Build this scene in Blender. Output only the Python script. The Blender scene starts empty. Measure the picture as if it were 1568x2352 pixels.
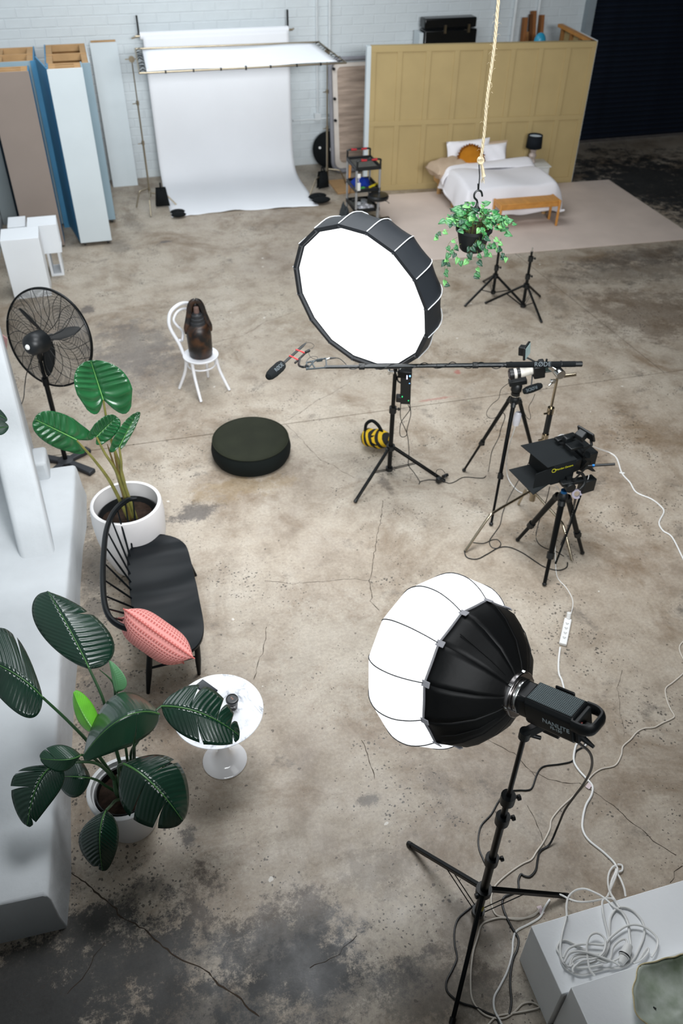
import bpy, bmesh, math, random
import numpy as np
from mathutils import Vector, Matrix
random.seed(7); rng = np.random.RandomState(7)
PI = math.pi
C = bpy.context.scene.collection
# ------------------------------------------------------------------ camera, world, lights, exposure
F_PX, CX, CY, CAM_H = 1901.0, 784.0, 1176.0, 5.2     # focal length in pixels of the 1568x2352 frame, eye height in metres
def _cam_dir(p): return Vector((p[0]-CX, -(p[1]-CY), -F_PX))
_Z = -_cam_dir((750, 3420)); _Z.normalize()
_X = _cam_dir((9274, -306)); _X -= _Z*_X.dot(_Z); _X.normalize()
_Y = _Z.cross(_X)
RM = Matrix((_X, _Y, _Z))
cam_data = bpy.data.cameras.new('camera'); cam = bpy.data.objects.new('camera', cam_data); C.objects.link(cam)
cam.matrix_world = Matrix.Translation((0, 0, CAM_H)) @ RM.to_4x4()
cam_data.sensor_fit = 'VERTICAL'; cam_data.sensor_height = 36; cam_data.sensor_width = 24
cam_data.lens = F_PX*36/2352; cam_data.clip_start = 0.05; cam_data.clip_end = 100
cam_data.dof.use_dof = True; cam_data.dof.focus_distance = 4.7; cam_data.dof.aperture_fstop = 1.9
sc = bpy.context.scene; sc.camera = cam
sc.view_settings.view_transform = 'Standard'; sc.view_settings.look = 'None'; sc.view_settings.gamma = 1; sc.view_settings.use_curve_mapping = False
sc.view_settings.exposure = 0.0
cy = sc.cycles; cy.max_bounces = 6; cy.diffuse_bounces = 4; cy.glossy_bounces = 3; cy.transmission_bounces = 3; cy.transparent_max_bounces = 8
cy.caustics_reflective = False; cy.caustics_refractive = False; cy.use_denoising = True; cy.sample_clamp_indirect = 6
world = bpy.data.worlds.new('world'); sc.world = world; world.use_nodes = True
world.node_tree.nodes['Background'].inputs[0].default_value = (0.55, 0.66, 0.8, 1); world.node_tree.nodes['Background'].inputs[1].default_value = 0.4
def area_light(name, loc, sx, sy, power, col, rot=(0, 0, 0), spread=180):
    l = bpy.data.lights.new(name, 'AREA'); l.shape = 'RECTANGLE'; l.size = sx; l.size_y = sy; l.energy = power; l.color = col; l.spread = math.radians(spread)
    o = bpy.data.objects.new(name, l); C.objects.link(o); o.location = loc; o.rotation_euler = rot; return o
area_light('skylight_back', (1.6, 11.2, 6.85), 5.0, 5.0, 290, (0.93, 0.97, 1.0), spread=150)
area_light('skylight_front', (1.9, 5.3, 6.85), 3.2, 2.2, 150, (0.96, 0.98, 1.0), spread=95)
area_light('clerestory_window', (1.8, -2.3, 6.2), 8.0, 1.4, 430, (0.95, 0.98, 1.0), rot=(math.radians(78), 0, 0), spread=85)

# ------------------------------------------------------------------ pixel helpers (1568x2352 frame -> real points)
def ray(x, y): return RM @ _cam_dir((x, y))
def P(x, y, z=0.0):
    v = ray(x, y); t = (z-CAM_H)/v.z; return Vector((v.x*t, v.y*t, z))
def PY(x, y, Y):
    v = ray(x, y); t = Y/v.y; return Vector((v.x*t, Y, CAM_H+v.z*t))
def up(B, x, y):
    v = ray(x, y); s = (B[0]*v.x+B[1]*v.y)/(v.x**2+v.y**2); return CAM_H+v.z*s
def plane_pt(x, y, c, n):
    v = ray(x, y); t = (Vector(c)-Vector((0, 0, CAM_H))).dot(n)/v.dot(n); return Vector((0, 0, CAM_H))+v*t
def orient(x, y, ratio, dx, dy, away=True):
    """axis of a round thing seen at (x, y) as an ellipse of this axis ratio, its short axis pointing (dx, dy) in the frame"""
    v = ray(x, y).normalized(); w = ray(x+dx, y+dy).normalized()-v; w -= v*w.dot(v); w.normalize()
    return (v*(ratio if away else -ratio)+w*math.sqrt(1-ratio*ratio)).normalized()
# ------------------------------------------------------------------ materials
def srgb(h):
    if isinstance(h, str):
        h = h.lstrip('#'); h = [int(h[i:i+2], 16)/255 for i in (0, 2, 4)]
    return tuple((c/12.92 if c <= .04045 else ((c+.055)/1.055)**2.4) for c in h)+(1,)
MATS = {}
def mat(name, col, rough=.6, metal=0, var=.08, scale=6, bump=0, bscale=60, coat=0, sheen=0, spec=.5, sss=0, emit=None, es=0, coords='Object', stretch=(1, 1, 1)):
    if name in MATS: return MATS[name]
    m = bpy.data.materials.new(name); m.use_nodes = True; nt = m.node_tree; N = nt.nodes; L = nt.links
    b = N['Principled BSDF']; c = srgb(col)
    b.inputs['Roughness'].default_value = rough; b.inputs['Metallic'].default_value = metal
    b.inputs['Coat Weight'].default_value = coat; b.inputs['Sheen Weight'].default_value = sheen
    b.inputs['Specular IOR Level'].default_value = spec if rough < .7 else min(spec, .22)
    tc = N.new('ShaderNodeTexCoord'); mp = N.new('ShaderNodeMapping'); mp.inputs['Scale'].default_value = stretch
    L.new(tc.outputs[coords], mp.inputs[0])
    if var:
        n = N.new('ShaderNodeTexNoise'); n.inputs['Scale'].default_value = scale; n.inputs['Detail'].default_value = 6
        L.new(mp.outputs[0], n.inputs[0])
        r = N.new('ShaderNodeValToRGB'); r.color_ramp.elements[0].position = .3; r.color_ramp.elements[1].position = .7
        r.color_ramp.elements[0].color = tuple(max(0, x*(1-var)) for x in c[:3])+(1,)
        r.color_ramp.elements[1].color = tuple(min(1, x*(1+var)) for x in c[:3])+(1,)
        L.new(n.outputs[0], r.inputs[0]); L.new(r.outputs[0], b.inputs['Base Color'])
    else: b.inputs['Base Color'].default_value = c
    if bump:
        n2 = N.new('ShaderNodeTexNoise'); n2.inputs['Scale'].default_value = bscale; n2.inputs['Detail'].default_value = 5
        L.new(mp.outputs[0], n2.inputs[0]); bp = N.new('ShaderNodeBump'); bp.inputs['Strength'].default_value = bump
        bp.inputs['Distance'].default_value = .01
        L.new(n2.outputs[0], bp.inputs['Height']); L.new(bp.outputs[0], b.inputs['Normal'])
    if emit:
        b.inputs['Emission Color'].default_value = srgb(emit); b.inputs['Emission Strength'].default_value = es
    MATS[name] = m; return m
# ------------------------------------------------------------------ mesh builder
def basis(d, upv=(0, 0, 1)):
    d = Vector(d).normalized(); u = Vector(upv)
    if abs(d.dot(u.normalized())) > .98: u = Vector((1, 0, 0)) if abs(d.x) < .9 else Vector((0, 1, 0))
    s = d.cross(u).normalized(); w = s.cross(d).normalized(); return s, w, d
def smooth_path(pts, n=6, closed=False):
    pts = [Vector(p) for p in pts]; out = []; m = len(pts)
    rngk = range(m if closed else m-1)
    for i in rngk:
        if closed: a, b, c, d = pts[(i-1) % m], pts[i], pts[(i+1) % m], pts[(i+2) % m]
        else: a, b, c, d = pts[max(i-1, 0)], pts[i], pts[i+1], pts[min(i+2, m-1)]
        for k in range(n):
            t = k/n
            out.append(.5*((2*b)+(-a+c)*t+(2*a-5*b+4*c-d)*t*t+(-a+3*b-3*c+d)*t**3))
    if not closed: out.append(pts[-1])
    return out
class MB:
    def __init__(s): s.v = []; s.f = []
    def add(s, vs, fs):
        o = len(s.v); s.v += [Vector(v) for v in vs]; s.f += [tuple(i+o for i in f) for f in fs]; return s
    def box(s, c, d, R=None):
        c = Vector(c); h = [x/2 for x in d]; vs = []
        for x in (-1, 1):
            for y in (-1, 1):
                for z in (-1, 1):
                    v = Vector((x*h[0], y*h[1], z*h[2])); vs.append(c+(R @ v if R else v))
        return s.add(vs, [(0, 1, 3, 2), (4, 6, 7, 5), (0, 4, 5, 1), (2, 3, 7, 6), (0, 2, 6, 4), (1, 5, 7, 3)])
    def b2(s, lo, hi): return s.box([(a+b)/2 for a, b in zip(lo, hi)], [b-a for a, b in zip(lo, hi)])
    def bar(s, p0, p1, w, h, upv=(0, 0, 1)):
        p0, p1 = Vector(p0), Vector(p1); a, b, d = basis(p1-p0, upv)
        vs = [p+a*x*w/2+b*y*h/2 for p in (p0, p1) for x, y in ((-1, -1), (1, -1), (1, 1), (-1, 1))]
        return s.add(vs, [(3, 2, 1, 0), (4, 5, 6, 7)]+[(i, (i+1) % 4, 4+(i+1) % 4, 4+i) for i in range(4)])
    def prism(s, poly, vec):
        poly = [Vector(p) for p in poly]; vec = Vector(vec); n = len(poly)
        return s.add(poly+[p+vec for p in poly], [tuple(reversed(range(n))), tuple(range(n, 2*n))]+[(i, (i+1) % n, n+(i+1) % n, n+i) for i in range(n)])
    def tube(s, pts, r, n=8, closed=False, caps=True, squash=1):
        pts = [Vector(p) for p in pts]; m = len(pts)
        rs = r if isinstance(r, (list, tuple)) else [r]*m
        d0 = (pts[1]-pts[0]).normalized(); a, b, _ = basis(d0); vs = []
        for i in range(m):
            if closed: d = pts[(i+1) % m]-pts[i-1]
            else: d = pts[min(i+1, m-1)]-pts[max(i-1, 0)]
            if d.length < 1e-9: d = d0
            d.normalize(); a = (a-d*a.dot(d))
            if a.length < 1e-6: a = basis(d)[0]
            a.normalize(); b = d.cross(a)
            for k in range(n):
                t = 2*PI*k/n; vs.append(pts[i]+(a*math.cos(t)+b*math.sin(t)*squash)*rs[i])
        fs = []
        for i in range(m if closed else m-1):
            for k in range(n):
                j = (i+1) % m; fs.append((i*n+k, i*n+(k+1) % n, j*n+(k+1) % n, j*n+k))
        if caps and not closed: fs += [tuple(reversed(range(n))), tuple(range((m-1)*n, m*n))]
        return s.add(vs, fs)
    def lathe(s, prof, c=(0, 0, 0), ax=(0, 0, 1), n=24, caps=False, arc=2*PI, x0=None):
        c = Vector(c); a, b, d = basis(ax)
        if x0 is not None: a = Vector(x0).normalized(); b = d.cross(a)
        full = arc > 6.28; m = n if full else n+1; vs = []
        for r, z in prof:
            for k in range(m):
                t = arc*k/n; vs.append(c+(a*math.cos(t)+b*math.sin(t))*r+d*z)
        fs = []
        for i in range(len(prof)-1):
            for k in range(n):
                k2 = (k+1) % m; fs.append((i*m+k, i*m+k2, (i+1)*m+k2, (i+1)*m+k))
        if caps: fs += [tuple(reversed(range(m))), tuple(range((len(prof)-1)*m, len(prof)*m))]
        return s.add(vs, fs)
    def cyl(s, p0, p1, r, n=16, r1=None):
        p0, p1 = Vector(p0), Vector(p1); L = (p1-p0).length
        return s.lathe([(r, 0), (r if r1 is None else r1, L)], p0, p1-p0, n, caps=True)
    def sph(s, c, r, n=12, sq=(1, 1, 1)):
        c = Vector(c); vs = []; k = n//2
        for i in range(k+1):
            th = PI*i/k
            for j in range(n):
                ph = 2*PI*j/n; vs.append(c+Vector((r*sq[0]*math.sin(th)*math.cos(ph), r*sq[1]*math.sin(th)*math.sin(ph), r*sq[2]*math.cos(th))))
        return s.add(vs, [(i*n+j, (i+1)*n+j, (i+1)*n+(j+1) % n, i*n+(j+1) % n) for i in range(k) for j in range(n)])
    def grid(s, fn, nu, nv):
        vs = [fn(i/nu, j/nv) for i in range(nu+1) for j in range(nv+1)]
        return s.add(vs, [(i*(nv+1)+j, (i+1)*(nv+1)+j, (i+1)*(nv+1)+j+1, i*(nv+1)+j+1) for i in range(nu) for j in range(nv)])
ORG = {}
def tag(o, label=None, cat=None, group=None, kind=None):
    if label: o['label'] = label
    if cat: o['category'] = cat
    if group: o['group'] = group
    if kind: o['kind'] = kind
    return o
def root(name, label, cat, loc=(0, 0, 0), group=None):
    o = bpy.data.objects.new(name, None); C.objects.link(o); o.location = loc; ORG[o.name] = Vector(loc); o.empty_display_size = .1
    return tag(o, label, cat, group)
def build(mb, name, m, parent=None, smooth=True, bevel=0, seg=2, solid=0, sub=0, label=None, cat=None, group=None, kind=None, ang=38, fix=True, soff=0):
    me = bpy.data.meshes.new(name)
    if parent: org = ORG[parent.name]; wo = org
    else:
        xs = [v.x for v in mb.v]; ys = [v.y for v in mb.v]; zs = [v.z for v in mb.v]
        wo = Vector(((min(xs)+max(xs))/2, (min(ys)+max(ys))/2, min(zs)))
    me.from_pydata([v-wo for v in mb.v], [], mb.f); me.validate()
    if fix:
        bm = bmesh.new(); bm.from_mesh(me); bmesh.ops.remove_doubles(bm, verts=bm.verts, dist=1e-5)
        bmesh.ops.recalc_face_normals(bm, faces=bm.faces); bm.to_mesh(me); bm.free()
    if smooth:
        me.shade_smooth(); me.set_sharp_from_angle(angle=math.radians(ang))
    if m: me.materials.append(m)
    o = bpy.data.objects.new(name, me); C.objects.link(o)
    if parent: o.parent = parent
    else: o.location = wo
    ORG[o.name] = wo
    if bevel:
        b = o.modifiers.new('bevel', 'BEVEL'); b.width = bevel; b.segments = seg; b.limit_method = 'ANGLE'; b.angle_limit = .6
    if solid:
        d = o.modifiers.new('solid', 'SOLIDIFY'); d.thickness = solid; d.offset = soff
    if sub:
        d = o.modifiers.new('sub', 'SUBSURF'); d.levels = sub; d.render_levels = sub
    return tag(o, label, cat, group, kind)
def text(body, m, parent, origin, xdir, ydir, size, extrude=.0006, spacing=1.0, name='lettering'):
    cu = bpy.data.curves.new(name, 'FONT'); cu.body = body; cu.size = size; cu.extrude = extrude; cu.align_x = 'CENTER'; cu.align_y = 'CENTER'; cu.space_character = spacing
    tmp = bpy.data.objects.new('tmp', cu); C.objects.link(tmp); bpy.context.view_layer.update()
    me_ = bpy.data.meshes.new_from_object(tmp.evaluated_get(bpy.context.evaluated_depsgraph_get())); bpy.data.objects.remove(tmp); bpy.data.curves.remove(cu)
    me_.materials.clear(); me_.materials.append(m); o = bpy.data.objects.new(name, me_); C.objects.link(o)
    x = Vector(xdir).normalized(); z = x.cross(Vector(ydir)).normalized(); y = z.cross(x)
    M = Matrix((x, y, z)).transposed().to_4x4(); M.translation = Vector(origin)-ORG[parent.name]
    o.parent = parent; o.matrix_local = M; return o
def cable(pts, r=.004, n=7, sm=5): return MB().tube(smooth_path(pts, sm), r, n)
def fcable(px, r=.004, z=None, sm=5):
    """cord lying on the floor; points (x, y) or (x, y, z)"""
    return cable([P(p[0], p[1], (p[2] if len(p) > 2 else 0)+r+.001) for p in px], r, 7, sm)
def rotz(a): return Matrix.Rotation(a, 3, 'Z')
# palette
blk = mat('black_powdercoat', '#0b0f11', .45, .0, .1)
blkm = mat('black_satin_metal', '#090c0e', .32, .5, .1)
blkf = mat('black_fabric', '#0d1113', .85, 0, .2, 40, .3, 300)
chrome = mat('chrome', '#d9dad8', .18, 1, .03)
steel = mat('dull_steel', '#a59a86', .3, 1, .1)
whitep = mat('white_plastic', '#e6e6e4', .4, 0, .02)
# ------------------------------------------------------------------ structure: floor
def floor_material():
    m = bpy.data.materials.new('polished_concrete'); m.use_nodes = True; nt = m.node_tree; N = nt.nodes; L = nt.links
    b = N['Principled BSDF']; geo = N.new('ShaderNodeNewGeometry'); pos = geo.outputs['Position']
    def noise(scale, detail=6, rough=.6, vec=None, dist=0):
        n = N.new('ShaderNodeTexNoise'); n.inputs['Scale'].default_value = scale; n.inputs['Detail'].default_value = detail
        n.inputs['Roughness'].default_value = rough; n.inputs['Distortion'].default_value = dist
        L.new(vec or pos, n.inputs[0]); return n.outputs[0]
    def ramp(src, stops, interp='LINEAR'):
        r = N.new('ShaderNodeValToRGB'); cr = r.color_ramp; cr.interpolation = interp
        while len(cr.elements) < len(stops): cr.elements.new(.5)
        for e, (p, c) in zip(cr.elements, stops): e.position = p; e.color = srgb(c) if isinstance(c, str) else (c, c, c, 1)
        L.new(src, r.inputs[0]); return r.outputs[0]
    def mix(fac, a, bb, mode='MIX', f=1.0):
        x = N.new('ShaderNodeMix'); x.data_type = 'RGBA'; x.blend_type = mode
        if isinstance(fac, (int, float)): x.inputs[0].default_value = fac
        else: L.new(fac, x.inputs[0])
        for k, s in ((6, a), (7, bb)):
            if isinstance(s, str): x.inputs[k].default_value = srgb(s)
            else: L.new(s, x.inputs[k])
        return x.outputs[2]
    def mth(op, a, bb=None, clamp=False):
        x = N.new('ShaderNodeMath'); x.operation = op; x.use_clamp = clamp
        for k, s in ((0, a), (1, bb)):
            if s is None: continue
            if isinstance(s, (int, float)): x.inputs[k].default_value = s
            else: L.new(s, x.inputs[k])
        return x.outputs[0]
    base = ramp(noise(.55, 8, .62), [(.32, '#837465'), (.48, '#a39685'), (.62, '#b5ab9c')])
    med = ramp(noise(2.3, 8, .7), [(.35, '#786b5d'), (.5, '#a89d8f'), (.68, '#bdb5a9')])
    c = mix(.5, base, med)
    # brown and grey drifting stains
    st = ramp(noise(.9, 10, .72, dist=.6), [(.50, 0), (.66, 1)])
    c = mix(mth('MULTIPLY', st, .72), c, '#6f5a42')
    st2 = ramp(noise(1.7, 12, .78, dist=.3), [(.57, 0), (.68, 1)])
    c = mix(mth('MULTIPLY', st2, .75), c, '#4f4a45')
    lt = ramp(noise(3.1, 10, .7), [(.58, 0), (.72, 1)])
    c = mix(mth('MULTIPLY', lt, .3), c, '#c4bcae')
    # located stains and painted-in shade: (px, py, rx m, ry m, strength, colour)
    sn = noise(3.2, 14, .85)
    def stain_shade(c, px, py, rx, ry, amt, col, rough=1.3, edge=.55):
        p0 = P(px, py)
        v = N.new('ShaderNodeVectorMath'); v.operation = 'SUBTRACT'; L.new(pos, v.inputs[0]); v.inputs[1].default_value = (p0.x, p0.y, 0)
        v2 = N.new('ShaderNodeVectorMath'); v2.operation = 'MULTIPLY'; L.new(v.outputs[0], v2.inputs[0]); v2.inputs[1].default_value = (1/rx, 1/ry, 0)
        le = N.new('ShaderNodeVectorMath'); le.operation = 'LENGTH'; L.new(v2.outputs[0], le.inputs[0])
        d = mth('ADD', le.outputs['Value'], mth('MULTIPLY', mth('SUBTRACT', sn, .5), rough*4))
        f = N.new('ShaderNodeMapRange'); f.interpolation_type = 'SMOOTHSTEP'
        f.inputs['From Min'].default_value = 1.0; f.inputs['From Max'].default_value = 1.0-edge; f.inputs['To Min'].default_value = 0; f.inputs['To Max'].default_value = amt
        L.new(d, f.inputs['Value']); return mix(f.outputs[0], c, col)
    for s in [(440, 1180, .32, .17, .75, '#3e3a3a'), (300, 800, .6, .9, .55, '#5b5654'), (350, 850, .8, .7, .35, '#6a6461'), (640, 2180, .6, .34, .8, '#303134'), (700, 2230, .45, .25, .8, '#25282b'), (100, 2290, 1.3, .62, .92, '#262727'), (500, 2330, 1.0, .3, .7, '#2c2c2b'), (1000, 2280, .5, .3, .5, '#3d3934'),  # the wide bottom-left and bottom-edge patches paint foreground shade into the floor
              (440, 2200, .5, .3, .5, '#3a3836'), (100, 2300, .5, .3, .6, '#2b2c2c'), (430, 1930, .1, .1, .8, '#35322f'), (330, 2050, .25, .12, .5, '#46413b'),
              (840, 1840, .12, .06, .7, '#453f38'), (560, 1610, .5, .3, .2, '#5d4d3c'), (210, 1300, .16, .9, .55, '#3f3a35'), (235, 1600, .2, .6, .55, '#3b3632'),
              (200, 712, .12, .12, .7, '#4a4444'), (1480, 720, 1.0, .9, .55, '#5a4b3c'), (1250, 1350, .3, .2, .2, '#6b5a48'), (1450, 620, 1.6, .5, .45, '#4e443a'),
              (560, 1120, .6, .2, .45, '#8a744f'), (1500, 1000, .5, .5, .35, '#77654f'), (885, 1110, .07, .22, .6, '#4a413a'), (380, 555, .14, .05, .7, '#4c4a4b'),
              (270, 565, .25, .3, .4, '#514c48'), (300, 510, .2, .5, .35, '#4d443a'), (1500, 420, 2.0, 2.2, .95, '#23272a'), (1480, 590, 1.6, .35, .5, '#4a4440'), (1100, 2150, .4, .3, .4, '#4b3a2e'),  # broad patch by the roller door: its dark reflection painted into the floor
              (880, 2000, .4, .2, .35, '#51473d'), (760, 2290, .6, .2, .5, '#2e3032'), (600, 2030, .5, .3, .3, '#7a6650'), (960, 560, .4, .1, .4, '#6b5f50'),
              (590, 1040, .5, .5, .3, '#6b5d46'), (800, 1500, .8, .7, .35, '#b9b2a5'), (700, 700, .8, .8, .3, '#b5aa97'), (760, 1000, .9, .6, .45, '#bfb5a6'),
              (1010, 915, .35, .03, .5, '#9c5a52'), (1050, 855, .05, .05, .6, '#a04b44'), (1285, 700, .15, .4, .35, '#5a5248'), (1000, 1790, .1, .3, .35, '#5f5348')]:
        c = stain_shade(c, *s)
    # fine grain + pits in patches
    gr = ramp(noise(38, 4, .8), [(.3, '#8c8c8c'), (.7, '#d8d8d8')])
    c = mix(.45, c, gr, 'OVERLAY')
    vo = N.new('ShaderNodeTexVoronoi'); vo.inputs['Scale'].default_value = 34; vo.inputs['Randomness'].default_value = 1
    wv = N.new('ShaderNodeVectorMath'); wv.operation = 'ADD'; L.new(pos, wv.inputs[0])
    nn = N.new('ShaderNodeTexNoise'); nn.inputs['Scale'].default_value = 30; L.new(pos, nn.inputs[0])
    wm = N.new('ShaderNodeVectorMath'); wm.operation = 'SCALE'; wm.inputs['Scale'].default_value = .03; L.new(nn.outputs['Color'], wm.inputs[0]); L.new(wm.outputs[0], wv.inputs[1])
    L.new(wv.outputs[0], vo.inputs['Vector'])
    pat = ramp(noise(1.1, 4, .6), [(.46, 0), (.62, 1)])
    side = N.new('ShaderNodeSeparateXYZ'); L.new(pos, side.inputs[0])
    near = N.new('ShaderNodeMapRange'); near.inputs['From Min'].default_value = .35; near.inputs['From Max'].default_value = -.45; L.new(side.outputs[0], near.inputs[0])
    neary = N.new('ShaderNodeMapRange'); neary.inputs['From Min'].default_value = 7; neary.inputs['From Max'].default_value = 5.5; L.new(side.outputs[1], neary.inputs[0])
    patn = mth('MAXIMUM', pat, mth('MULTIPLY', near.outputs[0], neary.outputs[0]))
    clus = ramp(noise(6.5, 5, .75), [(.40, .15), (.64, 1.25)])
    thr = mth('MULTIPLY', mth('ADD', mth('MULTIPLY', patn, .26), .075), clus)
    pit = mth('LESS_THAN', vo.outputs['Distance'], thr)
    c = mix(mth('MULTIPLY', pit, .8), c, '#35312d')
    vo2 = N.new('ShaderNodeTexVoronoi'); vo2.inputs['Scale'].default_value = 7; L.new(wv.outputs[0], vo2.inputs['Vector'])
    c = mix(mth('MULTIPLY', mth('LESS_THAN', vo2.outputs['Distance'], .07), .7), c, '#3c342c')
    vo3 = N.new('ShaderNodeTexVoronoi'); vo3.inputs['Scale'].default_value = 2.3; L.new(wv.outputs[0], vo3.inputs['Vector'])
    c = mix(mth('MULTIPLY', mth('LESS_THAN', vo3.outputs['Distance'], .035), .8), c, '#d8d4cc')
    L.new(c, b.inputs['Base Color'])
    L.new(ramp(noise(4, 6, .6), [(.3, .38), (.7, .62)]), b.inputs['Roughness'])
    bp = N.new('ShaderNodeBump'); bp.inputs['Strength'].default_value = .25; bp.inputs['Distance'].default_value = .004
    L.new(mth('SUBTRACT', noise(22, 8, .7), mth('MULTIPLY', pit, .6)), bp.inputs['Height']); L.new(bp.outputs[0], b.inputs['Normal'])
    return m
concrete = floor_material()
jointm = mat('joint_filler', '#54493f', .9, 0, .3, 8)
X0, X1, Y0, Y1 = -1.62, 14.0, -2.5, 16.0
fl = build(MB().b2((X0-.3, Y0-.3, -.2), (X1+.3, Y1+.3, -.012)), 'floor', jointm, smooth=False, kind='structure')
# joints: one along the room at the pouf, one running away from the viewer
jA, jB = P(390, 1010), P(1568, 850); kA, kB = P(1205, 600), P(1568, 890)
def jy(x): return jA.y+(jB.y-jA.y)*(x-jA.x)/(jB.x-jA.x)
def kx(y): return kA.x+(kB.x-kA.x)*(y-kA.y)/(kB.y-kA.y)
g = .007
yk = jy(kx(jy(5.2)))
slabs = [[(X0, Y0), (X1, Y0), (X1, jy(X1)-g), (X0, jy(X0)-g)],
         [(X0, jy(X0)+g), (kx(jy(5.2))-g, jy(kx(jy(5.2)))+g), (kx(Y1)-g, Y1), (X0, Y1)],
         [(kx(jy(5.2))+g, jy(kx(jy(5.2)))+g), (X1, jy(X1)+g), (X1, Y1), (kx(Y1)+g, Y1)]]
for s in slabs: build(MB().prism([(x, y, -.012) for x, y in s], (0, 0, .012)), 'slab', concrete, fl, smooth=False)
crackm = mat('crack_dark', '#40372f', .95, 0, .3, 8)
def crack(px, w=.006, seed=0):
    r = random.Random(seed); pts = [P(*p) for p in px]; out = []
    for a, b in zip(pts, pts[1:]):
        n = max(3, int((b-a).length/.03)); d = (b-a).normalized(); s = Vector((-d.y, d.x, 0)); off = 0
        for i in range(n):
            off = max(-.02, min(.02, off+r.uniform(-.008, .008))); out.append((a.lerp(b, i/n)+s*off, s, w*r.uniform(.25, 1)))
    mb = MB(); vs = []
    for p, s, ww in out: vs += [p+s*ww/2+Vector((0, 0, .0008)), p-s*ww/2+Vector((0, 0, .0008))]
    mb.add(vs, [(2*i, 2*i+2, 2*i+3, 2*i+1) for i in range(len(out)-1)]); build(mb, 'crack', crackm, fl, smooth=False, fix=False)
for i, (px, w) in enumerate([([(155, 2000), (215, 2050), (270, 2100), (330, 2135), (385, 2180), (420, 2210), (480, 2235), (500, 2265), (560, 2310), (600, 2352)], .012),
        ([(880, 1150), (870, 1220), (858, 1270), (855, 1310), (848, 1340), (850, 1380), (870, 1410)], .008), ([(610, 1440), (607, 1475), (598, 1510), (590, 1545), (578, 1570)], .007),
        ([(848, 1335), (790, 1330), (730, 1335), (660, 1340), (600, 1330)], .005), ([(655, 967), (700, 940), (740, 915), (775, 895), (800, 880)], .006),
        ([(655, 975), (700, 1020), (730, 1050), (745, 1060), (790, 1085), (820, 1100)], .005), ([(420, 770), (480, 790), (560, 770), (620, 735), (690, 710)], .006),
        ([(1215, 1770), (1270, 1790), (1330, 1800), (1360, 1815), (1410, 1850), (1440, 1880), (1500, 1930), (1560, 1975)], .007), ([(1568, 1990), (1545, 2015), (1530, 2030)], .007),
        ([(1070, 1655), (1120, 1700), (1180, 1730), (1240, 1790)], .006), ([(1210, 1850), (1235, 1905), (1250, 1960)], .006), ([(830, 1700), (850, 1750), (862, 1800)], .007),
        ([(240, 2165), (210, 2210), (190, 2250), (150, 2300)], .006), ([(820, 2150), (780, 2190), (700, 2230)], .005), ([(1430, 1540), (1418, 1590), (1425, 1640), (1430, 1700)], .004)]):
    crack(px, w, i)
# ------------------------------------------------------------------ structure: walls, roof
brickm = mat('painted_brick', '#ced5d8', .75, 0, .05, 3, .35, 40)
mortm = mat('painted_mortar', '#ccd2d5', .9, 0, .04, 4)
def brick_wall(name, o, du, nrm, width, height, skip, cap=300, bw=.40, bh=.145, gap=.012):
    o, du, nrm = Vector(o), Vector(du), Vector(nrm); w = build(MB().prism([o, o+du*width, o+du*width+Vector((0, 0, height)), o+Vector((0, 0, height))], -nrm*.2), name, mortm, smooth=False, kind='structure')
    cells = []
    for j in range(int(height/bh)):
        x = -bw/2 if j % 2 else 0
        while x < width:
            a, b_ = max(x+gap/2, 0), min(x+bw-gap/2, width)
            if b_-a > .08: cells.append((a, b_, j*bh+gap/2, (j+1)*bh-gap/2))
            x += bw
    vis, rest = [], []
    for cc in cells:
        p = o+du*(cc[0]+cc[1])/2+Vector((0, 0, (cc[2]+cc[3])/2)); q = RM.transposed() @ (p-Vector((0, 0, CAM_H)))
        if q.z >= 0: rest.append(cc); continue
        px, py = CX-F_PX*q.x/q.z, CY+F_PX*q.y/q.z
        (vis if (-15 < px < 1583 and -15 < py < 2367 and not skip(px, py)) else rest).append(cc)
    vis.sort(key=lambda c_: c_[2]); rest += vis[cap:]; vis = vis[:cap]
    r = random.Random(3); meshes = {}
    for a, b_, z0, z1 in vis:
        key = (round(b_-a, 3), r.randrange(3))
        if key not in meshes:
            wd = b_-a; t = .004+.0015*key[1]; hh = z1-z0; e = .006
            vs = [(-wd/2, 0, -hh/2), (wd/2, 0, -hh/2), (wd/2, 0, hh/2), (-wd/2, 0, hh/2), (-wd/2+e, t, -hh/2+e), (wd/2-e, t, -hh/2+e), (wd/2-e, t, hh/2-e), (-wd/2+e, t, hh/2-e)]
            me = bpy.data.meshes.new('brick'); me.from_pydata(vs, [], [(4, 5, 6, 7), (0, 1, 5, 4), (1, 2, 6, 5), (2, 3, 7, 6), (3, 0, 4, 7)]); me.materials.append(brickm)
            me.transform(Matrix((du, nrm, Vector((0, 0, 1)))).transposed().to_4x4()); meshes[key] = me
        bo = bpy.data.objects.new('brick', meshes[key]); C.objects.link(bo); bo.parent = w; bo.location = o+du*(a+b_)/2+Vector((0, 0, (z0+z1)/2))-ORG[w.name]
    mb = MB()
    for a, b_, z0, z1 in rest:
        t = .006; e = .006
        vs = [o+du*a+Vector((0, 0, z0)), o+du*b_+Vector((0, 0, z0)), o+du*b_+Vector((0, 0, z1)), o+du*a+Vector((0, 0, z1))]
        vs += [o+du*(a+e)+nrm*t+Vector((0, 0, z0+e)), o+du*(b_-e)+nrm*t+Vector((0, 0, z0+e)), o+du*(b_-e)+nrm*t+Vector((0, 0, z1-e)), o+du*(a+e)+nrm*t+Vector((0, 0, z1-e))]
        mb.add(vs, [(4, 5, 6, 7), (0, 1, 5, 4), (1, 2, 6, 5), (2, 3, 7, 6), (3, 0, 4, 7)])
    build(mb, 'brickwork', brickm, w, smooth=False, kind='stuff', fix=False)
    return w
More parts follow.
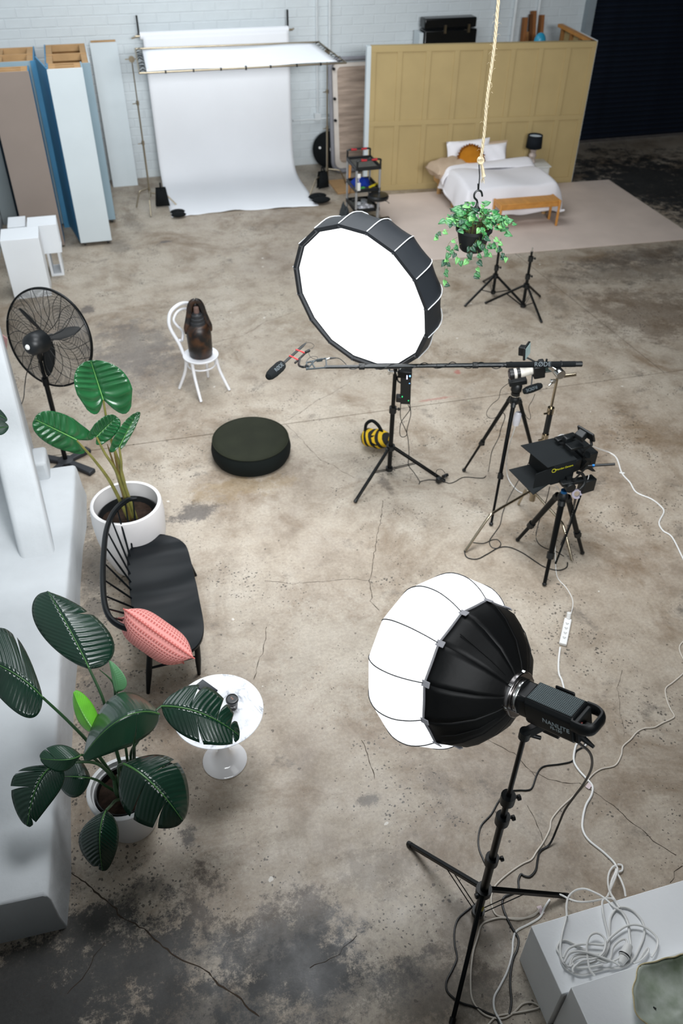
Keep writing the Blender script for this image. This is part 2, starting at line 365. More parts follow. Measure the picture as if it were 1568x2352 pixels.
def hidden_back(x, y):
    if 335 < x < 680 and y > 75: return True
    if 835 < x < 1310 and y > 110: return True
    if x < 262 and y > 115: return True
    return y > 420
DX = 9.42
brick_wall('wall_back', (X0, Y1, 0), (1, 0, 0), (0, -1, 0), DX-X0, 7.0, hidden_back)
brick_wall('wall_left', (X0, -2.5, 0), (0, 1, 0), (1, 0, 0), 18.5, 7.0, lambda x, y: x > 60 or y > 720, cap=80)
plainw = mat('grey_render', '#8d9192', .85, 0, .08, 2)
darkw = mat('dark_paint', '#1b2024', .8, 0, .1, 2)
build(MB().b2((X1, Y0, 0), (X1+.2, Y1+.4, 7)), 'wall_right', darkw, smooth=False, kind='structure')
build(MB().b2((X0-.2, Y0-.2, 0), (X1+.2, Y0, 7)), 'wall_front', darkw, smooth=False, kind='structure')
build(MB().b2((DX, Y1, 4.6), (X1+.2, Y1+.2, 7)), 'wall_door_head', darkw, smooth=False, kind='structure')
build(MB().b2((-1.62, Y0, 3.36), (X1, -.05, 3.5)), 'floor_mezzanine', darkw, smooth=False, kind='structure')
# roof with two skylight openings
rf = MB()
for a, b_ in [((X0-.2, Y0-.2), (X1+.2, 4.4)), ((X0-.2, 6.8), (X1+.2, 8.6)), ((X0-.2, 13.8), (X1+.2, Y1+.3)), ((X0-.2, 4.4), (-.2, 6.8)), ((3.2, 4.4), (X1+.2, 6.8)), ((X0-.2, 8.6), (-1, 13.8)), ((4.2, 8.6), (X1+.2, 13.8))]:
    rf.b2((a[0], a[1], 7.0), (b_[0], b_[1], 7.15))
build(rf, 'ceiling', darkw, smooth=False, kind='structure')
# roller door, slats as parts
slm = mat('navy_door_slat', '#1a2230', .4, .3, .15, 5)
dr = build(MB().b2((DX, Y1+.06, 0.03), (X1, Y1+.1, 4.6)), 'door_1', darkw, smooth=False, kind='structure')
me = None
for k in range(48):
    z = .04+k*.095
    if me is None:
        so = build(MB().grid(lambda u, v: Vector((DX+.02+u*(X1-DX-.04), Y1+.05-.028*math.sin(PI*v), z+v*.088)), 1, 6), 'slat', slm, dr); me = so.data; first = so
    else:
        so = bpy.data.objects.new('slat', me); C.objects.link(so); so.parent = dr; so.location = (0, 0, k*.095)
build(MB().b2((DX-.12, Y1-.16, 0), (DX+.02, Y1+.02, 4.7)), 'trim_1', mat('grey_steel_paint', '#8b959b', .6), kind='structure', smooth=False)
pipem = mat('conduit_paint', '#d3d8da', .5)
def pipe(name, pts, r, lab):
    build(MB().tube([Vector(p) for p in pts], r, 8), name, pipem, label=lab, cat='pipe')
w_ = Y1-.045
a = PY(727, 2, w_); b_ = PY(731, 262, w_); pipe('wall_conduit', [(a.x, w_, a.z+1.5), (a.x, w_, b_.z)], .018, 'thin white conduit running down the brick wall to the small switch box')
j = PY(731, 264, w_)
build(MB().b2((a.x-.06, Y1-.09, b_.z-.1), (a.x+.06, Y1-.008, b_.z+.02)), 'switch_box', pipem, bevel=.006, label='small white switch box on the brick wall right of the paper backdrop', cat='switch box')
a2 = PY(757, 2, w_); pipe('wall_conduit', [(a2.x, w_, a2.z+1.5), (a2.x, w_, .9)], .028, 'thicker white pipe on the brick wall, beside the grey edged panel')
pa, pb = PY(672, 276, w_), PY(764, 270, w_); pipe('wall_conduit', [(pa.x, w_-.03, pa.z), (a2.x+.05, w_-.03, pa.z)], .016, 'short horizontal white conduit low on the brick wall right of the backdrop')
for px, rr, lab in [(1143, .03, 'white pipe on the back wall right of the black case'), (1186, .035, 'pale pipe on the back wall left of the timber offcuts'), (1240, .03, 'pale pipe on the back wall right of the timber offcuts')]:
    q = PY(px, 2, w_); pipe('wall_pipe', [(q.x, w_, 0), (q.x, w_, 6.5)], rr, lab)
# ------------------------------------------------------------------ back left: stage flats
pine = mat('pine', '#b28e64', .7, 0, .15, 4, .1, 30, stretch=(1, 8, 1)); pined = mat('pine_dark', '#8a6238', .75, 0, .2, 4)
flw = mat('flat_paint_white', '#ccd5d9', .7, 0, .03, 2); flb = mat('flat_paint_blue', '#3f81a8', .6, 0, .12, 2); flt = mat('flat_paint_taupe', '#8b7f77', .75, 0, .04, 2)
flg = mat('flat_paint_bluegrey', '#8fa5b0', .7, 0, .04, 2); fln = mat('flat_paint_navy', '#16242f', .7, 0, .1, 2); flgr = mat('flat_paint_grey', '#8d9699', .7, 0, .05, 2)
def flat(name, lab, x0, x1, y0, y1, z0, z1, front, side, sidel=None, castors=True, t=.018, studs=3):
    r = root(name, lab, 'stage flat', ((x0+x1)/2, (y0+y1)/2, 0))
    build(MB().b2((x0, y0, z0), (x1, y0+t, z1)), 'front_panel', front, r, bevel=.003)
    build(MB().b2((x1-t, y0+t, z0), (x1, y1, z1)), 'side_panel', side, r, bevel=.003)
    build(MB().b2((x0, y0+t, z0), (x0+t, y1, z1)), 'side_panel', sidel or side, r, bevel=.003)
    for k in range(studs):
        y = y0+t+.02+(y1-y0-t-.07)*k/(studs-1); build(MB().b2((x0+t, y, z1-.1), (x1-t, y+.04, z1-.006)), 'rail', pine, r, bevel=.002)
    for x in (x0+t, x1-t-.09):
        build(MB().b2((x, y0+t+.06, z1-.06), (x+.09, y1-.05, z1-.012)), 'stud', pine, r, bevel=.002)
    build(MB().b2((x0+t, y1-.02, z0), (x1-t, y1, z1-.1)), 'back_brace', pined, r)
    if castors:
        for x in (x0+.06, x1-.06):
            for y in (y0+.06, y1-.08):
                cs = build(MB().b2((x-.02, y-.02, .03), (x+.02, y+.02, z0)), 'castor', blk, r)
                build(MB().cyl((x-.012, y, .028), (x+.012, y, .028), .027, 12), 'wheel', blk, cs)
    return r
r = flat('stage_flat', 'tall narrow pale stage flat nearest the viewer, with open timber top and blue side', -.42, .05, 13.04, 13.42, .06, 2.48, flw, flg, flb)
build(MB().prism([(-.42, 13.045, .06), (-.404, 13.042, .06), (-.56, 13.88, .06), (-.576, 13.88, .06)], (0, 0, 2.42)), 'return_panel', flb, r)
build(MB().b2((-.65, 13.9, 0), (-.53, 13.93, 2.42)), 'blue_board', flb, label='narrow blue board at the back of the gap between the taupe and pale flats', cat='board')
flat('stage_flat', 'tall blue-grey stage flat with an open timber top behind the taupe one', -1.16, -.60, 14.0, 15.0, .03, 2.4, flg, flb, flg)
flat('stage_flat', 'tall blue-grey stage flat with a white right side, just behind the nearest pale one', -.46, .17, 13.9, 15.3, .06, 2.36, flg, flw, flb)
flat('stage_flat', 'tall taupe fronted stage flat with blue side behind the white display cubes', -1.22, -.66, 13.1, 13.45, .03, 2.46, flt, flb, flg)
for lab, x0, x1, y0, y1, h, m in [('thin pale panel leaning flat against the brick wall behind the stage flats', .24, .68, 15.62, 15.66, 2.25, flw)]:
    r = root('leaning_panel', lab, 'panel', ((x0+x1)/2, y0, 0)); q = MB(); q.add([(x0, y0, 0), (x1, y0, 0), (x1, y0+.25, h), (x0, y0+.25, h), (x0, y0+.04, 0), (x1, y0+.04, 0), (x1, y0+.29, h), (x0, y0+.29, h)], [(0, 1, 2, 3), (5, 4, 7, 6), (0, 4, 5, 1), (3, 2, 6, 7), (0, 3, 7, 4), (1, 5, 6, 2)])
    build(q, 'board', m, r, bevel=.003)
    build(MB().bar((x0+.02, y0+.27, h+.012), (x1-.02, y0+.27, h+.012), .05, .022), 'top_rail', pine, r)
# dark-edged grey board stack against the left wall
r = root('leaning_panel', 'grey panel with a dark navy edge standing by the left brick wall behind the cubes', 'panel', (-1.4, 14.2, 0))
build(MB().b2((-1.60, 14.25, 0), (-1.36, 14.29, 2.05)), 'board', flgr, r, bevel=.003); build(MB().b2((-1.36, 14.22, 0), (-1.23, 14.3, 2.25)), 'edge_board', fln, r, bevel=.003)
r = root('leaning_panel', 'dark blue-green board lying across the tops behind the taupe flat', 'panel', (-1.2, 15.2, 0))
build(MB().b2((-1.60, 15.0, 0), (-1.22, 15.04, 2.37)), 'board', mat('teal_dark', '#27454f', .7), r, bevel=.003)
# white display cubes
cubw = mat('cube_white', '#e4e8ec', .55, 0, .03, 2)
def plinth(lab, x0, x1, y0, y1, z0, z1, name='display_plinth', grp=None):
    build(MB().b2((x0, y0, z0), (x1, y1, z1)), name, cubw, bevel=.004, label=lab, cat='plinth', group=grp)
plinth('largest solid white plinth, in front of the other cubes by the left wall', -1.38, -.89, 11.42, 11.84, 0, .83)
plinth('small white cube farthest back, beside the left brick wall', -1.34, -1.1, 12.3, 12.68, 0, .68)
def open_cube(lab, x0, x1, y0, y1, z0, z1, axis, t=.022):
    r = root('open_cube', lab, 'plinth', ((x0+x1)/2, (y0+y1)/2, z0), 'open white display cubes')
    pan = [((x0, y0, z1-t), (x1, y1, z1)), ((x0, y0, z0), (x1, y1, z0+t))]
    if axis == 'y': pan += [((x0, y0, z0+t), (x0+t, y1, z1-t)), ((x1-t, y0, z0+t), (x1, y1, z1-t))]
    else: pan += [((x0, y0, z0+t), (x1, y0+t, z1-t)), ((x0, y1-t, z0+t), (x1, y1, z1-t)), ((x0, y0+t, z0+t), (x0+t, y1-t, z1-t))]
    for a, b in pan: build(MB().b2(a, b), 'panel', cubw, r, bevel=.002)
open_cube('open-sided white cube stacked on top of another, opening facing right', -1.05, -.66, 11.95, 12.3, .385, .79, 'x')
open_cube('lower white open cube one can see through, beside the large plinth', -.88, -.70, 12.06, 12.40, 0, .38, 'y', t=.034)
# ------------------------------------------------------------------ paper backdrop and overhead scrim
paper = mat('backdrop_paper', '#eceef2', .85, 0, .015, 1.5)
r = root('paper_backdrop', 'white seamless paper backdrop hanging from a roll on the brick wall', 'backdrop', (2.3, 15.4, 0))
yr = 15.78
build(MB().cyl((1.06, yr, 2.33), (3.56, yr, 2.33), .06, 20), 'roll', paper, r)
build(MB().cyl((.98, yr, 2.33), (3.64, yr, 2.33), .018, 10), 'core_tube', steel, r)
prof = [(15.72, 2.33), (15.70, 2.0), (15.69, 1.4), (15.68, .8), (15.66, .45), (15.58, .22), (15.44, .09), (15.25, .03), (15.0, .010), (14.6, .006), (14.2, .006), (13.9, .006)]
prof = [Vector((0, a, b)) for a, b in prof]; prof = smooth_path(prof, 4); npf = len(prof)-1
def pf(u, v):
    p = prof[int(round(u*npf))]; w = .0+.05*u*(1 if v > .5 else -.3); z = p.z
    x = 1.10+v*2.46; x += (v-.5)*.10*max(0, (u-.5))
    ed = max(0, (u-.93)/.07); z += ed*.018*max(0, math.sin(v*19))*(1 if .1 < v < .9 else .2)
    return Vector((x, p.y+ed*.05*math.sin(v*5)+.01*math.sin(v*31)*ed, z+.004*math.sin(v*14+u*9)*(u > .6)+.002))
build(MB().grid(pf, npf, 40), 'paper_sheet', paper, r, solid=.002)
def wallbr(x, lab):
    r = root('wall_bracket', lab, 'bracket', (x, 15.85, 2.2), 'brackets holding the paper roll')
    build(MB().b2((x-.014, 15.83, 2.36), (x+.014, 15.86, 2.62)), 'upright', blkm, r)
    build(MB().bar((x, 15.845, 2.32), (x, 15.99, 2.32), .03, .03), 'wall_arm', blkm, r)
    build(MB().bar((x-.13, 15.8, 2.30), (x+.10, 15.8, 2.34), .022, .022), 'crossbar', steel, r)
wallbr(1.05, 'left black bracket upright holding the paper roll on the wall'); wallbr(3.57, 'right black bracket upright holding the paper roll on the wall')
r = root('overhead_scrim', 'white overhead diffusion scrim laced onto a silver tube frame', 'scrim', (2.4, 14.2, 2.2))
zs = 2.27; A, B, D, E_ = Vector((.84, 13.62, zs-.02)), Vector((4.0, 13.72, zs-.05)), Vector((3.86, 14.86, zs+.03)), Vector((.9, 14.84, zs+.06))
for p, q in ((A, B), (B, D), (D, E_), (E_, A)): build(MB().cyl(p, q, .014, 10), 'frame_tube', steel, r)
ins = lambda u, v: (A.lerp(B, .035+.93*u)).lerp(E_.lerp(D, .035+.93*u), .06+.88*v)+Vector((0, 0, -.035*math.sin(PI*u)*math.sin(PI*v)+.01*math.sin(9*u)))
build(MB().grid(ins, 24, 10), 'scrim_cloth', mat('scrim_cloth', '#f4f7fb', .8, 0, .01), r, solid=.002)
def cords(p, q, n, off):
    mb = MB(); rr = random.Random(5)
    for k in range(n):
        t = (k+.5)/n; a = p.lerp(q, t); b_ = a+off; mb.tube([a, a.lerp(b_, .5)+Vector((rr.uniform(-.03, .03), rr.uniform(-.03, .03), rr.uniform(0, .05))), b_+(q-p)*.01*rr.uniform(-1, 1)], .005, 5)
    build(mb, 'lacing', blkf, r, kind='stuff')
cords(A, E_, 16, Vector((.10, 0, 0))); cords(B, D, 16, Vector((-.10, 0, 0)))
for t in (.12, .25, .38, .5, .62, .75, .87):
    p = A.lerp(B, t); build(MB().cyl(p-Vector((.012, 0, 0)), p+Vector((.012, 0, 0)), .022 if t != .5 else .03, 10), 'clip', blkm, r)
def sandbag(lab, c, rot=0, hang=False, s=1, m=blkf, grp='black sandbags and weights'):
    r = root('sandbag', lab, 'sandbag', c, grp); R = rotz(rot); c = Vector(c)
    for sx in (-1, 1):
        if hang: fn = lambda u, v, sx=sx: c+R @ Vector((sx*(.035+.06*math.sin(PI*u)*abs(math.sin(2*PI*v))*(1 if math.sin(2*PI*v) > 0 else .4)), .12*math.cos(2*PI*v)*(.7+.3*u), .30*(1-u)*(1)))*s
        else: fn = lambda u, v, sx=sx: c+R @ Vector((sx*.085+.08*math.cos(2*PI*v)*math.sin(PI*u)**.5, (u-.5)*.30, .05+.045*math.sin(2*PI*v)*math.sin(PI*u)**.5))*s
        build(MB().grid(fn, 10, 14), 'pouch', m, r)
    if hang: build(MB().tube(smooth_path([c+R @ Vector((x, y, z))*s for x, y, z in [(-.05, 0, .27), (-.03, 0, .36), (.03, 0, .36), (.05, 0, .27)]], 4), .014, 6), 'strap', m, r)
    else: build(MB().bar(c+R @ Vector((-.05, 0, .09))*s, c+R @ Vector((.05, 0, .09))*s, .03, .012), 'strap', m, r)
    return r
def cstand(base, h, feet, lab, m=steel, name='c_stand', legz=.28, head=True, ratio=(.45, .72), rr=.0165):
    base = Vector((base[0], base[1], 0)); r = root(name, lab, 'light stand', (base.x, base.y, 0))
    zz = [legz-.1, h*ratio[0], h*ratio[1], h]
    for k in range(3):
        build(MB().cyl((base.x, base.y, zz[k]), (base.x, base.y, zz[k+1]), rr*(1-.2*k), 14), 'column', m, r)
        if k: 
            cb = build(MB().cyl((base.x, base.y, zz[k]-.03), (base.x, base.y, zz[k]+.03), rr*1.5, 14), 'collar', m, r)
            build(MB().cyl((base.x, base.y, zz[k]), (base.x-.055, base.y-.03, zz[k]), .007, 8).box((base.x-.065, base.y-.035, zz[k]), (.035, .012, .012)), 'knob', m, cb)
    for i, f in enumerate(feet):
        f = Vector((f[0], f[1], .012)); d = (f-base); d.z = 0; top = legz-.04*i
        k1 = Vector((base.x, base.y, top)); k2 = k1+d*.62+Vector((0, 0, -.02)); k3 = k1+d*.72+Vector((0, 0, -.06))
        build(MB().tube(smooth_path([k1, k1.lerp(k2, .5), k2, k3, f], 4), .0125, 10), 'leg', m, r)
    build(MB().cyl((base.x, base.y, legz-.14), (base.x, base.y, legz+.03), rr*1.45, 14), 'leg_hub', m, r)
    if head:
        hd = build(MB().cyl((base.x, base.y-.03, h), (base.x, base.y+.03, h), .045, 18), 'grip_head', m, r)
        build(MB().bar((base.x-.1, base.y, h), (base.x+.07, base.y, h), .02, .012), 'grip_arm', m, r)
    return r
cstand((.81, 14.6), 2.24, [(.55, 14.5), (.745, 14.02), (1.22, 14.46)], 'left steel c-stand holding up the overhead scrim')
cstand((4.0, 14.84), 2.16, [(4.33, 14.72), (3.55, 14.35), (3.95, 15.2)], 'right steel c-stand holding up the overhead scrim')
sandbag('black sandbag hanging on the left scrim stand', (.99, 14.45, .02), PI/2, True, 1.0)
sandbag('black sandbag draped over the base of the right scrim stand', (3.86, 14.62, .03), PI/2+.3, True, .95)
sandbag('small black weight on the front left corner of the paper', (1.19, 13.95, .012), PI/2, s=.85)
sandbag('long flat black weight on the front right corner of the paper', (3.64, 14.02, .012), PI/2+.1, s=1.15)
# round black case, padded panel, timber
r = root('round_case', 'black round reflector case standing against the wall behind the right stand', 'case', (4.28, 15.72, 0))
ax = Vector((-.35, -.93, .15)).normalized(); cc = Vector((4.29, 15.72, .33))
build(MB().lathe([(.001, -.07), (.28, -.07), (.32, -.05), (.32, .05), (.28, .07), (.001, .07)], cc, ax, 32), 'shell', blkf, r)
build(MB().lathe([(.322, -.006), (.328, 0), (.322, .006)], cc, ax, 32), 'zip', blk, r)
s_, w2, _ = basis(ax)
build(MB().tube(smooth_path([cc+Vector((-.09, -.02, .30)), cc+Vector((-.06, -.05, .37)), cc+Vector((.06, -.05, .37)), cc+Vector((.09, -.02, .30))], 4), .012, 6), 'handle', blkf, r)
for (x, z, rr) in ((.05, .02, .045), (-.17, .04, .022)):
    p = cc+ax*.071+s_*(-x)+w2*z if False else cc+ax*.071+Vector((x, -x*.37, z)); build(MB().cyl(p, p+ax*.004, rr, 16), 'badge', whitep, r)
gp = mat('grey_padding', '#8b8b91', .8, 0, .1, 6); cream = mat('cream_lining', '#d6cec6', .8, 0, .06, 4)
r = root('padded_panel', 'tall round-cornered panel with grey padded edge and streaky lining leaning by the mustard wall', 'panel', (4.6, 15.3, 0))
def rrect(x0, x1, z0, z1, rad, y, lean, n=6):
    out = []
    for cx_, cz_, a0 in ((x1-rad, z0+rad, -PI/2), (x1-rad, z1-rad, 0), (x0+rad, z1-rad, PI/2), (x0+rad, z0+rad, PI)):
        for k in range(n+1):
            t = a0+PI/2*k/n; z = cz_+rad*math.sin(t); out.append(Vector((cx_+rad*math.cos(t), y+lean*z, z)))
    return out
build(MB().tube(rrect(4.27, 5.25, .04, 1.86, .16, 15.38, .16), .038, 10, closed=True), 'padded_edge', gp, r)
build(MB().prism(rrect(4.31, 5.2, .08, 1.8, .12, 15.385, .16), (0, .03, 0)), 'lining', cream, r)
stripem = mat('streaky_lining', '#a79587', .8, 0, .35, 3.0, stretch=(.6, 1, 5))
build(MB().prism(rrect(4.40, 5.15, .18, 1.74, .08, 15.375, .16), (0, .02, 0)), 'inner_panel', stripem, r)
for z in (.9, 1.25, 1.72): build(MB().cyl((4.335, 15.375+.16*z-.04, z), (4.335, 15.375+.16*z, z), .025, 10), 'knob', blk, r)
r = root('timber_offcut', 'short orange timber block leaning at the left end of the mustard wall', 'timber', (4.3, 14.6, 0))
build(MB().bar((4.22, 14.25, .02), (4.33, 14.5, .42), .05, .03), 'plank', mat('orange_timber', '#c98b45', .6, 0, .12, 5), r, bevel=.003)
build(MB().b2((4.05, 14.3, 0), (4.42, 15.0, .022)), 'timber_sheet', pine, label='pale plywood sheet lying on the floor behind the trolley', cat='timber', bevel=.002)
# ------------------------------------------------------------------ mustard set wall
mus = mat('mustard_paint', '#b29d70', .72, 0, .05, 2)
ML, MR = Vector((4.53, 14.34, 0)), Vector((8.42, 13.89, 0)); md = (MR-ML).normalized(); mn = Vector((md.y, -md.x, 0)); ML_ = (MR-ML).length; MH = 2.31
r = root('panelled_set_wall', 'mustard yellow panelled set wall with battens standing behind the bed', 'set wall', ((ML+MR)/2)[:])
mp_ = lambda a, z, d=0: ML+md*a+mn*d+Vector((0, 0, z))
def mpan(a0, a1, z0, z1, d0, d1, nm, m=mus, par=None, bev=.003):
    return build(MB().prism([mp_(a0, z0, d0), mp_(a1, z0, d0), mp_(a1, z1, d0), mp_(a0, z1, d0)], mn*(d1-d0)), nm, m, par or r, bevel=bev)
nb = 8; bw = .085; t0 = .07
rail_z = 1.13
for k in range(nb):
    a0 = t0+(ML_-t0)*k/nb; a1 = t0+(ML_-t0)*(k+1)/nb
    mpan(a0, a1, 0, rail_z, -.012, -.001, 'panel'); mpan(a0, a1, rail_z, MH, -.012, -.001, 'panel')
for k in range(nb+1):
    a = t0+(ML_-t0)*k/nb; a0 = max(t0, a-bw/2); a1 = min(ML_, a+bw/2)
    if k in (0, nb): a0, a1 = (t0, t0+bw) if k == 0 else (ML_-bw, ML_)
    mpan(a0, a1, .1, rail_z-.04, 0, .016, 'stile'); mpan(a0, a1, rail_z+.04, MH-.09, 0, .016, 'stile')
mpan(t0, ML_, 0, .1, 0, .016, 'rail'); mpan(t0, ML_, rail_z-.04, rail_z+.04, 0, .016, 'rail'); mpan(t0, ML_, MH-.09, MH, 0, .016, 'rail')
mpan(0, t0, 0, MH, -.1, .016, 'end_post', flw)
for k in range(7): mpan(t0+.3+k*.5, t0+.345+k*.5, 0, MH-.05, -.1, -.014, 'stud', pine)
mpan(t0, ML_, MH-.045, MH, -.1, -.014, 'top_plate', mus)
# right return of the set wall, seen from above
cR = mp_(ML_, 0, 0); bR = cR+Vector((.14, 1.55, 0)); e = (bR-cR).normalized(); en = Vector((e.y, -e.x, 0))
def rp(a0, a1, z0, z1, d0, d1, nm, m): build(MB().prism([cR+e*a0+en*d0+Vector((0, 0, z0)), cR+e*a1+en*d0+Vector((0, 0, z0)), cR+e*a1+en*d1+Vector((0, 0, z0)), cR+e*a0+en*d1+Vector((0, 0, z0))], (0, 0, z1-z0)), nm, m, r, bevel=.002)
rp(0.0, 1.5, 0, MH+.01, .0, .014, 'return_panel', flw); rp(.03, 1.5, MH-.05, MH, -.09, -.002, 'top_plate', mat('orange_timber', '#c98b45'))
rp(.03, 1.5, 0, MH-.06, -.02, -.004, 'return_backing', mus)
for k in range(4): rp(.1+k*.4, .145+k*.4, 0, MH-.055, -.085, -.022, 'stud', pined)
# behind it, against the brick wall: black case stack, timber, blue thing
bx = root('equipment_case', 'large black equipment case stack against the brick wall above the mustard wall', 'case', (6.6, 15.6, 0))
gl = mat('gloss_black', '#0c0e10', .25, 0, .2, 5)
build(MB().b2((6.0, 15.62, 0), (7.0, 15.9, 2.25)), 'lower_case', gl, bx, bevel=.02)
build(MB().b2((5.99, 15.63, 2.27), (6.98, 15.88, 2.43)), 'lid', gl, bx, bevel=.02)
for x in (6.35, 6.8): build(MB().b2((x, 15.58, 2.2), (x+.04, 15.62, 2.33)), 'latch', steel, bx)
build(MB().b2((5.90, 15.6, 0), (5.97, 15.9, 2.22)), 'white_board', flw, label='white board edge standing left of the large black case', cat='board', bevel=.004)
tcol = [mat('timber_red', '#8a5a34', .7, 0, .15, 4), mat('timber_mid', '#a0744a', .7, 0, .15, 4), mat('timber_dark', '#5a3a22', .7, 0, .15, 4)]
for i, (x, w, h, m, ln) in enumerate([(7.98, .09, 2.35, 0, .05), (8.08, .07, 2.12, 1, .02), (8.17, .05, 2.40, 2, -.03), (8.24, .10, 2.45, 0, -.06), (8.36, .09, 2.38, 0, .0)]):
    build(MB().bar((x-ln, 15.45, 0), (x+ln, 15.85, h), w*1.35, .06), 'timber_length', tcol[m], bevel=.003, cat='timber', group='timber offcuts behind the set wall',
          label=['leftmost upright timber length behind the mustard wall', 'shorter mid brown timber length second from the left behind the mustard wall', 'narrow dark timber length in the middle of the bundle behind the mustard wall', 'red brown timber length leaning left behind the mustard wall, fourth of the bundle', 'rightmost upright timber length of the bundle behind the mustard wall'][i])
build(MB().sph((8.0, 15.1, 2.10), .11, 14, (1, .8, 1.3)), 'blue_bag', mat('cyan_plastic', '#2f9ac0', .35, 0, .1), label='bright blue plastic bag poking up behind the mustard wall', cat='bag')
build(MB().cyl((8.0, 15.1, 0), (8.0, 15.1, 1.98), .05, 10), 'bag_post', tcol[1], label='timber post under the blue bag behind the mustard wall', cat='timber')
# ------------------------------------------------------------------ carpet and bed
carp = mat('pale_carpet', '#d6c6bb', .95, 0, .07, 1.5, .5, 220)
cp = [Vector((4.63, 11.22, .001)), Vector((9.25, 10.93, .001)), Vector((9.35, 14.0, .001)), Vector((4.39, 14.1, .001))]
cp = [P(985, 599), P(1600, 549), P(1397, 414), P(826, 453)]
build(MB().prism([p+Vector((0, 0, .001)) for p in cp], (0, 0, .012)), 'carpet', carp, bevel=.004, label='large pale pinkish carpet under the bed', cat='carpet')
oak = mat('pale_oak', '#c39a66', .55, 0, .12, 3, stretch=(1, 6, 6)); linen = mat('white_linen', '#eceaee', .9, 0, .02, 3, .25, 90); bei = mat('beige_linen', '#bfa992', .9, 0, .05, 3, .25, 90)
hb = Vector((5.72, 13.98, 0))          # head end, left corner of the bed
bdx, bdy = Vector((1, 0, 0)), Vector((0, -1, 0)); BW, BL_ = 1.56, 1.50
bp_ = lambda a, l, z: hb+bdx*a+bdy*l+Vector((0, 0, z))
CZ = .013
r = root('bed_frame', 'pale timber platform bed frame with round legs against the mustard wall', 'bed', bp_(BW/2, BL_/2, 0)[:])
def bb(a0, a1, l0, l1, z0, z1, nm, m, par=None, bev=.01): return build(MB().prism([bp_(a0, l0, z0), bp_(a1, l0, z0), bp_(a1, l1, z0), bp_(a0, l1, z0)], (0, 0, z1-z0)), nm, m, par or r, bevel=bev)
bb(0, .03, 0, BL_, .22, .31, 'side_rail', oak); bb(BW-.03, BW, 0, BL_, .22, .31, 'side_rail', oak); bb(.03, BW-.03, BL_-.03, BL_, .22, .31, 'foot_rail', oak); bb(.03, BW-.03, 0, .03, .22, .31, 'head_rail', oak)
for k in range(9): bb(.03, BW-.03, .08+k*.155, .16+k*.155, .28, .3, 'slat', oak, bev=0)
for a in (.08, BW/2, BW-.08):
    for l in (.10, .78, BL_-.08): build(MB().cyl(bp_(a, l, CZ), bp_(a, l, .28), .038, 14, .034), 'leg', oak, r)
bb(.02, BW-.02, .02, BL_-.02, .30, .44, 'mattress', bei, bev=.03).parent = None
mt = bpy.data.objects['mattress']; mt.location = ORG[r.name]; tag(mt, 'mattress in a beige fitted sheet on the timber bed frame', 'mattress')
# duvet: draped sheet
def duv(u, v):
    a = -.26+u*(BW+.62); l = .42+v*(BL_-.42+.30)
    ht = .44+.15*math.sin(PI*min(1, max(0, v*1.05)))**.5+.025*math.sin(5*u+3*v)+.02*math.sin(11*u-4*v)
    drop = 0
    if a < .02: drop = max(drop, (.02-a)/.28); a2 = .02-.06*math.sin(min(1, drop)*PI/2)-.05*drop
    elif a > BW-.02: drop = (a-BW+.02)/.38; a2 = BW-.02+.10*math.sin(min(1, drop)*PI/2)+.10*drop
    else: a2 = a
    l2 = l; d2 = 0
    if l > BL_: d2 = (l-BL_)/.30; l2 = BL_+.09*math.sin(min(1, d2)*PI/2)+.05*d2
    d = min(1.15, math.hypot(drop, d2)); wv = .02*math.sin(17*v+2*u)*drop+.025*math.sin(19*u)*d2
    z = ht-(ht-.12)*min(1, d)**1.25+wv
    if a < .02 : z = max(z, .24+.05*math.sin(v*9)+.06*v*0)
    return bp_(a2+wv, l2+wv, max(.05, z))
build(MB().grid(duv, 56, 56), 'duvet', linen, solid=.035, sub=1, label='rumpled white linen duvet draped over the bed', cat='duvet')
def fold(u, v):
    a = -.16+u*(BW+.30); l = .34+.36*v
    z = .575+.055*math.sin(PI*v)+.015*math.sin(7*u+5*v); d = 0
    if a < .02: d = (.02-a)/.18
    if a > BW-.02: d = (a-BW+.02)/.16
    a2 = max(-.10, min(BW+.10, a)); z -= .22*min(1.3, d)**1.4
    return bp_(a2, l-.02*d, z)
build(MB().grid(fold, 40, 10), 'duvet_cover_fold', linen, solid=.03, sub=1, label='folded back top edge of the white duvet below the pillows', cat='duvet')
def pillow(nm, lab, c, w, h, t, ax_w, ax_h, m, fringe=None, grp='pillows on the bed'):
    c = Vector(c); aw = Vector(ax_w).normalized(); ah = Vector(ax_h).normalized(); an = aw.cross(ah).normalized(); mb = MB()
    for sgn in (1, -1):
        def fn(u, v):
            x, y = 2*u-1, 2*v-1; k = (max(0, (1-x**4)*(1-y**4)))**.45
            pin = 1-.10*(abs(x*y))**.5*0; px_ = x*(1-.07*(1-x*x*0)*(1-abs(y))*0)
            ed = 1-.06*(1-y*y)*abs(x)**6; ed2 = 1-.06*(1-x*x)*abs(y)**6
            return c+aw*(w/2*px_*ed)+ah*(h/2*y*ed2)+an*(sgn*t/2*k)*(1+.08*math.sin(9*x+5*y))
        mb.grid(fn, 14, 12)
    return build(mb, nm, m, label=lab, cat='pillow', group=grp)
wz = Vector((0, 0, 1)); lean = (wz*.93-mn*.36)
pillow('pillow', 'beige pillow lying flat at the left side of the bed head', bp_(.10, .36, .54), .66, .46, .27, md-mn*.35+wz*.05, mn+md*.3, bei)
pillow('pillow', 'white pillow standing at the back, behind the round mustard cushion', bp_(.56, .12, .66), .78, .46, .15, md+wz*.06, lean, linen)
pillow('pillow', 'beige pillow edge showing behind the right white pillow', bp_(.92, .13, .63), .74, .44, .13, md, lean, bei)
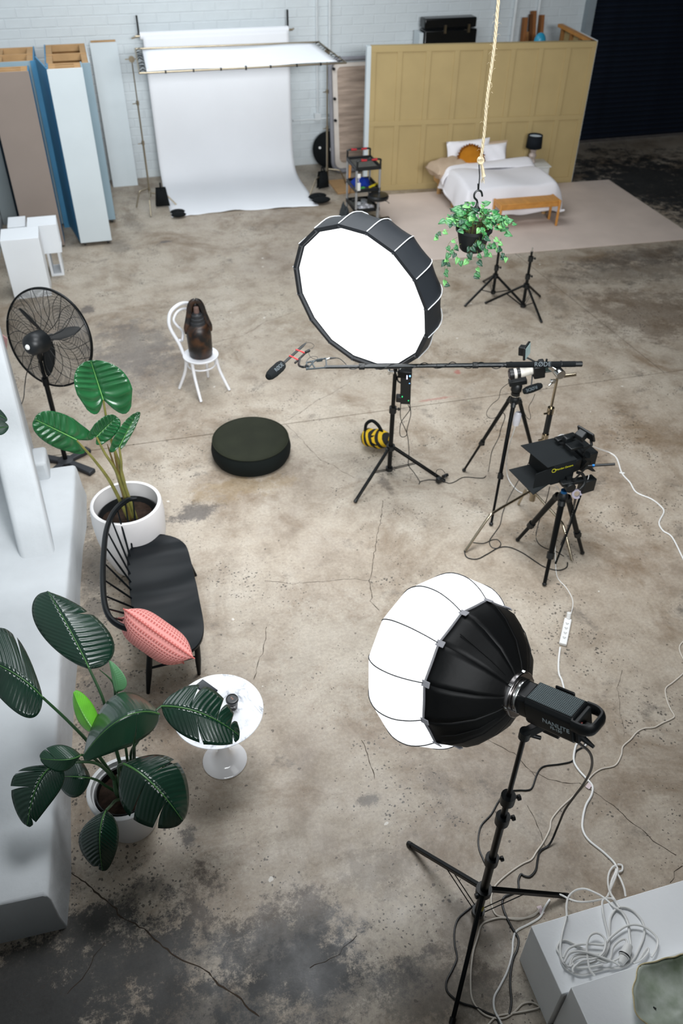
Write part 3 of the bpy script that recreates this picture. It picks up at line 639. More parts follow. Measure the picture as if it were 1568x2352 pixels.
pillow('pillow', 'white square pillow leaning to the right of the round cushion', bp_(.90, .27, .64), .62, .42, .15, md+wz*.03, lean+mn*-.12, linen)
mc = mat('mustard_cotton', '#b0701c', .95, 0, .12, 8, .3, 120)
cc = bp_(.50, .40, .66); an = (mn*.88+wz*.42).normalized()
rc = root('round_cushion', 'round mustard cushion with a frilled edge leaning on the white pillows', 'cushion', cc[:])
build(MB().lathe([(.001, -.07), (.09, -.065), (.16, -.045), (.205, -.01), (.21, 0), (.205, .01), (.16, .05), (.09, .075), (.001, .08)], cc, an, 32), 'body', mc, rc)
s_, w_2, _ = basis(an); fr = MB(); nf = 132
vs = []
for k in range(nf):
    t = 2*PI*k/nf; d_ = s_*math.cos(t)+w_2*math.sin(t); vs += [cc+d_*.2, cc+d_*(.245+.012*math.sin(t*31))+an*.02*math.sin(t*22)]
fr.add(vs, [(2*k, 2*k+1, 2*((k+1) % nf)+1, 2*((k+1) % nf)) for k in range(nf)]); build(fr, 'frill', mat('mustard_frill', '#7d4a12', .95, 0, .2, 20), rc, solid=.004)
# nightstand + lamp
nsw = mat('nightstand_white', '#dcdcd8', .5, 0, .02)
n0 = mp_(3.0, 0, .06)
r = root('nightstand', 'white two-drawer bedside table at the right of the bed', 'bedside table', n0[:]); NH = .45
nb_ = lambda a0, a1, d0, d1, z0, z1, nm, m=nsw, par=None, bev=.004: build(MB().prism([mp_(a0, z0, d0), mp_(a1, z0, d0), mp_(a1, z0, d1), mp_(a0, z0, d1)], (0, 0, z1-z0)), nm, m, par or r, bevel=bev)
nb_(2.72, 3.27, .05, .43, .02, NH-.02, 'body'); nb_(2.70, 3.29, .03, .46, NH-.02, NH, 'top')
nb_(2.74, 3.25, .432, .447, .05, .225, 'drawer'); nb_(2.74, 3.25, .432, .447, .235, .415, 'drawer')
lp = mp_(3.0, NH, .22); r = root('table_lamp', 'bedside lamp with a black drum shade and pale faceted base', 'lamp', lp[:])
build(MB().lathe([(.001, .0), (.05, .0), (.065, .02), (.05, .07), (.07, .13), (.045, .18), (.06, .22), (.02, .25), (.012, .30)], lp, (0, 0, 1), 9), 'base', mat('marbled_ceramic', '#b9aaa2', .4, 0, .4, 14), r, ang=15)
build(MB().lathe([(.138, .26), (.125, .47)], lp, (0, 0, 1), 28), 'shade', mat('black_shade', '#14191f', .85), r, solid=.004)
build(MB().lathe([(.001, .44), (.12, .44)], lp, (0, 0, 1), 28), 'diffuser', mat('shade_inner', '#c9d6e2', .8), r)
build(MB().box(mp_(2.86, NH+.025, .2), (.05, .03, .05)).box(mp_(2.84, NH+.055, .2), (.02, .02, .02)), 'small_jar', blk, label='small dark jar on the bedside table left of the lamp', cat='jar', bevel=.004)
# bench
bo = mat('honey_oak', '#c98d45', .5, 0, .12, 3, stretch=(6, 1, 6)); q0, q1, q2, q3 = P(1150, 473, .42), P(1290, 462, .42), P(1268, 449, .42), P(1130, 458, .42)
ax_ = (q1-q0).normalized(); ay_ = Vector((-ax_.y, ax_.x, 0)); bl = (q1-q0).length; bd = .32
r = root('wooden_bench', 'low honey coloured oak bench at the foot of the bed', 'bench', (q0+ax_*bl/2+ay_*bd/2-Vector((0, 0, .42)))[:])
bq = lambda a, d, z: Vector((q0.x, q0.y, 0))+ax_*a+ay_*d+Vector((0, 0, z))
def bb2(a0, a1, d0, d1, z0, z1, nm): build(MB().prism([bq(a0, d0, z0), bq(a1, d0, z0), bq(a1, d1, z0), bq(a0, d1, z0)], (0, 0, z1-z0)), nm, bo, r, bevel=.006)
bb2(0, bl, .02, bd-.02, .40, .425, 'seat')
bb2(.04, bl-.04, .02, .045, .33, .4, 'apron'); bb2(.04, bl-.04, bd-.045, bd-.02, .33, .4, 'apron')
for a in (0, bl-.04): bb2(a+.005, a+.035, .05, bd-.05, .34, .4, 'end_rail')
for a in (.02, bl-.02):
    for d in (.02, bd-.02): build(MB().bar(bq(a, d, CZ), bq(a, d, .43), .036, .036, ax_), 'leg', bo, r, bevel=.008)
# ------------------------------------------------------------------ trolley and stool
al = mat('aluminium', '#b4b7ba', .35, .7, .03); red = mat('red_grip', '#b5202b', .5)
r = root('utility_trolley', 'black three-shelf utility trolley with red-gripped handles and silver posts', 'trolley', (4.15, 13.1, 0))
tx0, tx1, ty0, ty1 = 3.94, 4.36, 12.86, 13.42
mesh_m = mat('shelf_mat', '#53534f', .8, 0, .15, 30)
for z in (.2, .52, .86):
    s = build(MB().b2((tx0, ty0, z), (tx1, ty1, z+.012)), 'shelf', blk, r)
    for a, b in (((tx0, ty0, z), (tx1, ty0+.02, z+.055)), ((tx0, ty1-.02, z), (tx1, ty1, z+.055)), ((tx0, ty0+.02, z), (tx0+.02, ty1-.02, z+.055)), ((tx1-.02, ty0+.02, z), (tx1, ty1-.02, z+.055))):
        build(MB().b2(a, b), 'shelf_lip', blk, s, bevel=.003)
    build(MB().b2((tx0+.03, ty0+.03, z+.013), (tx1-.03, ty1-.03, z+.016)), 'liner', mesh_m, s)
for x in (tx0+.018, tx1-.018):
    for y in (ty0+.018, ty1-.018):
        build(MB().cyl((x, y, .12), (x, y, .88), .019, 12), 'post', al, r)
        cs = build(MB().cyl((x, y, .09), (x, y, .14), .014, 10), 'castor', al, r); build(MB().cyl((x-.014, y-.01, .045), (x+.014, y-.01, .045), .044, 16), 'wheel', blk, cs)
for y in (ty0, ty1):
    hp = smooth_path([(tx0+.02, y, .87), (tx0+.02, y, .97), (tx0+.05, y, 1.02), (tx1-.05, y, 1.02), (tx1-.02, y, .97), (tx1-.02, y, .87)], 5)
    h = build(MB().tube(hp, .016, 8), 'handle', blk, r)
    for x in (tx0+.08, tx0+.25): build(MB().cyl((x, y, 1.02), (x+.09, y, 1.02), .0195, 10), 'grip', red, h)
def cloth_lump(nm, lab, c, sx, sy, sz, m, cat='cloth', seed=1, grp=None):
    rr = np.random.RandomState(seed); ph = rr.rand(6)*6; c = Vector(c)
    def fn(u, v):
        x, y = 2*u-1, 2*v-1; e = max(0, 1-(x**2+y**2)**1.1); k = 1+.12*math.sin(4*math.atan2(y, x)+ph[0])
        z = e**.5*(.7+.3*math.sin(5*x+ph[1])*math.cos(4*y+ph[2])+.15*math.sin(13*x+9*y+ph[3]))
        return c+Vector((x*sx/2*k, y*sy/2*k, max(0, z)*sz))
    return build(MB().grid(fn, 18, 18), nm, m, solid=.004, soff=1, label=lab, cat=cat, group=grp)
cloth_lump('folded_cloth', 'crumpled royal blue cloth on the middle trolley shelf', (4.12, 13.2, .54), .34, .26, .12, mat('royal_blue', '#17389a', .8, 0, .1, 6), seed=4)
cloth_lump('plastic_wrap', 'crumpled clear silver plastic wrap on the bottom trolley shelf', (4.17, 12.98, .218), .30, .2, .08, mat('silver_plastic', '#b9b9be', .25, .3, .3, 20), seed=6, cat='plastic')
yel = mat('tape_yellow', '#d9c21f', .5); grn = mat('tape_green', '#47a54a', .5)
for i, (x, y, m, lab) in enumerate([(4.24, 12.98, yel, 'larger yellow clamp on the middle trolley shelf'), (4.33, 13.05, yel, 'yellow clamp at the right edge of the middle trolley shelf'), (4.06, 12.93, grn, 'green clamp on the middle trolley shelf')]):
    build(MB().bar((x-.04, y, .55), (x+.04, y+.02, .57), .02, .03).bar((x-.03, y+.03, .55), (x+.05, y-.02, .58), .012, .02), 'spring_clamp', m, label=lab, cat='clamp', group='clamps on the trolley', bevel=.003)
build(MB().lathe([(.035, 0), (.055, 0), (.055, .05), (.035, .05), (.035, 0)], (4.2, 13.22, .218), (0, 0, 1), 20), 'tape_roll', mat('tape_grey', '#a9aeb4', .4), label='grey roll of tape on the bottom trolley shelf', cat='tape')
build(MB().lathe([(.02, 0), (.04, 0), (.04, .03), (.02, .03), (.02, 0)], (4.1, 13.17, .218), (0, 0, 1), 20), 'tape_roll', mat('tape_white', '#d5d8db', .4), label='small white tape roll beside the grey one on the bottom shelf', cat='tape')
build(MB().b2((4.02, 13.3, .218), (4.22, 13.36, .25)), 'black_tool', blk, label='long black tool at the back of the bottom trolley shelf', cat='tool', bevel=.006)
for z, w in ((.76, .06), (.56, .12)): build(MB().b2((3.962, ty0-.03, z), (4.01, ty0-.004, z+w)), 'power_strip', whitep, label='upper small white adapter hanging on the front trolley post' if z > .7 else 'lower white power strip hanging on the front trolley post', cat='power strip', bevel=.004)
build(MB().tube(smooth_path([(3.985, 12.835, .76), (3.975, 12.83, .72), (3.99, 12.83, .68)], 4), .004, 6), 'adapter_cable', whitep, label='short white cord between the adapters on the trolley post', cat='cable')
cloth_lump('cloth_bag', 'grey cloth bag slumped on the floor at the left side of the trolley', (3.84, 13.15, .0), .14, .26, .30, mat('grey_cloth', '#3b4043', .85, 0, .1), cat='bag', seed=2)
sx, sy = 4.29, 12.76
r = root('rolling_stool', 'black padded rolling stool in front of the trolley', 'stool', (sx, sy, 0))
build(MB().lathe([(.001, .43), (.14, .43), (.168, .445), (.172, .48), (.155, .505), (.08, .515), (.001, .515)], (sx, sy, 0), (0, 0, 1), 30), 'seat', mat('black_vinyl', '#111416', .3), r)
build(MB().cyl((sx, sy, .26), (sx, sy, .43), .017, 12).cyl((sx, sy, .09), (sx, sy, .27), .026, 12), 'gas_column', al, r)
build(MB().tube([(sx+.05, sy-.02, .42), (sx+.14, sy-.06, .40), (sx+.17, sy-.07, .37)], .006, 6), 'lever', blk, r)
for k in range(5):
    t = 2*PI*k/5+.4; d = Vector((math.cos(t), math.sin(t), 0)); lg = build(MB().bar(Vector((sx, sy, .10))+d*.02, Vector((sx, sy, .075))+d*.25, .05, .03), 'leg', blk, r, bevel=.006)
    p = Vector((sx, sy, .03))+d*.24; build(MB().cyl(p-Vector((.012, 0, 0)), p+Vector((.012, 0, 0)), .028, 12).cyl(p, p+Vector((0, 0, .05)), .01, 8), 'wheel', blk, lg)
# ------------------------------------------------------------------ hanging planter and rope
hempm = mat('hemp_rope', '#b3a68b', .9, 0, .12, 30)
pz = 2.62; pc = P(1083, 573, pz)      # bottom centre of the pot
r = root('hanging_planter', 'black hanging pot with trailing variegated green vines on a plastic hook', 'hanging plant', pc[:])
build(MB().lathe([(.001, 0), (.085, 0), (.098, .015), (.128, .15), (.14, .152), (.14, .172), (.128, .172), (.118, .16), (.088, .02), (.001, .02)], pc, (0, 0, 1), 28), 'pot', mat('black_pot', '#15181a', .5), r)
build(MB().lathe([(.001, .15), (.12, .15)], pc, (0, 0, 1), 20), 'soil', mat('soil', '#2b2019', .95, 0, .4, 30, .5, 60), r)
hz = up(pc, 1095, 470)-.03; hk = Vector((pc.x, pc.y, hz)); hk0 = hk
build(MB().lathe([(.012, -.02), (.028, -.015), (.03, 0), (.012, .02), (.008, .05)], hk, (0, 0, 1), 10), 'hook_base', blk, r)
hkp = [hk+Vector(v) for v in ((0, 0, .03), (-.004, 0, .06), (-.028, 0, .085), (-.03, 0, .115), (-.008, 0, .135), (.02, 0, .125), (.032, 0, .1), (.034, 0, .088))]
build(MB().tube(smooth_path(hkp, 5), .0075, 8), 'hook', blk, r)
for k in range(3):
    t = 2*PI*k/3+.5; build(MB().tube([hk+Vector((.02*math.cos(t), .02*math.sin(t), -.01)), pc+Vector((.134*math.cos(t), .134*math.sin(t), .165))], .0016, 5), 'wire', blk, r)
ivy = mat('ivy_leaf', '#2b6836', .45, 0, .35, 22, .2, 40, coords='Object'); ivl = mat('ivy_leaf_pale', '#5c9653', .45, 0, .3, 25); ivd = mat('ivy_leaf_dark', '#173f2a', .45, 0, .35, 22); vinem = mat('vine_stem', '#5d6b38', .7)
def leafmesh(nm, m, vm, s=.06):
    """heart shaped leaf lying along +y, folded slightly at the midrib"""
    prof_ = [(0, 0), (.30, -.12), (.48, .1), (.46, .35), (.3, .65), (.1, .92), (0, 1.05)]
    vs, fs = [], []; mid = [(0, 0), (0, .05), (0, .2), (0, .4), (0, .65), (0, .9), (0, 1.05)]
    for sx_ in (-1, 1):
        o = len(vs)
        for (x, y), (mx, my) in zip(prof_, mid):
            vs.append((0, my*s, -.0*s)); vs.append((sx_*x*.55*s, (y*.55+my*.45)*s, .09*s)); vs.append((sx_*x*s, y*s, .02*s-.12*s*y*y))
        for i in range(6):
            for j in range(2):
                q = (o+i*3+j, o+(i+1)*3+j, o+(i+1)*3+j+1, o+i*3+j+1); fs.append(q if sx_ > 0 else q[::-1])
    me_ = bpy.data.meshes.new(nm); me_.from_pydata(vs, [], fs); me_.materials.append(m); me_.shade_smooth(); return me_
lms = [leafmesh('leaf', ivy, vinem), leafmesh('leaf', ivl, vinem), leafmesh('leaf', ivd, vinem), leafmesh('leaf', ivy, vinem)]
rr = random.Random(11); leaf_n = 0
def put_leaf(me_, p, d, nrm, s, par):
    global leaf_n
    d = Vector(d).normalized(); n_ = Vector(nrm); n_ = (n_-d*n_.dot(d)).normalized(); x = d.cross(n_).normalized()
    M = Matrix((x, d, n_)).transposed().to_4x4() @ Matrix.Scale(s, 4); M.translation = Vector(p)-ORG[par.name]
    o = bpy.data.objects.new('leaf', me_); C.objects.link(o); o.parent = par; o.matrix_local = M; leaf_n += 1; return o
vines = MB(); top = pc+Vector((0, 0, .17))
for k in range(76):       # bushy crown
    t = rr.uniform(0, 2*PI); R_ = rr.uniform(.05, .235); h = rr.uniform(.0, .15)*(1.1-R_*2.2)+.02
    if math.cos(t) > .3: R_ *= 1.15
    p0 = top+Vector((.07*math.cos(t), .07*math.sin(t), -.02)); p2 = top+Vector((R_*math.cos(t), R_*math.sin(t), h-.3*max(0, R_-.15))); p1 = p0.lerp(p2, .5)+Vector((0, 0, .05))
    pts = smooth_path([p0, p1, p2], 5); vines.tube(pts, .0016, 5)
    for q in range(4):
        pp = pts[-1-q*2] if q*2 < len(pts) else pts[0]; a = t+rr.uniform(-1.3, 1.3)
        if leaf_n < 240: put_leaf(lms[rr.choice([0, 0, 1, 2, 3])], pp+Vector((rr.uniform(-.01, .01), rr.uniform(-.01, .01), rr.uniform(-.005, .02))), (math.cos(a), math.sin(a), rr.uniform(-.5, .3)), (rr.uniform(-.3, .3), -.55+rr.uniform(-.3, .3), .8), rr.uniform(.5, .95), r)
trails = [([(1050, 545), (1030, 560), (1022, 600), (1022, 640), (1021, 652)], 6), ([(1058, 560), (1035, 575), (1028, 595), (1027, 620)], 6), ([(1050, 555), (1043, 575), (1050, 590), (1057, 600)], 4), ([(1095, 575), (1098, 595), (1094, 620), (1090, 632)], 5), ([(1080, 570), (1075, 590), (1073, 598)], 3),
          ([(1030, 530), (1010, 532), (1003, 536), (1004, 545)], 4), ([(1100, 560), (1118, 563), (1130, 560), (1140, 566), (1150, 590)], 6), ([(1125, 540), (1143, 555), (1150, 570), (1157, 588), (1162, 592)], 6), ([(1110, 560), (1120, 580), (1122, 583)], 3), ([(1095, 550), (1085, 565), (1078, 568)], 3), ([(1140, 520), (1158, 510), (1163, 505)], 4), ([(1100, 545), (1102, 560), (1108, 570)], 3)]
def on_plane(px, py, c, off=0):      # point of the ray through (px, py) lying on the vertical plane through c that faces the viewer
    v = ray(px, py); n_ = Vector((c.x, c.y, 0)).normalized(); t = (c.dot(n_)-CAM_H*0-off)/(v.dot(n_)); return Vector((v.x*t, v.y*t, CAM_H+v.z*t))
for px, n_ in trails:
    pts = smooth_path([on_plane(a, b, pc, .14) for a, b in px], 5); vines.tube(pts, .0014, 5)
    for q in range(n_):
        pp = pts[min(len(pts)-1, int((q+1)/n_*(len(pts)-1)))]; a = rr.uniform(-1.2, 1.2)
        put_leaf(lms[rr.choice([0, 1, 2])], pp, (math.sin(a), -.35, -.8+rr.uniform(-.2, .5)), (rr.uniform(-.3, .3), -1, .5), rr.uniform(.55, .85), r)
build(vines, 'vines', vinem, r, kind='stuff')
# rope above the planter
kn = up(pc, 1103, 372); kp = Vector((pc.x+.0, pc.y, kn))
kp = on_plane(1103, 372, pc); tp = on_plane(1137, 0, pc); d = (tp-kp); tp2 = kp+Vector((d.x*.12, d.y*.12, 0))+Vector((0, 0, 7.0-kp.z))
tp2.x = tp.x+.02; L_ = (tp2-kp).length
r = root('hemp_rope', 'frayed natural hemp rope hanging from the roof and knotted above the planter', 'rope', kp[:])
for ph in (0, 2*PI/3, 4*PI/3):
    a_, b__, dd = basis(tp2-kp); pts = []
    for i in range(260):
        t = i/259; p = kp.lerp(tp2, t)+Vector((.004*math.sin(t*40), 0, 0)); an_ = ph+t*L_/.055*2*PI*.5; pts.append(p+(a_*math.cos(an_)+b__*math.sin(an_))*.0058)
    build(MB().tube(pts, .0062, 6), 'strand', hempm, r)
kt = MB()
for (a, b_, c_) in ((.020, .5, 0), (.016, 1.3, .9), (.019, 2.2, -.7)):
    kt.tube([kp+Vector((a*math.cos(2*PI*q/14)*1.1, a*math.sin(2*PI*q/14+b_)*.7, a*math.sin(2*PI*q/14+c_)*.9+.01)) for q in range(14)], .009, 6, closed=True)
build(kt, 'knot', hempm, r)
te = [on_plane(1105, 375, pc), on_plane(1108, 390, pc), on_plane(1110, 405, pc)]
build(MB().tube(smooth_path(te, 4), [.011, .011, .011, .012, .013, .013, .013, .015, .018][:9], 6), 'frayed_tail', hempm, r)
fz = MB(); rr2 = random.Random(3)
for i in range(150):
    t = rr2.random(); p = kp.lerp(tp2, t); a = rr2.uniform(0, 6.28); e = Vector((math.cos(a)*.035, math.sin(a)*.035, rr2.uniform(-.03, .03))); fz.tube([p+e*.3, p+e*.7+Vector((0, 0, .01)), p+e], .0007, 3)
for i in range(14):
    p = te[-1]; e = Vector((rr2.uniform(-.02, .02), rr2.uniform(-.02, .02), -rr2.uniform(.02, .05))); fz.tube([p, p+e*.6, p+e], .0015, 3)
build(fz, 'rope_fuzz', hempm, r, kind='stuff')
hkt = hk0+Vector((0, 0, .135)); hc = [kp+Vector((-.012, 0, 0)), kp.lerp(hkt, .5), hkt+Vector((0, 0, .0))]
build(MB().tube(hc, .004, 6), 'power_cable', blk, r)
build(MB().tube([hkt+Vector((-.006, 0, -.004)), hkt+Vector((-.012, 0, .05))], .004, 6), 'cord_end', blk, r)
# ------------------------------------------------------------------ black tripod light stands
def lstand(name, lab, base, feet, hc_, hb_, tops, cat='light stand', rr_=.0165, m=blkm, group=None, decal=False, brace=.45, spigot=True, ls=1.0):
    """hc_: height of the leg collar, hb_: height of the lower brace collar, tops: list of section end heights"""
    base = Vector((base[0], base[1], 0)); r = root(name, lab, cat, base[:], group); zz = [max(.03, hb_-.05)]+list(tops)
    for k in range(len(zz)-1):
        build(MB().cyl(base+Vector((0, 0, zz[k])), base+Vector((0, 0, zz[k+1])), rr_*(1-.16*k), 14), 'pole_section', m, r)
        if k:
            c_ = build(MB().cyl(base+Vector((0, 0, zz[k]-.035)), base+Vector((0, 0, zz[k]+.03)), rr_*1.55, 14), 'collar', blk, r)
            build(MB().cyl(base+Vector((rr_, 0, zz[k])), base+Vector((rr_+.035, -.01, zz[k])), .007, 8).cyl(base+Vector((rr_+.025, -.01, zz[k])), base+Vector((rr_+.04, -.01, zz[k])), .016, 10), 'knob', blk, c_)
    hub = build(MB().cyl(base+Vector((0, 0, hc_-.025)), base+Vector((0, 0, hc_+.025)), rr_*1.9, 14), 'leg_collar', blk, r)
    build(MB().cyl(base+Vector((-.02, -.01, hc_)), base+Vector((-.06, -.02, hc_)), .007, 8).cyl(base+Vector((-.045, -.02, hc_)), base+Vector((-.062, -.02, hc_)), .017, 10), 'knob', blk, hub)
    build(MB().cyl(base+Vector((0, 0, hb_-.02)), base+Vector((0, 0, hb_+.02)), rr_*1.6, 14), 'brace_collar', blk, r)
    for f in feet:
        f = Vector((f[0], f[1], .012)); d = f-base; d.z = 0; dn = d.normalized(); a = base+dn*rr_*1.5+Vector((0, 0, hc_))
        lg = build(MB().bar(a, f, .019*ls, .024*ls), 'leg', m, r, bevel=.004); build(MB().cyl(f-(f-a).normalized()*.03, f+(f-a).normalized()*.004, .014*ls, 10), 'rubber_foot', blk, lg)
        q = a.lerp(f, brace); s = Vector((-dn.y, dn.x, 0))
        for sg in (-1, 1): build(MB().bar(base+dn*rr_+s*.012*sg+Vector((0, 0, hb_)), q+s*.012*sg, .008, .004, s), 'brace', m, lg)
    if spigot: build(MB().cyl(base+Vector((0, 0, tops[-1])), base+Vector((0, 0, tops[-1]+.05)), .008, 10), 'spigot', chrome, r)
    return r
b1 = P(1133, 678); b1.x = 5.20; b1.y = 9.92
lstand('light_stand', 'empty black light stand under the hanging plant, left of the pair', P(1131, 680), [P(1067, 705), P(1206, 706), P(1110, 648)], .30, .06, [.42, .78], rr_=.021, ls=1.2)
lstand('light_stand', 'empty black light stand right of the pair, its short column bare', P(1200, 706), [P(1114, 698), P(1243, 742), P(1239, 682)], .32, .03, [.45, .70, .80], rr_=.022, ls=1.2)
# ------------------------------------------------------------------ round softbox (middle)
sb = P(893, 1087)
st = lstand('light_stand', 'black light stand carrying the big round softbox', sb, [P(815, 1155), P(1020, 1107), P(900, 1030)], .33, .06, [.78, 1.5, 2.02], spigot=False, rr_=.023, ls=1.3)
nrm = orient(833, 678, .668, -.736, .677, False); Cc = PY(828, 688, sb.y+nrm.y*.50)
black_sb = mat('softbox_fabric', '#1b1f24', .55, 0, .08, 6, .1, 20); trimw = mat('silver_piping', '#d5d8da', .4)
r = root('round_softbox', 'large round black softbox with a glowing white front, mounted on the middle light stand', 'softbox', Cc[:])
s_, w_2, _ = basis(nrm); NS = 16; SR = 177*(RM.transposed() @ (Cc-Vector((0, 0, CAM_H)))).z*-1/F_PX/.945
glow = mat('lit_diffuser', '#ffffff', .9, 0, 0, emit='#fdfefe', es=2.2)
def ringp(k, rad, s): 
    t = 2*PI*(k+.5)/NS; return Cc+(s_*math.cos(t)+w_2*math.sin(t))*rad+nrm*s
df = MB(); vs = [Cc+nrm*.012]+[ringp(k, SR*.93, .004+.004*math.sin(k*2.1)) for k in range(NS)]+[ringp(k, SR*.5, .012) for k in range(NS)]
df.add(vs, [(1+k, 1+(k+1) % NS, 17+(k+1) % NS, 17+k) for k in range(NS)]+[(0, 17+k, 17+(k+1) % NS) for k in range(NS)])
build(df, 'front_diffuser', glow, r)
profs = [(SR*.945, -.01), (SR*.955, .03), (SR, .028), (SR*1.0, -.02), (SR*1.0, -.13), (SR*.965, -.22), (SR*.86, -.33), (SR*.62, -.43), (SR*.32, -.50), (SR*.16, -.53)]
for k in range(NS):
    mb = MB()
    def fn(u, v):
        i = u*(len(profs)-1); a = int(min(len(profs)-2, i)); f = i-a; rad = profs[a][0]*(1-f)+profs[a+1][0]*f; s = profs[a][1]*(1-f)+profs[a+1][1]*f
        bow = .009*math.sin(PI*v)*(1 if u > .4 else 0); return (ringp(k, rad, s).lerp(ringp(k+1, rad, s), v))*1.0+((ringp(k, rad, s)+ringp(k+1, rad, s))/2-Cc-nrm*s).normalized()*(-bow)
    build(mb.grid(fn, len(profs)-1, 4), 'fabric_gore', black_sb, r)
    rb = smooth_path([ringp(k, a*1.006, b_) for a, b_ in profs[2:]], 2); build(MB().tube(rb, .004, 5), 'rib_piping', trimw, r)
    q = ringp(k, SR*1.0, .0); build(MB().box(ringp(k, SR*.97, .032), (.02, .02, .012)), 'corner_tab', black_sb, r)
build(MB().cyl(Cc-nrm*.48, Cc-nrm*.56, .1, 20), 'speed_ring', blkm, r)
hb_ = Cc-nrm*.56
lh = root('lamp_unit', 'black lamp head behind the big round softbox on the middle stand', 'studio light', (hb_-nrm*.12)[:])
build(MB().bar(hb_, hb_-nrm*.26, .14, .13), 'housing', blk, lh, bevel=.01); build(MB().bar(hb_-nrm*.05-Vector((0, 0, .10)), hb_-nrm*.2-Vector((0, 0, .1)), .05, .06), 'mount', blk, lh, bevel=.004)
tag(lh, kind='thing')
# controller hanging on the stand
cb = Vector((sb.x, sb.y, 0)); cz = up(cb, 905, 850)
r = root('light_controller', 'black light controller box hanging on the middle light stand', 'controller', (cb+Vector((.17, -.05, .86)))[:])
cA = on_plane(930, 850, cb, 0); cB = on_plane(928, 925, cb, 0); u_ = (cA-cB).normalized(); rgt = Vector((cb.y, -cb.x, 0)).normalized(); ou = rgt.cross(u_)
CR = Matrix((rgt, ou, u_)).transposed(); cc0 = (cA+cB)/2
build(MB().box(cc0+rgt*.01, (.10, .07, (cA-cB).length), CR), 'housing', blk, r, bevel=.012)
build(MB().box(cc0+u_*(.15)+rgt*.0, (.13, .09, .07), CR), 'control_head', blkm, r, bevel=.008)
build(MB().box(cc0-u_*.13-rgt*.05, (.06, .07, .06), CR), 'connector_block', blk, r, bevel=.008)
build(MB().tube(smooth_path([cc0+rgt*x+u_*z-ou*.0 for x, z in ((-.05, .13), (-.07, .1), (-.065, .06), (-.04, .04))], 4), .008, 6), 'handle', blk, r)
dispm = mat('blue_display', '#5fb4ff', .5, emit='#8cc4ff', es=2.0, var=0); ledg = mat('green_led', '#30d080', .5, emit='#30e080', es=2.0, var=0); cool = mat('white_led', '#e0e0ff', .5, emit='#d8d8ff', es=2.0, var=0)
face = lambda x, z: cc0+rgt*x+u_*z-ou*.0
vn = (Vector((0, 0, CAM_H))-cc0).normalized(); fo = -ou if (-ou).dot(vn) > 0 else ou
for x, z, w, h, m, o_ in ((.02, .13, .008, .04, cool, .046), (.047, .145, .012, .016, dispm, .046), (.045, .06, .008, .006, dispm, .037), (-.02, -.09, .007, .012, ledg, .037), (.04, -.13, .007, .007, ledg, .037)):
    build(MB().box(face(x, z)+fo*o_, (w, .004, h), CR), 'indicator', m, r)
build(MB().box(cc0+u_*.15-rgt*.11, (.09, .03, .03), CR).box(cc0+u_*.155-rgt*.15, (.02, .05, .05), CR), 'clamp', chrome, r, bevel=.005)
# cable loops from the controller to floor
op = lambda l: [on_plane(x, y, cb, .02) for x, y in l]
build(cable(op([(920, 926), (919, 950), (921, 965), (930, 985), (934, 998), (926, 1004), (919, 1000), (918, 985), (922, 968), (935, 950), (941, 940), (937, 930)]), .004), 'cable', blk, label='black cord looping from the controller on the middle stand', cat='cable')
build(cable(op([(941, 928), (943, 950), (940, 965), (934, 990), (937, 1010), (939, 1040), (938, 1068)])+[P(950, 1085, .12), P(963, 1105, .01), P(962, 1112, .005), P(966, 1106, .006), P(985, 1102, .006), P(1003, 1103, .006)], .004), 'cable', blk, label='black cord falling from the controller to the plug at the stand foot', cat='cable')
pl = P(1010, 1106, .0)
r = root('plug_adapter', 'black plug and adapter lying at the right foot of the middle stand', 'plug', pl[:])
build(MB().box(pl+Vector((-.02, -.02, .04)), (.06, .05, .06), rotz(.4)), 'plug', blk, r, bevel=.01); build(MB().cyl(pl+Vector((.04, .03, .03)), pl+Vector((.10, .05, .03)), .018, 12), 'socket', blk, r)
build(fcable([(1020, 1106), (1032, 1110), (1045, 1106), (1065, 1096), (1100, 1098), (1113, 1096), (1121, 1082), (1125, 1060, .25), (1130, 1035, .45), (1145, 1005, .55), (1150, 985, .65), (1159, 960, .8), (1157, 950, .86), (1150, 946, .9)], .004), 'cable', blk, label='black cord from the plug up to the camera tripod behind', cat='cable')
build(cable([P(1000, 1092, .13), P(1003, 1080, .16), P(1013, 1078, .12), P(1022, 1088, .06), P(1021, 1104, .02)], .003), 'cable', blk, label='thin cord looped over the right foot of the middle stand', cat='cable')
# striped sandbag
bb_ = Vector((2.38, 6.83, 0)); yst = bpy.data.materials.new('bee_stripes'); yst.use_nodes = True; nt = yst.node_tree; b = nt.nodes['Principled BSDF']; b.inputs['Roughness'].default_value = .8
g_ = nt.nodes.new('ShaderNodeNewGeometry'); mp2 = nt.nodes.new('ShaderNodeMapping'); mp2.inputs['Rotation'].default_value = (.4, .3, .9); wv_ = nt.nodes.new('ShaderNodeTexWave'); wv_.inputs['Scale'].default_value = 5.2; wv_.inputs['Distortion'].default_value = 1.6; wv_.inputs['Detail'].default_value = 1; wv_.inputs['Detail Scale'].default_value = 1.5
rp_ = nt.nodes.new('ShaderNodeValToRGB'); rp_.color_ramp.interpolation = 'CONSTANT'; rp_.color_ramp.elements[0].color = srgb('#14140f'); rp_.color_ramp.elements[1].position = .52; rp_.color_ramp.elements[1].color = srgb('#d8b21a')
nt.links.new(g_.outputs['Position'], mp2.inputs[0]); nt.links.new(mp2.outputs[0], wv_.inputs[0]); nt.links.new(wv_.outputs[1], rp_.inputs[0]); nt.links.new(rp_.outputs[0], b.inputs['Base Color'])
r = root('striped_sandbag', 'yellow and black tiger-striped sandbag on the floor behind the middle light stand', 'sandbag', bb_[:])
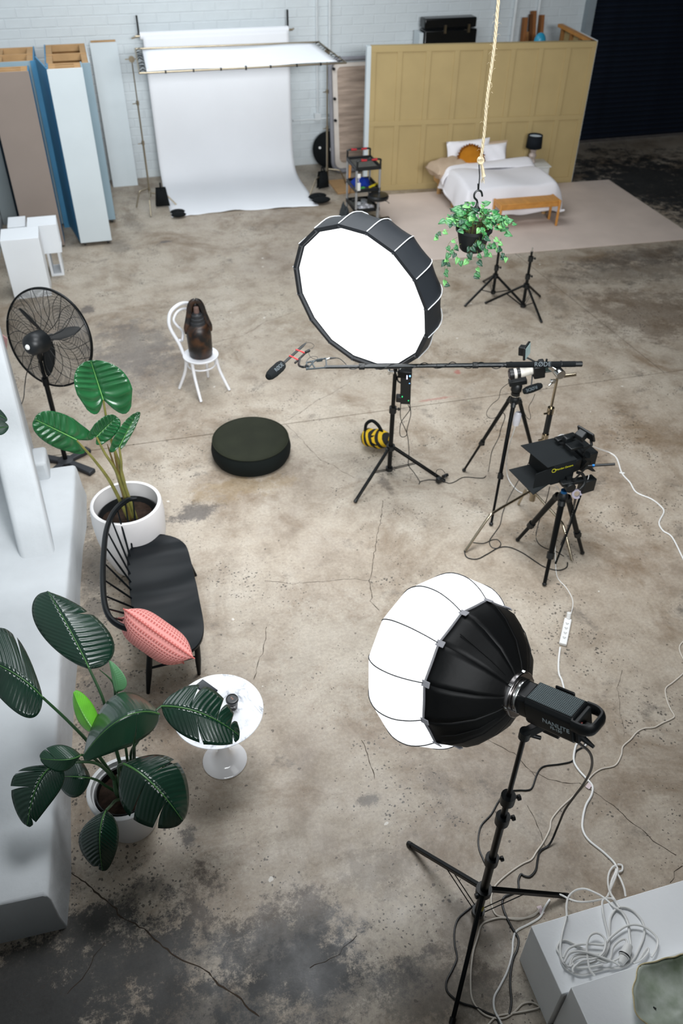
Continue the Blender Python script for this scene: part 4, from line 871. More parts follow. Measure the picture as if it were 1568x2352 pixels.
def bag(u, v):
    th = 2*PI*v; x = 2*u-1; e = max(0, 1-abs(x)**3)**.5; return bb_+rotz(-.5) @ Vector((x*.17, math.cos(th)*.11*e, .115+math.sin(th)*.10*e*(1+.1*math.sin(7*x))+.0))
build(MB().grid(bag, 14, 18), 'bag', yst, r)
build(MB().tube(smooth_path([bb_+rotz(-.5) @ Vector(v) for v in ((-.12, .0, .19), (-.11, .0, .28), (-.05, .0, .33), (.02, 0, .28), (.06, 0, .2))], 4), .018, 8), 'handle', blkf, r)
build(MB().bar(bb_+rotz(-.5) @ Vector((-.01, -.06, .19)), bb_+rotz(-.5) @ Vector((.0, -.115, .1)), .07, .012), 'black_flap', blkf, r)
# ------------------------------------------------------------------ boom microphone
cs = Vector((3.47, 5.36, 0))
cst = cstand(cs, 1.56, [P(1068, 1268), P(1313, 1290), P(1190, 1160)], 'chrome c-stand holding the boom pole between the two cameras', m=mat('nickel', '#b3a894', .22, 1, .1), legz=.34, head=False, ratio=(.60, .78), rr=.02)
build(MB().cyl(cs+Vector((0, 0, .98)), cs+Vector((0, 0, 1.24)), .026, 16), 'black_grip_tube', blk, cst)
hd = cs+Vector((0, 0, 1.60))
build(MB().cyl(hd+Vector((0, .03, 0)), hd+Vector((.0, -.05, 0)), .042, 20), 'grip_head', chrome, cst, bevel=.004)
build(MB().box(hd+Vector((-.05, -.02, -.07)), (.05, .03, .03)).cyl(hd+Vector((-.04, -.02, -.07)), hd+Vector((-.1, -.05, -.09)), .008, 8), 'grip_knob', chrome, cst, bevel=.004)
build(MB().bar(hd+Vector((.03, -.04, -.02)), hd+Vector((.13, -.07, .0)), .014, .03), 't_handle', steel, cst, bevel=.004)
zb = 1.66; bA, bB = P(745, 843, zb), P(1336, 836, zb)
mid = lambda t: bA.lerp(bB, t)
r = root('boom_pole', 'long black boom pole with coiled cable clamped on the c-stand', 'boom pole', bB[:])
dk = mat('boom_carbon', '#11171a', .28, .2, .05)
xs = [(745, .010), (828, .0125), (1088, .0145), (1150, .0185)]
tt = lambda px: (px-745)/(1336-745)
for (x0_, x1_, rad, m) in ((745, 830, .015, dk), (826, 1000, .0175, dk), (1000, 1090, .019, dk), (1088, 1165, .021, dk), (1160, 1320, .0255, blkf), (1318, 1336, .024, blk)):
    build(MB().cyl(mid(tt(x0_)), mid(tt(x1_)), rad, 16), 'pole_section', m, r, bevel=.002)
for x in (830, 1090): build(MB().cyl(mid(tt(x-7)), mid(tt(x+6)), .027, 16), 'lock_collar', blk, r, bevel=.003)
build(MB().cyl(mid(tt(748)), mid(tt(752)), .0125, 16), 'yellow_ring', mat('ring_yellow', '#e0c22a', .4), r)
bd_ = (bB-bA).normalized(); e1, e2, _ = basis(bd_)
cw = []
for i in range(220):
    t = tt(815)+(tt(1175)-tt(815))*i/219; ph = i/219*5.4*2*PI; rad = .022+.005*(i/219)+.004*math.sin(i*.2); cw.append(mid(t)+(e1*math.cos(ph)+e2*math.sin(ph))*rad)
build(MB().tube(cw, .0035, 6), 'wrapped_cable', blk, r)
q = mid(tt(1287)); build(MB().tube(smooth_path([q+e2*0+(e1*math.cos(a)+e2*math.sin(a))*.027 for a in np.linspace(-.5, 3.8, 9)]+[q+bd_*-.03+Vector((0, -.02, -.05))], 3), .004, 6), 'hook', blk, r)
build(MB().cyl(mid(tt(1252))+Vector((0, 0, .015)), mid(tt(1252))+Vector((0, 0, .05)), .009, 10), 'screw', blk, r)
letm = mat('pale_lettering', '#b9c0c4', .6, var=0); letg = mat('grey_lettering', '#5d676c', .6, var=0)
vw = (Vector((0, 0, CAM_H))-mid(tt(1243))).normalized(); upd = (vw.cross(bd_)).normalized(); upd = -upd if upd.z < 0 else upd; nn_ = bd_.cross(upd)
text('RØDE', letg, r, mid(tt(1243))+nn_*.0262, bd_, upd, .052, spacing=1.05)
build(MB().bar(mid(tt(1262))-Vector((0, .0, .02)), hd+Vector((0, 0, .0)), .03, .04), 'pole_clamp', chrome, cst, bevel=.004)
# pistol-grip shock mount and mic
mz = zb; M_ = lambda x, y, z=mz: P(x, y, z)
r = root('shotgun_microphone', 'black shotgun microphone with foam windshield in a red-banded shock mount on the boom', 'microphone', M_(640, 845)[:])
rear, frt = M_(700, 790), M_(616, 866); md_ = (frt-rear).normalized(); ml = (frt-rear).length
build(MB().cyl(rear+md_*.03, rear+md_*ml*.62, .0115, 14).cyl(rear-md_*.015, rear+md_*.04, .006, 12, .0115), 'mic_body', dk, r)
fp = [(.001, 0), (.026, .003), (.040, .02), (.046, .06), (.045, .155), (.039, .21), (.028, .240), (.001, .252)]
sc_ = ml*.62/.238*.0+1
w0 = frt-md_*.24
build(MB().lathe(fp, w0, md_, 22), 'foam_windshield', mat('foam_black', '#15191b', .95, 0, .15, 60, .5, 400), r)
wc = w0+md_*.115; vw = (Vector((0, 0, CAM_H))-wc).normalized(); upx = vw.cross(-md_).normalized(); upx = -upx if upx.z < 0 else upx; n2_ = (-md_).cross(upx)
text('RØDE', letg, r, wc+n2_*.0468, -md_, upx, .046, spacing=1.0)
rail0, rail1 = M_(677, 834, mz-.03), M_(706, 806, mz-.03)
build(MB().bar(rail0, rail1, .014, .014), 'mount_rail', blk, r, bevel=.002)
for t, x, y in ((.25, 664, 818), (.8, 679, 804)):
    a = M_(x, y, mz+.012); b_ = rail0.lerp(rail1, t); build(MB().tube([a+md_*.0+Vector((0, 0, .004)), a.lerp(b_, .5)+Vector((0, 0, .006)), b_], [.007, .006, .008], 8), 'red_band', mat('red_band', '#c62a31', .45), r)
build(MB().tube(smooth_path([rail0.lerp(rail1, .4), M_(686, 838, mz-.03), M_(695, 843), M_(703, 841)], 4), .010, 8), 'swivel_arm', blk, r)
gr = build(MB().cyl(M_(705, 842)-Vector((0, .012, 0)), M_(705, 842)+Vector((0, .012, 0)), .017, 14), 'swivel_knob', blk, r)
gm = mat('grip_grey', '#2f383c', .5)
for a, b_, w in (((703, 833), (748, 823), .006), ((703, 848), (750, 844), .006), ((748, 823), (750, 844), .008), ((704, 832), (704, 849), .007), ((706, 846), (722, 829), .005), ((714, 830), (722, 844), .005), ((727, 828), (740, 826), .014)):
    build(MB().bar(M_(*a), M_(*b_), .012, w*2), 'pistol_frame', gm, gr, bevel=.002)
build(MB().cyl(M_(749, 826), M_(757, 823), .008, 12), 'connector_sleeve', chrome, r); build(MB().cyl(M_(757, 823), M_(771, 822), .010, 12, .005), 'connector_boot', blk, r)
build(cable([M_(771, 822), M_(780, 824), M_(793, 835), M_(800, 845), M_(812, 848), M_(825, 843)], .0035), 'cable', blk, r)
build(cable([M_(700, 790), M_(706, 787), M_(715, 788), M_(721, 794), M_(716, 800), M_(706, 803)], .0018), 'thin_lead', blk, r)
build(cable([M_(708, 810), M_(713, 820), M_(727, 826), M_(728, 820), M_(716, 819), M_(706, 826), M_(703, 834)], .002), 'thin_lead', blk, r)
build(MB().box(M_(706, 807), (.05, .02, .02), rotz(.5)), 'lead_clip', blk, r, bevel=.003)
# ------------------------------------------------------------------ camera tripods
def tripod(name, lab, ap, feet, lock=.55, rr_=.016, m=blkm, acc=None):
    ap = Vector(ap); r = root(name, lab, 'tripod', (ap.x, ap.y, 0))
    build(MB().lathe([(.02, -.06), (.045, -.03), (.05, .0), (.04, .03), (.028, .05)], ap, (0, 0, 1), 18, caps=True), 'shoulder', blk, r)
    for f in feet:
        f = Vector((f[0], f[1], .02)); d = f-ap; a = ap+Vector((d.x, d.y, 0)).normalized()*.045
        k1 = a.lerp(f, lock); k2 = a.lerp(f, lock+(1-lock)*.0)
        lg = build(MB().cyl(a, k1, rr_*1.25, 12, rr_*1.1), 'leg', m, r); build(MB().cyl(k1, f, rr_*.8, 12, rr_*.75), 'lower_leg', m, lg)
        build(MB().cyl(k1-(f-a).normalized()*.035, k1+(f-a).normalized()*.02, rr_*1.5, 12).box(k1+Vector((.015, -.012, 0)), (.02, .02, .045)), 'leg_lock', blk, lg)
        build(MB().sph(f, .021, 12, (1, 1, .95)), 'rubber_foot', blk, lg)
        if acc: build(MB().cyl(a+Vector((0, 0, -.01)), a+(f-a).normalized()*.05, rr_*1.5, 12), 'leg_hinge', blk, lg)
    return r
t1f = [P(1065, 1083), P(1127, 1207), P(1241, 1112)]; t1c = (t1f[0]+t1f[1]+t1f[2])/3; t1z = up(t1c, 1185, 918)
t1 = tripod('camera_tripod', 'tall black camera tripod under the camera with the white lens', (t1c.x, t1c.y, t1z), t1f, .6, acc=True)
ap = Vector((t1c.x, t1c.y, t1z))
build(MB().cyl(ap+Vector((0, 0, .03)), ap+Vector((0, 0, .08)), .04, 18).lathe([(.032, .08), (.05, .10), (.05, .15), (.035, .17)], ap, (0, 0, 1), 18, caps=True), 'fluid_head', blk, t1)
build(MB().cyl(ap+Vector((.0, .0, .045)), ap+Vector((0, 0, .052)), .0415, 18), 'silver_ring', chrome, t1)
# camera one: white zoom lens
lz = ap.z+.30; body = on_plane(1224, 851, ap); fr_ = on_plane(1170, 865, ap, .06)
la = (fr_-body).normalized(); la.z *= .6; la.normalize(); ll = (fr_-body).length
r = root('cinema_camera', 'camera with a white banded telephoto lens and raised monitor on the tall tripod', 'camera', (ap+Vector((0, 0, .18)))[:])
lwht = mat('lens_white', '#d8d4ca', .4)
for s0, s1, r0, r1, m in ((.0, .16, .034, .036, lwht), (.16, .38, .036, .041, lwht), (.38, .55, .043, .043, lwht), (.55, .70, .045, .045, blk), (.70, .82, .046, .046, lwht), (.82, 1.0, .050, .052, blk)):
    build(MB().lathe([(r0, s0*ll), (r1, s1*ll-.001)], body, la, 24, caps=True), 'lens_barrel', m, r)
build(MB().lathe([(.001, 0), (.036, 0), (.04, .004)], body+la*(ll+.001), la, 24), 'front_glass', mat('lens_glass', '#3a3442', .08, .2), r)
la_s = la.cross(Vector((0, 0, 1))).normalized(); la_u = la_s.cross(la); LR = Matrix((la, la_s, la_u)).transposed()
build(MB().box(body-la*.045, (.10, .12, .12), LR).box(body-la*.07+la_u*.075, (.05, .05, .04), LR), 'camera_body', blk, r, bevel=.01)
build(MB().box(body-la*.13+la_s*(-.02), (.07, .09, .012), LR), 'side_screen', mat('screen_dark', '#26302d', .2), r, bevel=.003)
build(MB().cyl(body-la*.1-la_u*.04, body-la*.26+la_u*.01, .009, 10), 'pan_handle', blk, r)
build(MB().box(ap+Vector((0, 0, .19)), (.16, .07, .05), LR), 'mount_plate', blk, r, bevel=.006)
mo = on_plane(1209, 806, ap, .0); mo2 = on_plane(1204, 840, ap)
mn_ = (Vector((.72, -.68, .12))).normalized(); ms = mn_.cross(Vector((0, 0, 1))).normalized(); mu = ms.cross(mn_); MR_ = Matrix((ms, mn_, mu)).transposed()
mt_ = build(MB().box(mo, (.15, .022, .12), MR_), 'monitor', blk, r, bevel=.006)
build(MB().box(mo+mn_*.012, (.13, .004, .10), MR_), 'screen', mat('screen_pale', '#9fb8b8', .12, var=.15, scale=8), mt_)
build(MB().box(mo-mn_*.04+ms*.0, (.07, .05, .08), MR_), 'battery', blk, mt_, bevel=.006)
build(MB().cyl(mo-Vector((0, 0, .06)), body+Vector((0, 0, .06))-la*.04, .008, 8), 'monitor_arm', blk, r)
wa, wb = on_plane(1200, 900, ap, .08), on_plane(1246, 884, ap, .08); wd = (wb-wa).normalized()
mic = root('on_camera_microphone', 'fat black foam windshield microphone slung under the white-lens camera', 'microphone', wa[:])
build(MB().lathe([(.001, 0), (.024, .006), (.034, .04), (.036, .09), (.032, (wb-wa).length*.8), (.022, (wb-wa).length*.95), (.001, (wb-wa).length)], wa, wd, 18), 'foam_windshield', MATS['foam_black'], mic)
vw = (Vector((0, 0, CAM_H))-wa).normalized(); ux = vw.cross(wd).normalized(); ux = -ux if ux.z < 0 else ux
text('RØDE', letg, mic, (wa+wb)/2+wd.cross(ux)*(.0375 if wd.cross(ux).dot(vw) > 0 else -.0375), -wd, -ux, .04)
build(MB().bar(wa.lerp(wb, .4)+Vector((0, 0, .03)), body-Vector((0, 0, .03)), .012, .016), 'mic_arm', blk, mic)
# cords and bottle hanging from tripod one
build(cable([on_plane(x, y, ap, .06) for x, y in ((1178, 875), (1165, 882), (1150, 895), (1145, 915), (1130, 928), (1118, 945), (1120, 958), (1135, 960), (1150, 948), (1160, 940))], .0025), 'cable', blk, label='thin black cord looping left of the white-lens camera', cat='cable')
build(cable([on_plane(x, y, ap, .05) for x, y in ((1228, 905), (1222, 920), (1214, 935), (1218, 955), (1216, 963), (1209, 958), (1200, 940), (1190, 925))], .0025), 'cable', blk, label='thin black cord looping right of the tall tripod shoulder', cat='cable')
cl = mat('clear_plastic', '#d3d3da', .15, 0, .1, 10)
bt = on_plane(1186, 965, ap, -.04)
build(MB().lathe([(.02, .09), (.034, .07), (.036, 0), (.03, -.05), (.001, -.06)], bt, (0.05, 0, 1), 14), 'plastic_bag', cl, label='small clear plastic bag hanging inside the tall tripod', cat='bag')
build(cable([bt+Vector((0, 0, .09)), ap+Vector((0, 0, -.05))], .0015), 'string', whitep, label='string holding the clear bag inside the tall tripod', cat='string')
build(cable([bt-Vector((0, 0, .05)), P(1165, 1040, .35), P(1163, 1080, .1), P(1170, 1105, .008), P(1190, 1128, .008), P(1212, 1134, .008), P(1233, 1128, .02), P(1246, 1114, .1)], .0055), 'cable', whitep, label='white cord drooping from the tall tripod to the floor beside the c-stand', cat='cable')
build(fcable([(1225, 1025, .5), (1215, 1060, .3), (1195, 1095, .15), (1170, 1140, .05), (1155, 1175), (1148, 1205), (1135, 1225), (1124, 1242), (1128, 1256), (1142, 1259), (1150, 1250), (1143, 1240), (1130, 1240), (1110, 1248), (1086, 1246)], .004), 'cable', blk, label='black cord snaking around the left leg of the chrome c-stand', cat='cable')
build(fcable([(1066, 1265), (1072, 1280), (1095, 1284), (1120, 1272), (1145, 1258), (1170, 1257), (1200, 1270), (1230, 1290), (1250, 1302), (1280, 1310), (1300, 1304), (1303, 1292)], .005), 'cable', blk, label='thick black cord curving across the floor from the c-stand foot to the matte box tripod', cat='cable')
build(fcable([(1262, 1118, .5), (1254, 1150, .3), (1240, 1190, .12), (1231, 1225), (1234, 1245), (1250, 1258), (1275, 1266), (1295, 1278)], .004), 'cable', blk, label='black cord dropping from the matte box to the floor', cat='cable')
# ------------------------------------------------------------------ camera two: matte box rig
t2f = [P(1188, 1243), P(1249, 1345), P(1336, 1273)]; t2c = (t2f[0]+t2f[1]+t2f[2])/3; t2z = up(t2c, 1285, 1140); ap2 = Vector((t2c.x, t2c.y, t2z))
t2 = tripod('camera_tripod', 'lower black camera tripod under the matte box camera', ap2, t2f, .66, .022, acc=True)
build(MB().cyl(ap2+Vector((0, 0, .03)), ap2+Vector((0, 0, .075)), .028, 18), 'blue_collar', mat('anodised_blue', '#1d5f9c', .3, .8), t2)
hx = ap2+Vector((.03, 0, .12)); build(MB().cyl(hx-Vector((.0, .05, 0)), hx+Vector((0, .05, 0)), .045, 16), 'fluid_head', blk, t2, bevel=.004)
pa_, pb_ = on_plane(1350, 1070, ap2), on_plane(1412, 1066, ap2, -.05); build(MB().cyl(hx, pa_, .008, 8).cyl(pa_, pa_.lerp(pb_, .4), .006, 8), 'pan_rod', blk, t2)
build(MB().cyl(pa_.lerp(pb_, .2), pb_, .011, 12), 'pan_grip', blk, t2, bevel=.003); build(MB().cyl(pa_.lerp(pb_, .16), pa_.lerp(pb_, .24), .013, 12), 'blue_ring', MATS['anodised_blue'], t2)
build(MB().tube([ap2+Vector((.16, -.02, .0)), ap2+Vector((.13, -.03, -.25)), Vector((t2c.x+.02, t2c.y-.1, .04))], .009, 6), 'strap', blkf, label='black strap hanging from the matte box tripod to the floor', cat='strap')
# box corners from the photograph, at believable heights
zt = ap2.z+.34
A0, A1, A2, A3 = P(1262, 1074, zt), P(1325, 1056, zt), P(1282, 1004, zt), P(1224, 1020, zt)
r = root('matte_box_camera', 'large black camera rig with matte box flags and yellow lettering on the lower tripod', 'camera', (ap2+Vector((0, 0, .16)))[:])
mb_ = mat('matte_black', '#15191b', .75, 0, .1)
ux = (A1-A0); uxn = ux.normalized(); uy = (A2-A1); uyn = (uy-uxn*uy.dot(uxn)).normalized(); wdt = uy.dot(uyn)
dn = up(A0, 1275, 1118); hgt_ = .20
K = A0+uxn*.055
pr = lambda a, b_, z: A0+uxn*a+uyn*b_+Vector((0, 0, z))
Lx = ux.length
build(MB().prism([pr(-.02, 0, 0), pr(Lx, 0, 0), pr(Lx, wdt, 0), pr(-.05, wdt+.02, 0)], (0, 0, .006)), 'top_flag', mb_, r)
build(MB().b2((0, 0, 0), (0, 0, 0)) if False else MB().prism([pr(.05, 0, -.005), pr(Lx, 0, -.005), pr(Lx, wdt, -.005), pr(.05, wdt, -.005)], (0, 0, -hgt_)), 'matte_box', mb_, r, bevel=.006)
build(MB().prism([pr(.05, .0, -.012), pr(-.13, -.0, -.03), pr(-.13, -.0, -.18), pr(.05, .0, -.19)], (0, .004, 0)), 'side_flag', mb_, r)
build(MB().prism([pr(.05, .02, -hgt_), pr(-.13, -.02, -hgt_-.03), pr(-.13, wdt+.02, -hgt_-.03), pr(.05, wdt-.02, -hgt_)], (0, 0, -.005)), 'bottom_flag', mb_, r)
yl = mat('yellow_lettering', '#c9c52c', .5, var=0)
text('Wooden Camera', yl, r, pr(Lx*.55, -.003, -.045), uxn, Vector((0, 0, 1)), .026)
build(MB().lathe([(.016, -.001), (.020, -.001), (.020, .001), (.016, .001)], pr(Lx*.18, -.003, -.045), (0, -1, 0), 16), 'round_mark', yl, r)
build(MB().prism([pr(Lx, .02, -.03), pr(Lx+.09, .03, -.03), pr(Lx+.09, wdt-.03, -.03), pr(Lx, wdt-.02, -.03)], (0, 0, -.13)), 'lens_section', blk, r, bevel=.01)
build(MB().prism([pr(Lx+.09, 0.02, .0), pr(Lx+.24, .02, .0), pr(Lx+.24, wdt-.04, .0), pr(Lx+.09, wdt-.04, .0)], (0, 0, -.17)), 'camera_body', blk, r, bevel=.012)
tb = P(1330, 1030, zt+.06)
build(MB().box(pr(Lx+.05, wdt*.75, .05), (.20, .06, .03), Matrix((uxn, uyn, Vector((0, 0, 1)))).transposed()), 'top_handle', blk, r, bevel=.008)
tm = P(1302, 1008, zt+.10); build(MB().box(tm, (.07, .06, .06), Matrix((uxn, uyn, Vector((0, 0, 1)))).transposed()), 'transmitter', blk, r, bevel=.01)
build(MB().box(P(1318, 1024, zt+.07), (.13, .09, .03), Matrix((uxn, uyn, Vector((0, 0, 1)))).transposed()), 'top_module', blk, r, bevel=.006)
mc_ = P(1346, 996, zt+.20); mR = Matrix.Rotation(-1.2, 3, 'Z') @ Matrix.Rotation(.45, 3, 'X')
build(MB().box(mc_, (.17, .02, .10), mR), 'monitor', blk, r, bevel=.006)
build(MB().box(mc_+Vector((-.045, .0, -.01)), (.08, .07, .07), mR), 'monitor_battery', blk, r, bevel=.008)
build(MB().tube([mc_+Vector((.05, 0, -.04)), P(1358, 1022, zt+.12), P(1340, 1032, zt+.06)], .014, 8), 'monitor_arm', blk, r)
ffc = P(1352, 1060, zt-.02); build(MB().lathe([(.001, 0), (.03, 0), (.032, .02), (.001, .02)], P(1345, 1046, zt+.0), (0.3, -.6, .7), 16), 'focus_wheel', blk, r)
build(MB().prism([P(1348, 1060, zt-.0), P(1368, 1083, zt-.12), P(1360, 1083, zt-.12), P(1338, 1072, zt-.08)], (0, .03, .0)), 'bracket', blk, r)
build(MB().box(P(1347, 1112, zt-.26), (.13, .08, .13), rotz(.15)), 'rear_battery', blk, r, bevel=.008)
build(MB().tube(smooth_path([P(1325, 1085, zt-.1), P(1338, 1090, zt-.13), P(1342, 1110, zt-.2), P(1330, 1125, zt-.24)], 4), .014, 8), 'rig_rod', blk, r)
build(MB().bar(hx+Vector((-.08, 0, .035)), hx+Vector((.14, 0, .035)), .06, .03), 'base_plate', blk, r, bevel=.004)
build(MB().bar(hx+Vector((0, .0, .05)), pr(Lx*.9, wdt/2, -hgt_), .05, .06), 'riser', blk, r)
tp_ = P(1324, 1134, zt-.33); build(MB().lathe([(.026, -.008), (.045, -.008), (.045, .008), (.026, .008), (.026, -.008)], tp_, (-.2, -.9, .35), 22), 'tape_ring', mat('frosted_plastic', '#b9b3c4', .3), label='translucent tape ring hanging below the matte box camera', cat='tape')
build(cable([P(1352, 1090, zt-.15), P(1349, 1102, zt-.2), P(1335, 1122, zt-.3), tp_+Vector((0, 0, .04))], .003), 'cable', whitep, label='thin pale cord from the rig down to the tape ring', cat='cable')
build(cable([P(1344, 1028, zt), P(1355, 1045, zt-.05), P(1356, 1060, zt-.08), P(1352, 1075, zt-.1)], .0025), 'cable', blk, label='thin black cord at the back of the matte box rig', cat='cable')
mbx = []
cc_ = [tp_+Vector((0, 0, -.05)), ap2+Vector((.10, -.05, -.25)), Vector((t2c.x+.09, t2c.y-.02, .18))]
cp_ = smooth_path(cc_, 20); hel = []
for i in range(len(cp_)*6-6):
    t = i/6; a = cp_[int(t)].lerp(cp_[min(len(cp_)-1, int(t)+1)], t-int(t)); an_ = i*1.15; hel.append(a+Vector((math.cos(an_)*.009, math.sin(an_)*.009, 0)))
build(MB().tube(hel, .0025, 5), 'coiled_cable', blk, label='coiled black cord hanging behind the matte box tripod', cat='cable')
# white cords around camera two
build(cable([P(1275, 1007, zt-.1), P(1290, 999, zt-.05), P(1315, 1003, zt-.2), P(1340, 1014, zt-.3), P(1365, 1027, .3), P(1383, 1034, .1)]+[P(x, y, .007) for x, y in ((1400, 1040), (1416, 1053), (1428, 1087), (1446, 1108), (1461, 1131), (1495, 1146), (1516, 1162), (1524, 1176), (1513, 1200), (1522, 1219), (1543, 1234), (1568, 1283), (1590, 1330))], .007), 'extension_cable', whitep, label='thick white cord winding from the matte box camera off to the right edge', cat='cable')
build(cable([P(1276, 1115, .72), P(1285, 1130, .66), P(1286, 1160, .5), P(1277, 1200, .3), P(1275, 1240, .12), P(1275, 1280, .02), P(1279, 1324, .004), P(1300, 1350, .004), P(1313, 1373, .004), P(1315, 1392, .01), P(1309, 1415, .05)], .0035), 'extension_cable', whitep, label='thin white cord from the lower tripod to the white power board', cat='cable')
build(MB().box(P(1428, 1086, .004), (.05, .02, .002), rotz(-.4)), 'cord_tag', whitep, label='small white tag on the thick white cord', cat='tag')
# ------------------------------------------------------------------ bentwood chair and wooden vessel
chw = mat('chair_white', '#e3e4e8', .35, 0, .02)
chc = Vector((.79, 8.47, 0)); r = root('bentwood_chair', 'white bentwood cafe chair holding the dark wooden vessel', 'chair', chc[:])
SH = .455
build(MB().lathe([(.001, SH-.028), (.185, SH-.028), (.20, SH-.02), (.203, SH-.005), (.195, SH), (.17, SH-.004), (.001, SH-.006)], chc, (0, 0, 1), 40), 'seat', chw, r)
ft = {k: P(*v) for k, v in dict(f=(462, 924), rt=(527, 897), bl=(412, 893), br=(478, 866)).items()}
tops_ = {'f': (444, 833), 'rt': (505, 815), 'bl': (415, 822), 'br': (474, 800)}
for k in ft:
    f = ft[k]; f.z = .0; t_ = P(*tops_[k], SH-.04); dd = (t_-chc); dd.z = 0; t_ = chc+dd.normalized()*.165+Vector((0, 0, SH-.02))
    m1 = t_.lerp(f, .45); m1 = Vector((t_.x+(f.x-t_.x)*.25, t_.y+(f.y-t_.y)*.25, m1.z)); lg = build(MB().tube(smooth_path([t_, m1, f+Vector((0, 0, .006))], 6), [.020-.004*i/12 for i in range(13)], 12), 'leg', chw, r)
build(MB().tube([chc+Vector((.158*math.cos(t), .158*math.sin(t), .33)) for t in np.linspace(0, 2*PI, 40, endpoint=False)], .0095, 8, closed=True), 'leg_ring', chw, r)
bx_ = lambda x, y, Y: PY(x, y, Y)
# back: the outer hoop leans out to the left (-X)
hoop = [(-.15, -.13, SH-.01), (-.19, -.145, SH+0.113), (-.25, -.19, SH+0.282), (-.275, -.185, SH+0.384), (-.285, -.13, SH+0.475), (-.29, 0, SH+0.514), (-.285, .13, SH+0.475), (-.275, .185, SH+0.384), (-.25, .19, SH+0.282), (-.19, .145, SH+0.113), (-.15, .13, SH-.01)]
inner = [(-.20, -.125, SH+0.147), (-.215, -.08, SH+0.124), (-.235, -.05, SH+0.215), (-.255, -.105, SH+0.305), (-.27, -.125, SH+0.373), (-.28, -.07, SH+0.435), (-.283, 0, SH+0.452), (-.28, .07, SH+0.435), (-.27, .125, SH+0.373), (-.255, .105, SH+0.305), (-.235, .05, SH+0.215), (-.215, .08, SH+0.124), (-.20, .125, SH+0.147)]
bm_ = (ft['bl']+ft['br'])/2-(ft['f']+ft['rt'])/2; Rb = rotz(math.atan2(bm_.y, bm_.x)-PI)
build(MB().tube(smooth_path([chc+Rb @ Vector(p) for p in hoop], 6), .020, 12), 'outer_hoop', chw, r)
build(MB().tube(smooth_path([chc+Rb @ Vector(p) for p in inner], 6), .0145, 10), 'inner_hoop', chw, r)
wv_m = bpy.data.materials.new('charred_wood'); wv_m.use_nodes = True; nt = wv_m.node_tree; b = nt.nodes['Principled BSDF']; b.inputs['Roughness'].default_value = .42
tc = nt.nodes.new('ShaderNodeTexCoord'); n_ = nt.nodes.new('ShaderNodeTexNoise'); n_.inputs['Scale'].default_value = 9; n_.inputs['Detail'].default_value = 8; n_.inputs['Distortion'].default_value = .8
rp_ = nt.nodes.new('ShaderNodeValToRGB'); rp_.color_ramp.elements[0].position = .45; rp_.color_ramp.elements[0].color = srgb('#100d0c'); rp_.color_ramp.elements[1].position = .8; rp_.color_ramp.elements[1].color = srgb('#4e3019')
bp__ = nt.nodes.new('ShaderNodeBump'); bp__.inputs['Strength'].default_value = .4; bp__.inputs['Distance'].default_value = .01
nt.links.new(tc.outputs['Object'], n_.inputs[0]); nt.links.new(n_.outputs[0], rp_.inputs[0]); nt.links.new(rp_.outputs[0], b.inputs['Base Color']); nt.links.new(n_.outputs[0], bp__.inputs['Height']); nt.links.new(bp__.outputs[0], b.inputs['Normal'])
vc = chc+Vector((.005, -.01, SH)); r = root('wooden_vessel', 'tall dark charred-wood vessel with an open arched neck standing on the white chair', 'vessel', vc[:])
build(MB().lathe([(.001, 0), (.122, 0), (.130, .01), (.131, .045), (.135, .05), (.136, .14), (.139, .24), (.137, .30), (.128, .34), (.105, .38), (.088, .39)], vc, (0, 0, 1), 28), 'body', wv_m, r)
build(MB().lathe([(.088, .38), (.082, .42), (.076, .425), (.075, .46), (.065, .465), (.062, .50), (.052, .505), (.045, .52), (.001, .52)], vc, (0, 0, 1), 24), 'stepped_neck', mat('dark_slate_wood', '#26282b', .5, 0, .2), r)
for sg in (-1, 1):
    pts = [vc+Vector((sg*x, y, z)) for x, y, z in ((.125, 0, .28), (.12, .01, .34), (.098, .02, .42), (.08, .025, .50), (.062, .03, .58), (.035, .03, .63), (0, .03, .645))]
    build(MB().tube(smooth_path(pts, 4), [.022, .024, .026, .028, .030, .03, .03, .029, .029, .028, .027, .026, .026, .026, .026, .026, .026, .026, .026, .026, .026, .026, .026, .026, .026], 8, squash=1.3), 'arched_handle', wv_m, r)
build(MB().grid(lambda u, v: vc+Vector(((2*u-1)*(.10-.055*v), .045+.03*(1-(2*u-1)**2), .36+.24*v)), 8, 8), 'back_shell', wv_m, r, solid=.01)
build(MB().lathe([(.001, .075), (.028, .07), (.032, .03), (.03, 0), (.001, 0)], vc+Vector((0, 0, .515)), (0, 0, 1), 16), 'stopper', mat('dusty_wood', '#6c5750', .7, 0, .2, 20), r)
# ------------------------------------------------------------------ velvet pouf
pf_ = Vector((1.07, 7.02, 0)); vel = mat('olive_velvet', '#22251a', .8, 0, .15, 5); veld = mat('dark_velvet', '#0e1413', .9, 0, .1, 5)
r = root('velvet_pouf', 'round dark olive velvet floor pouf with piped edges', 'pouf', pf_[:])
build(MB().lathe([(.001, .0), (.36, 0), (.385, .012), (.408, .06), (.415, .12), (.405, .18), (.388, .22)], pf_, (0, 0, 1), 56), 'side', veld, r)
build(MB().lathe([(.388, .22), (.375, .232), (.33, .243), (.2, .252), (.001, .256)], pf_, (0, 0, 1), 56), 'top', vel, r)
build(MB().tube([pf_+Vector((.391*math.cos(t), .391*math.sin(t), .222)) for t in np.linspace(0, 2*PI, 64, endpoint=False)], .007, 8, closed=True), 'piping', vel, r)
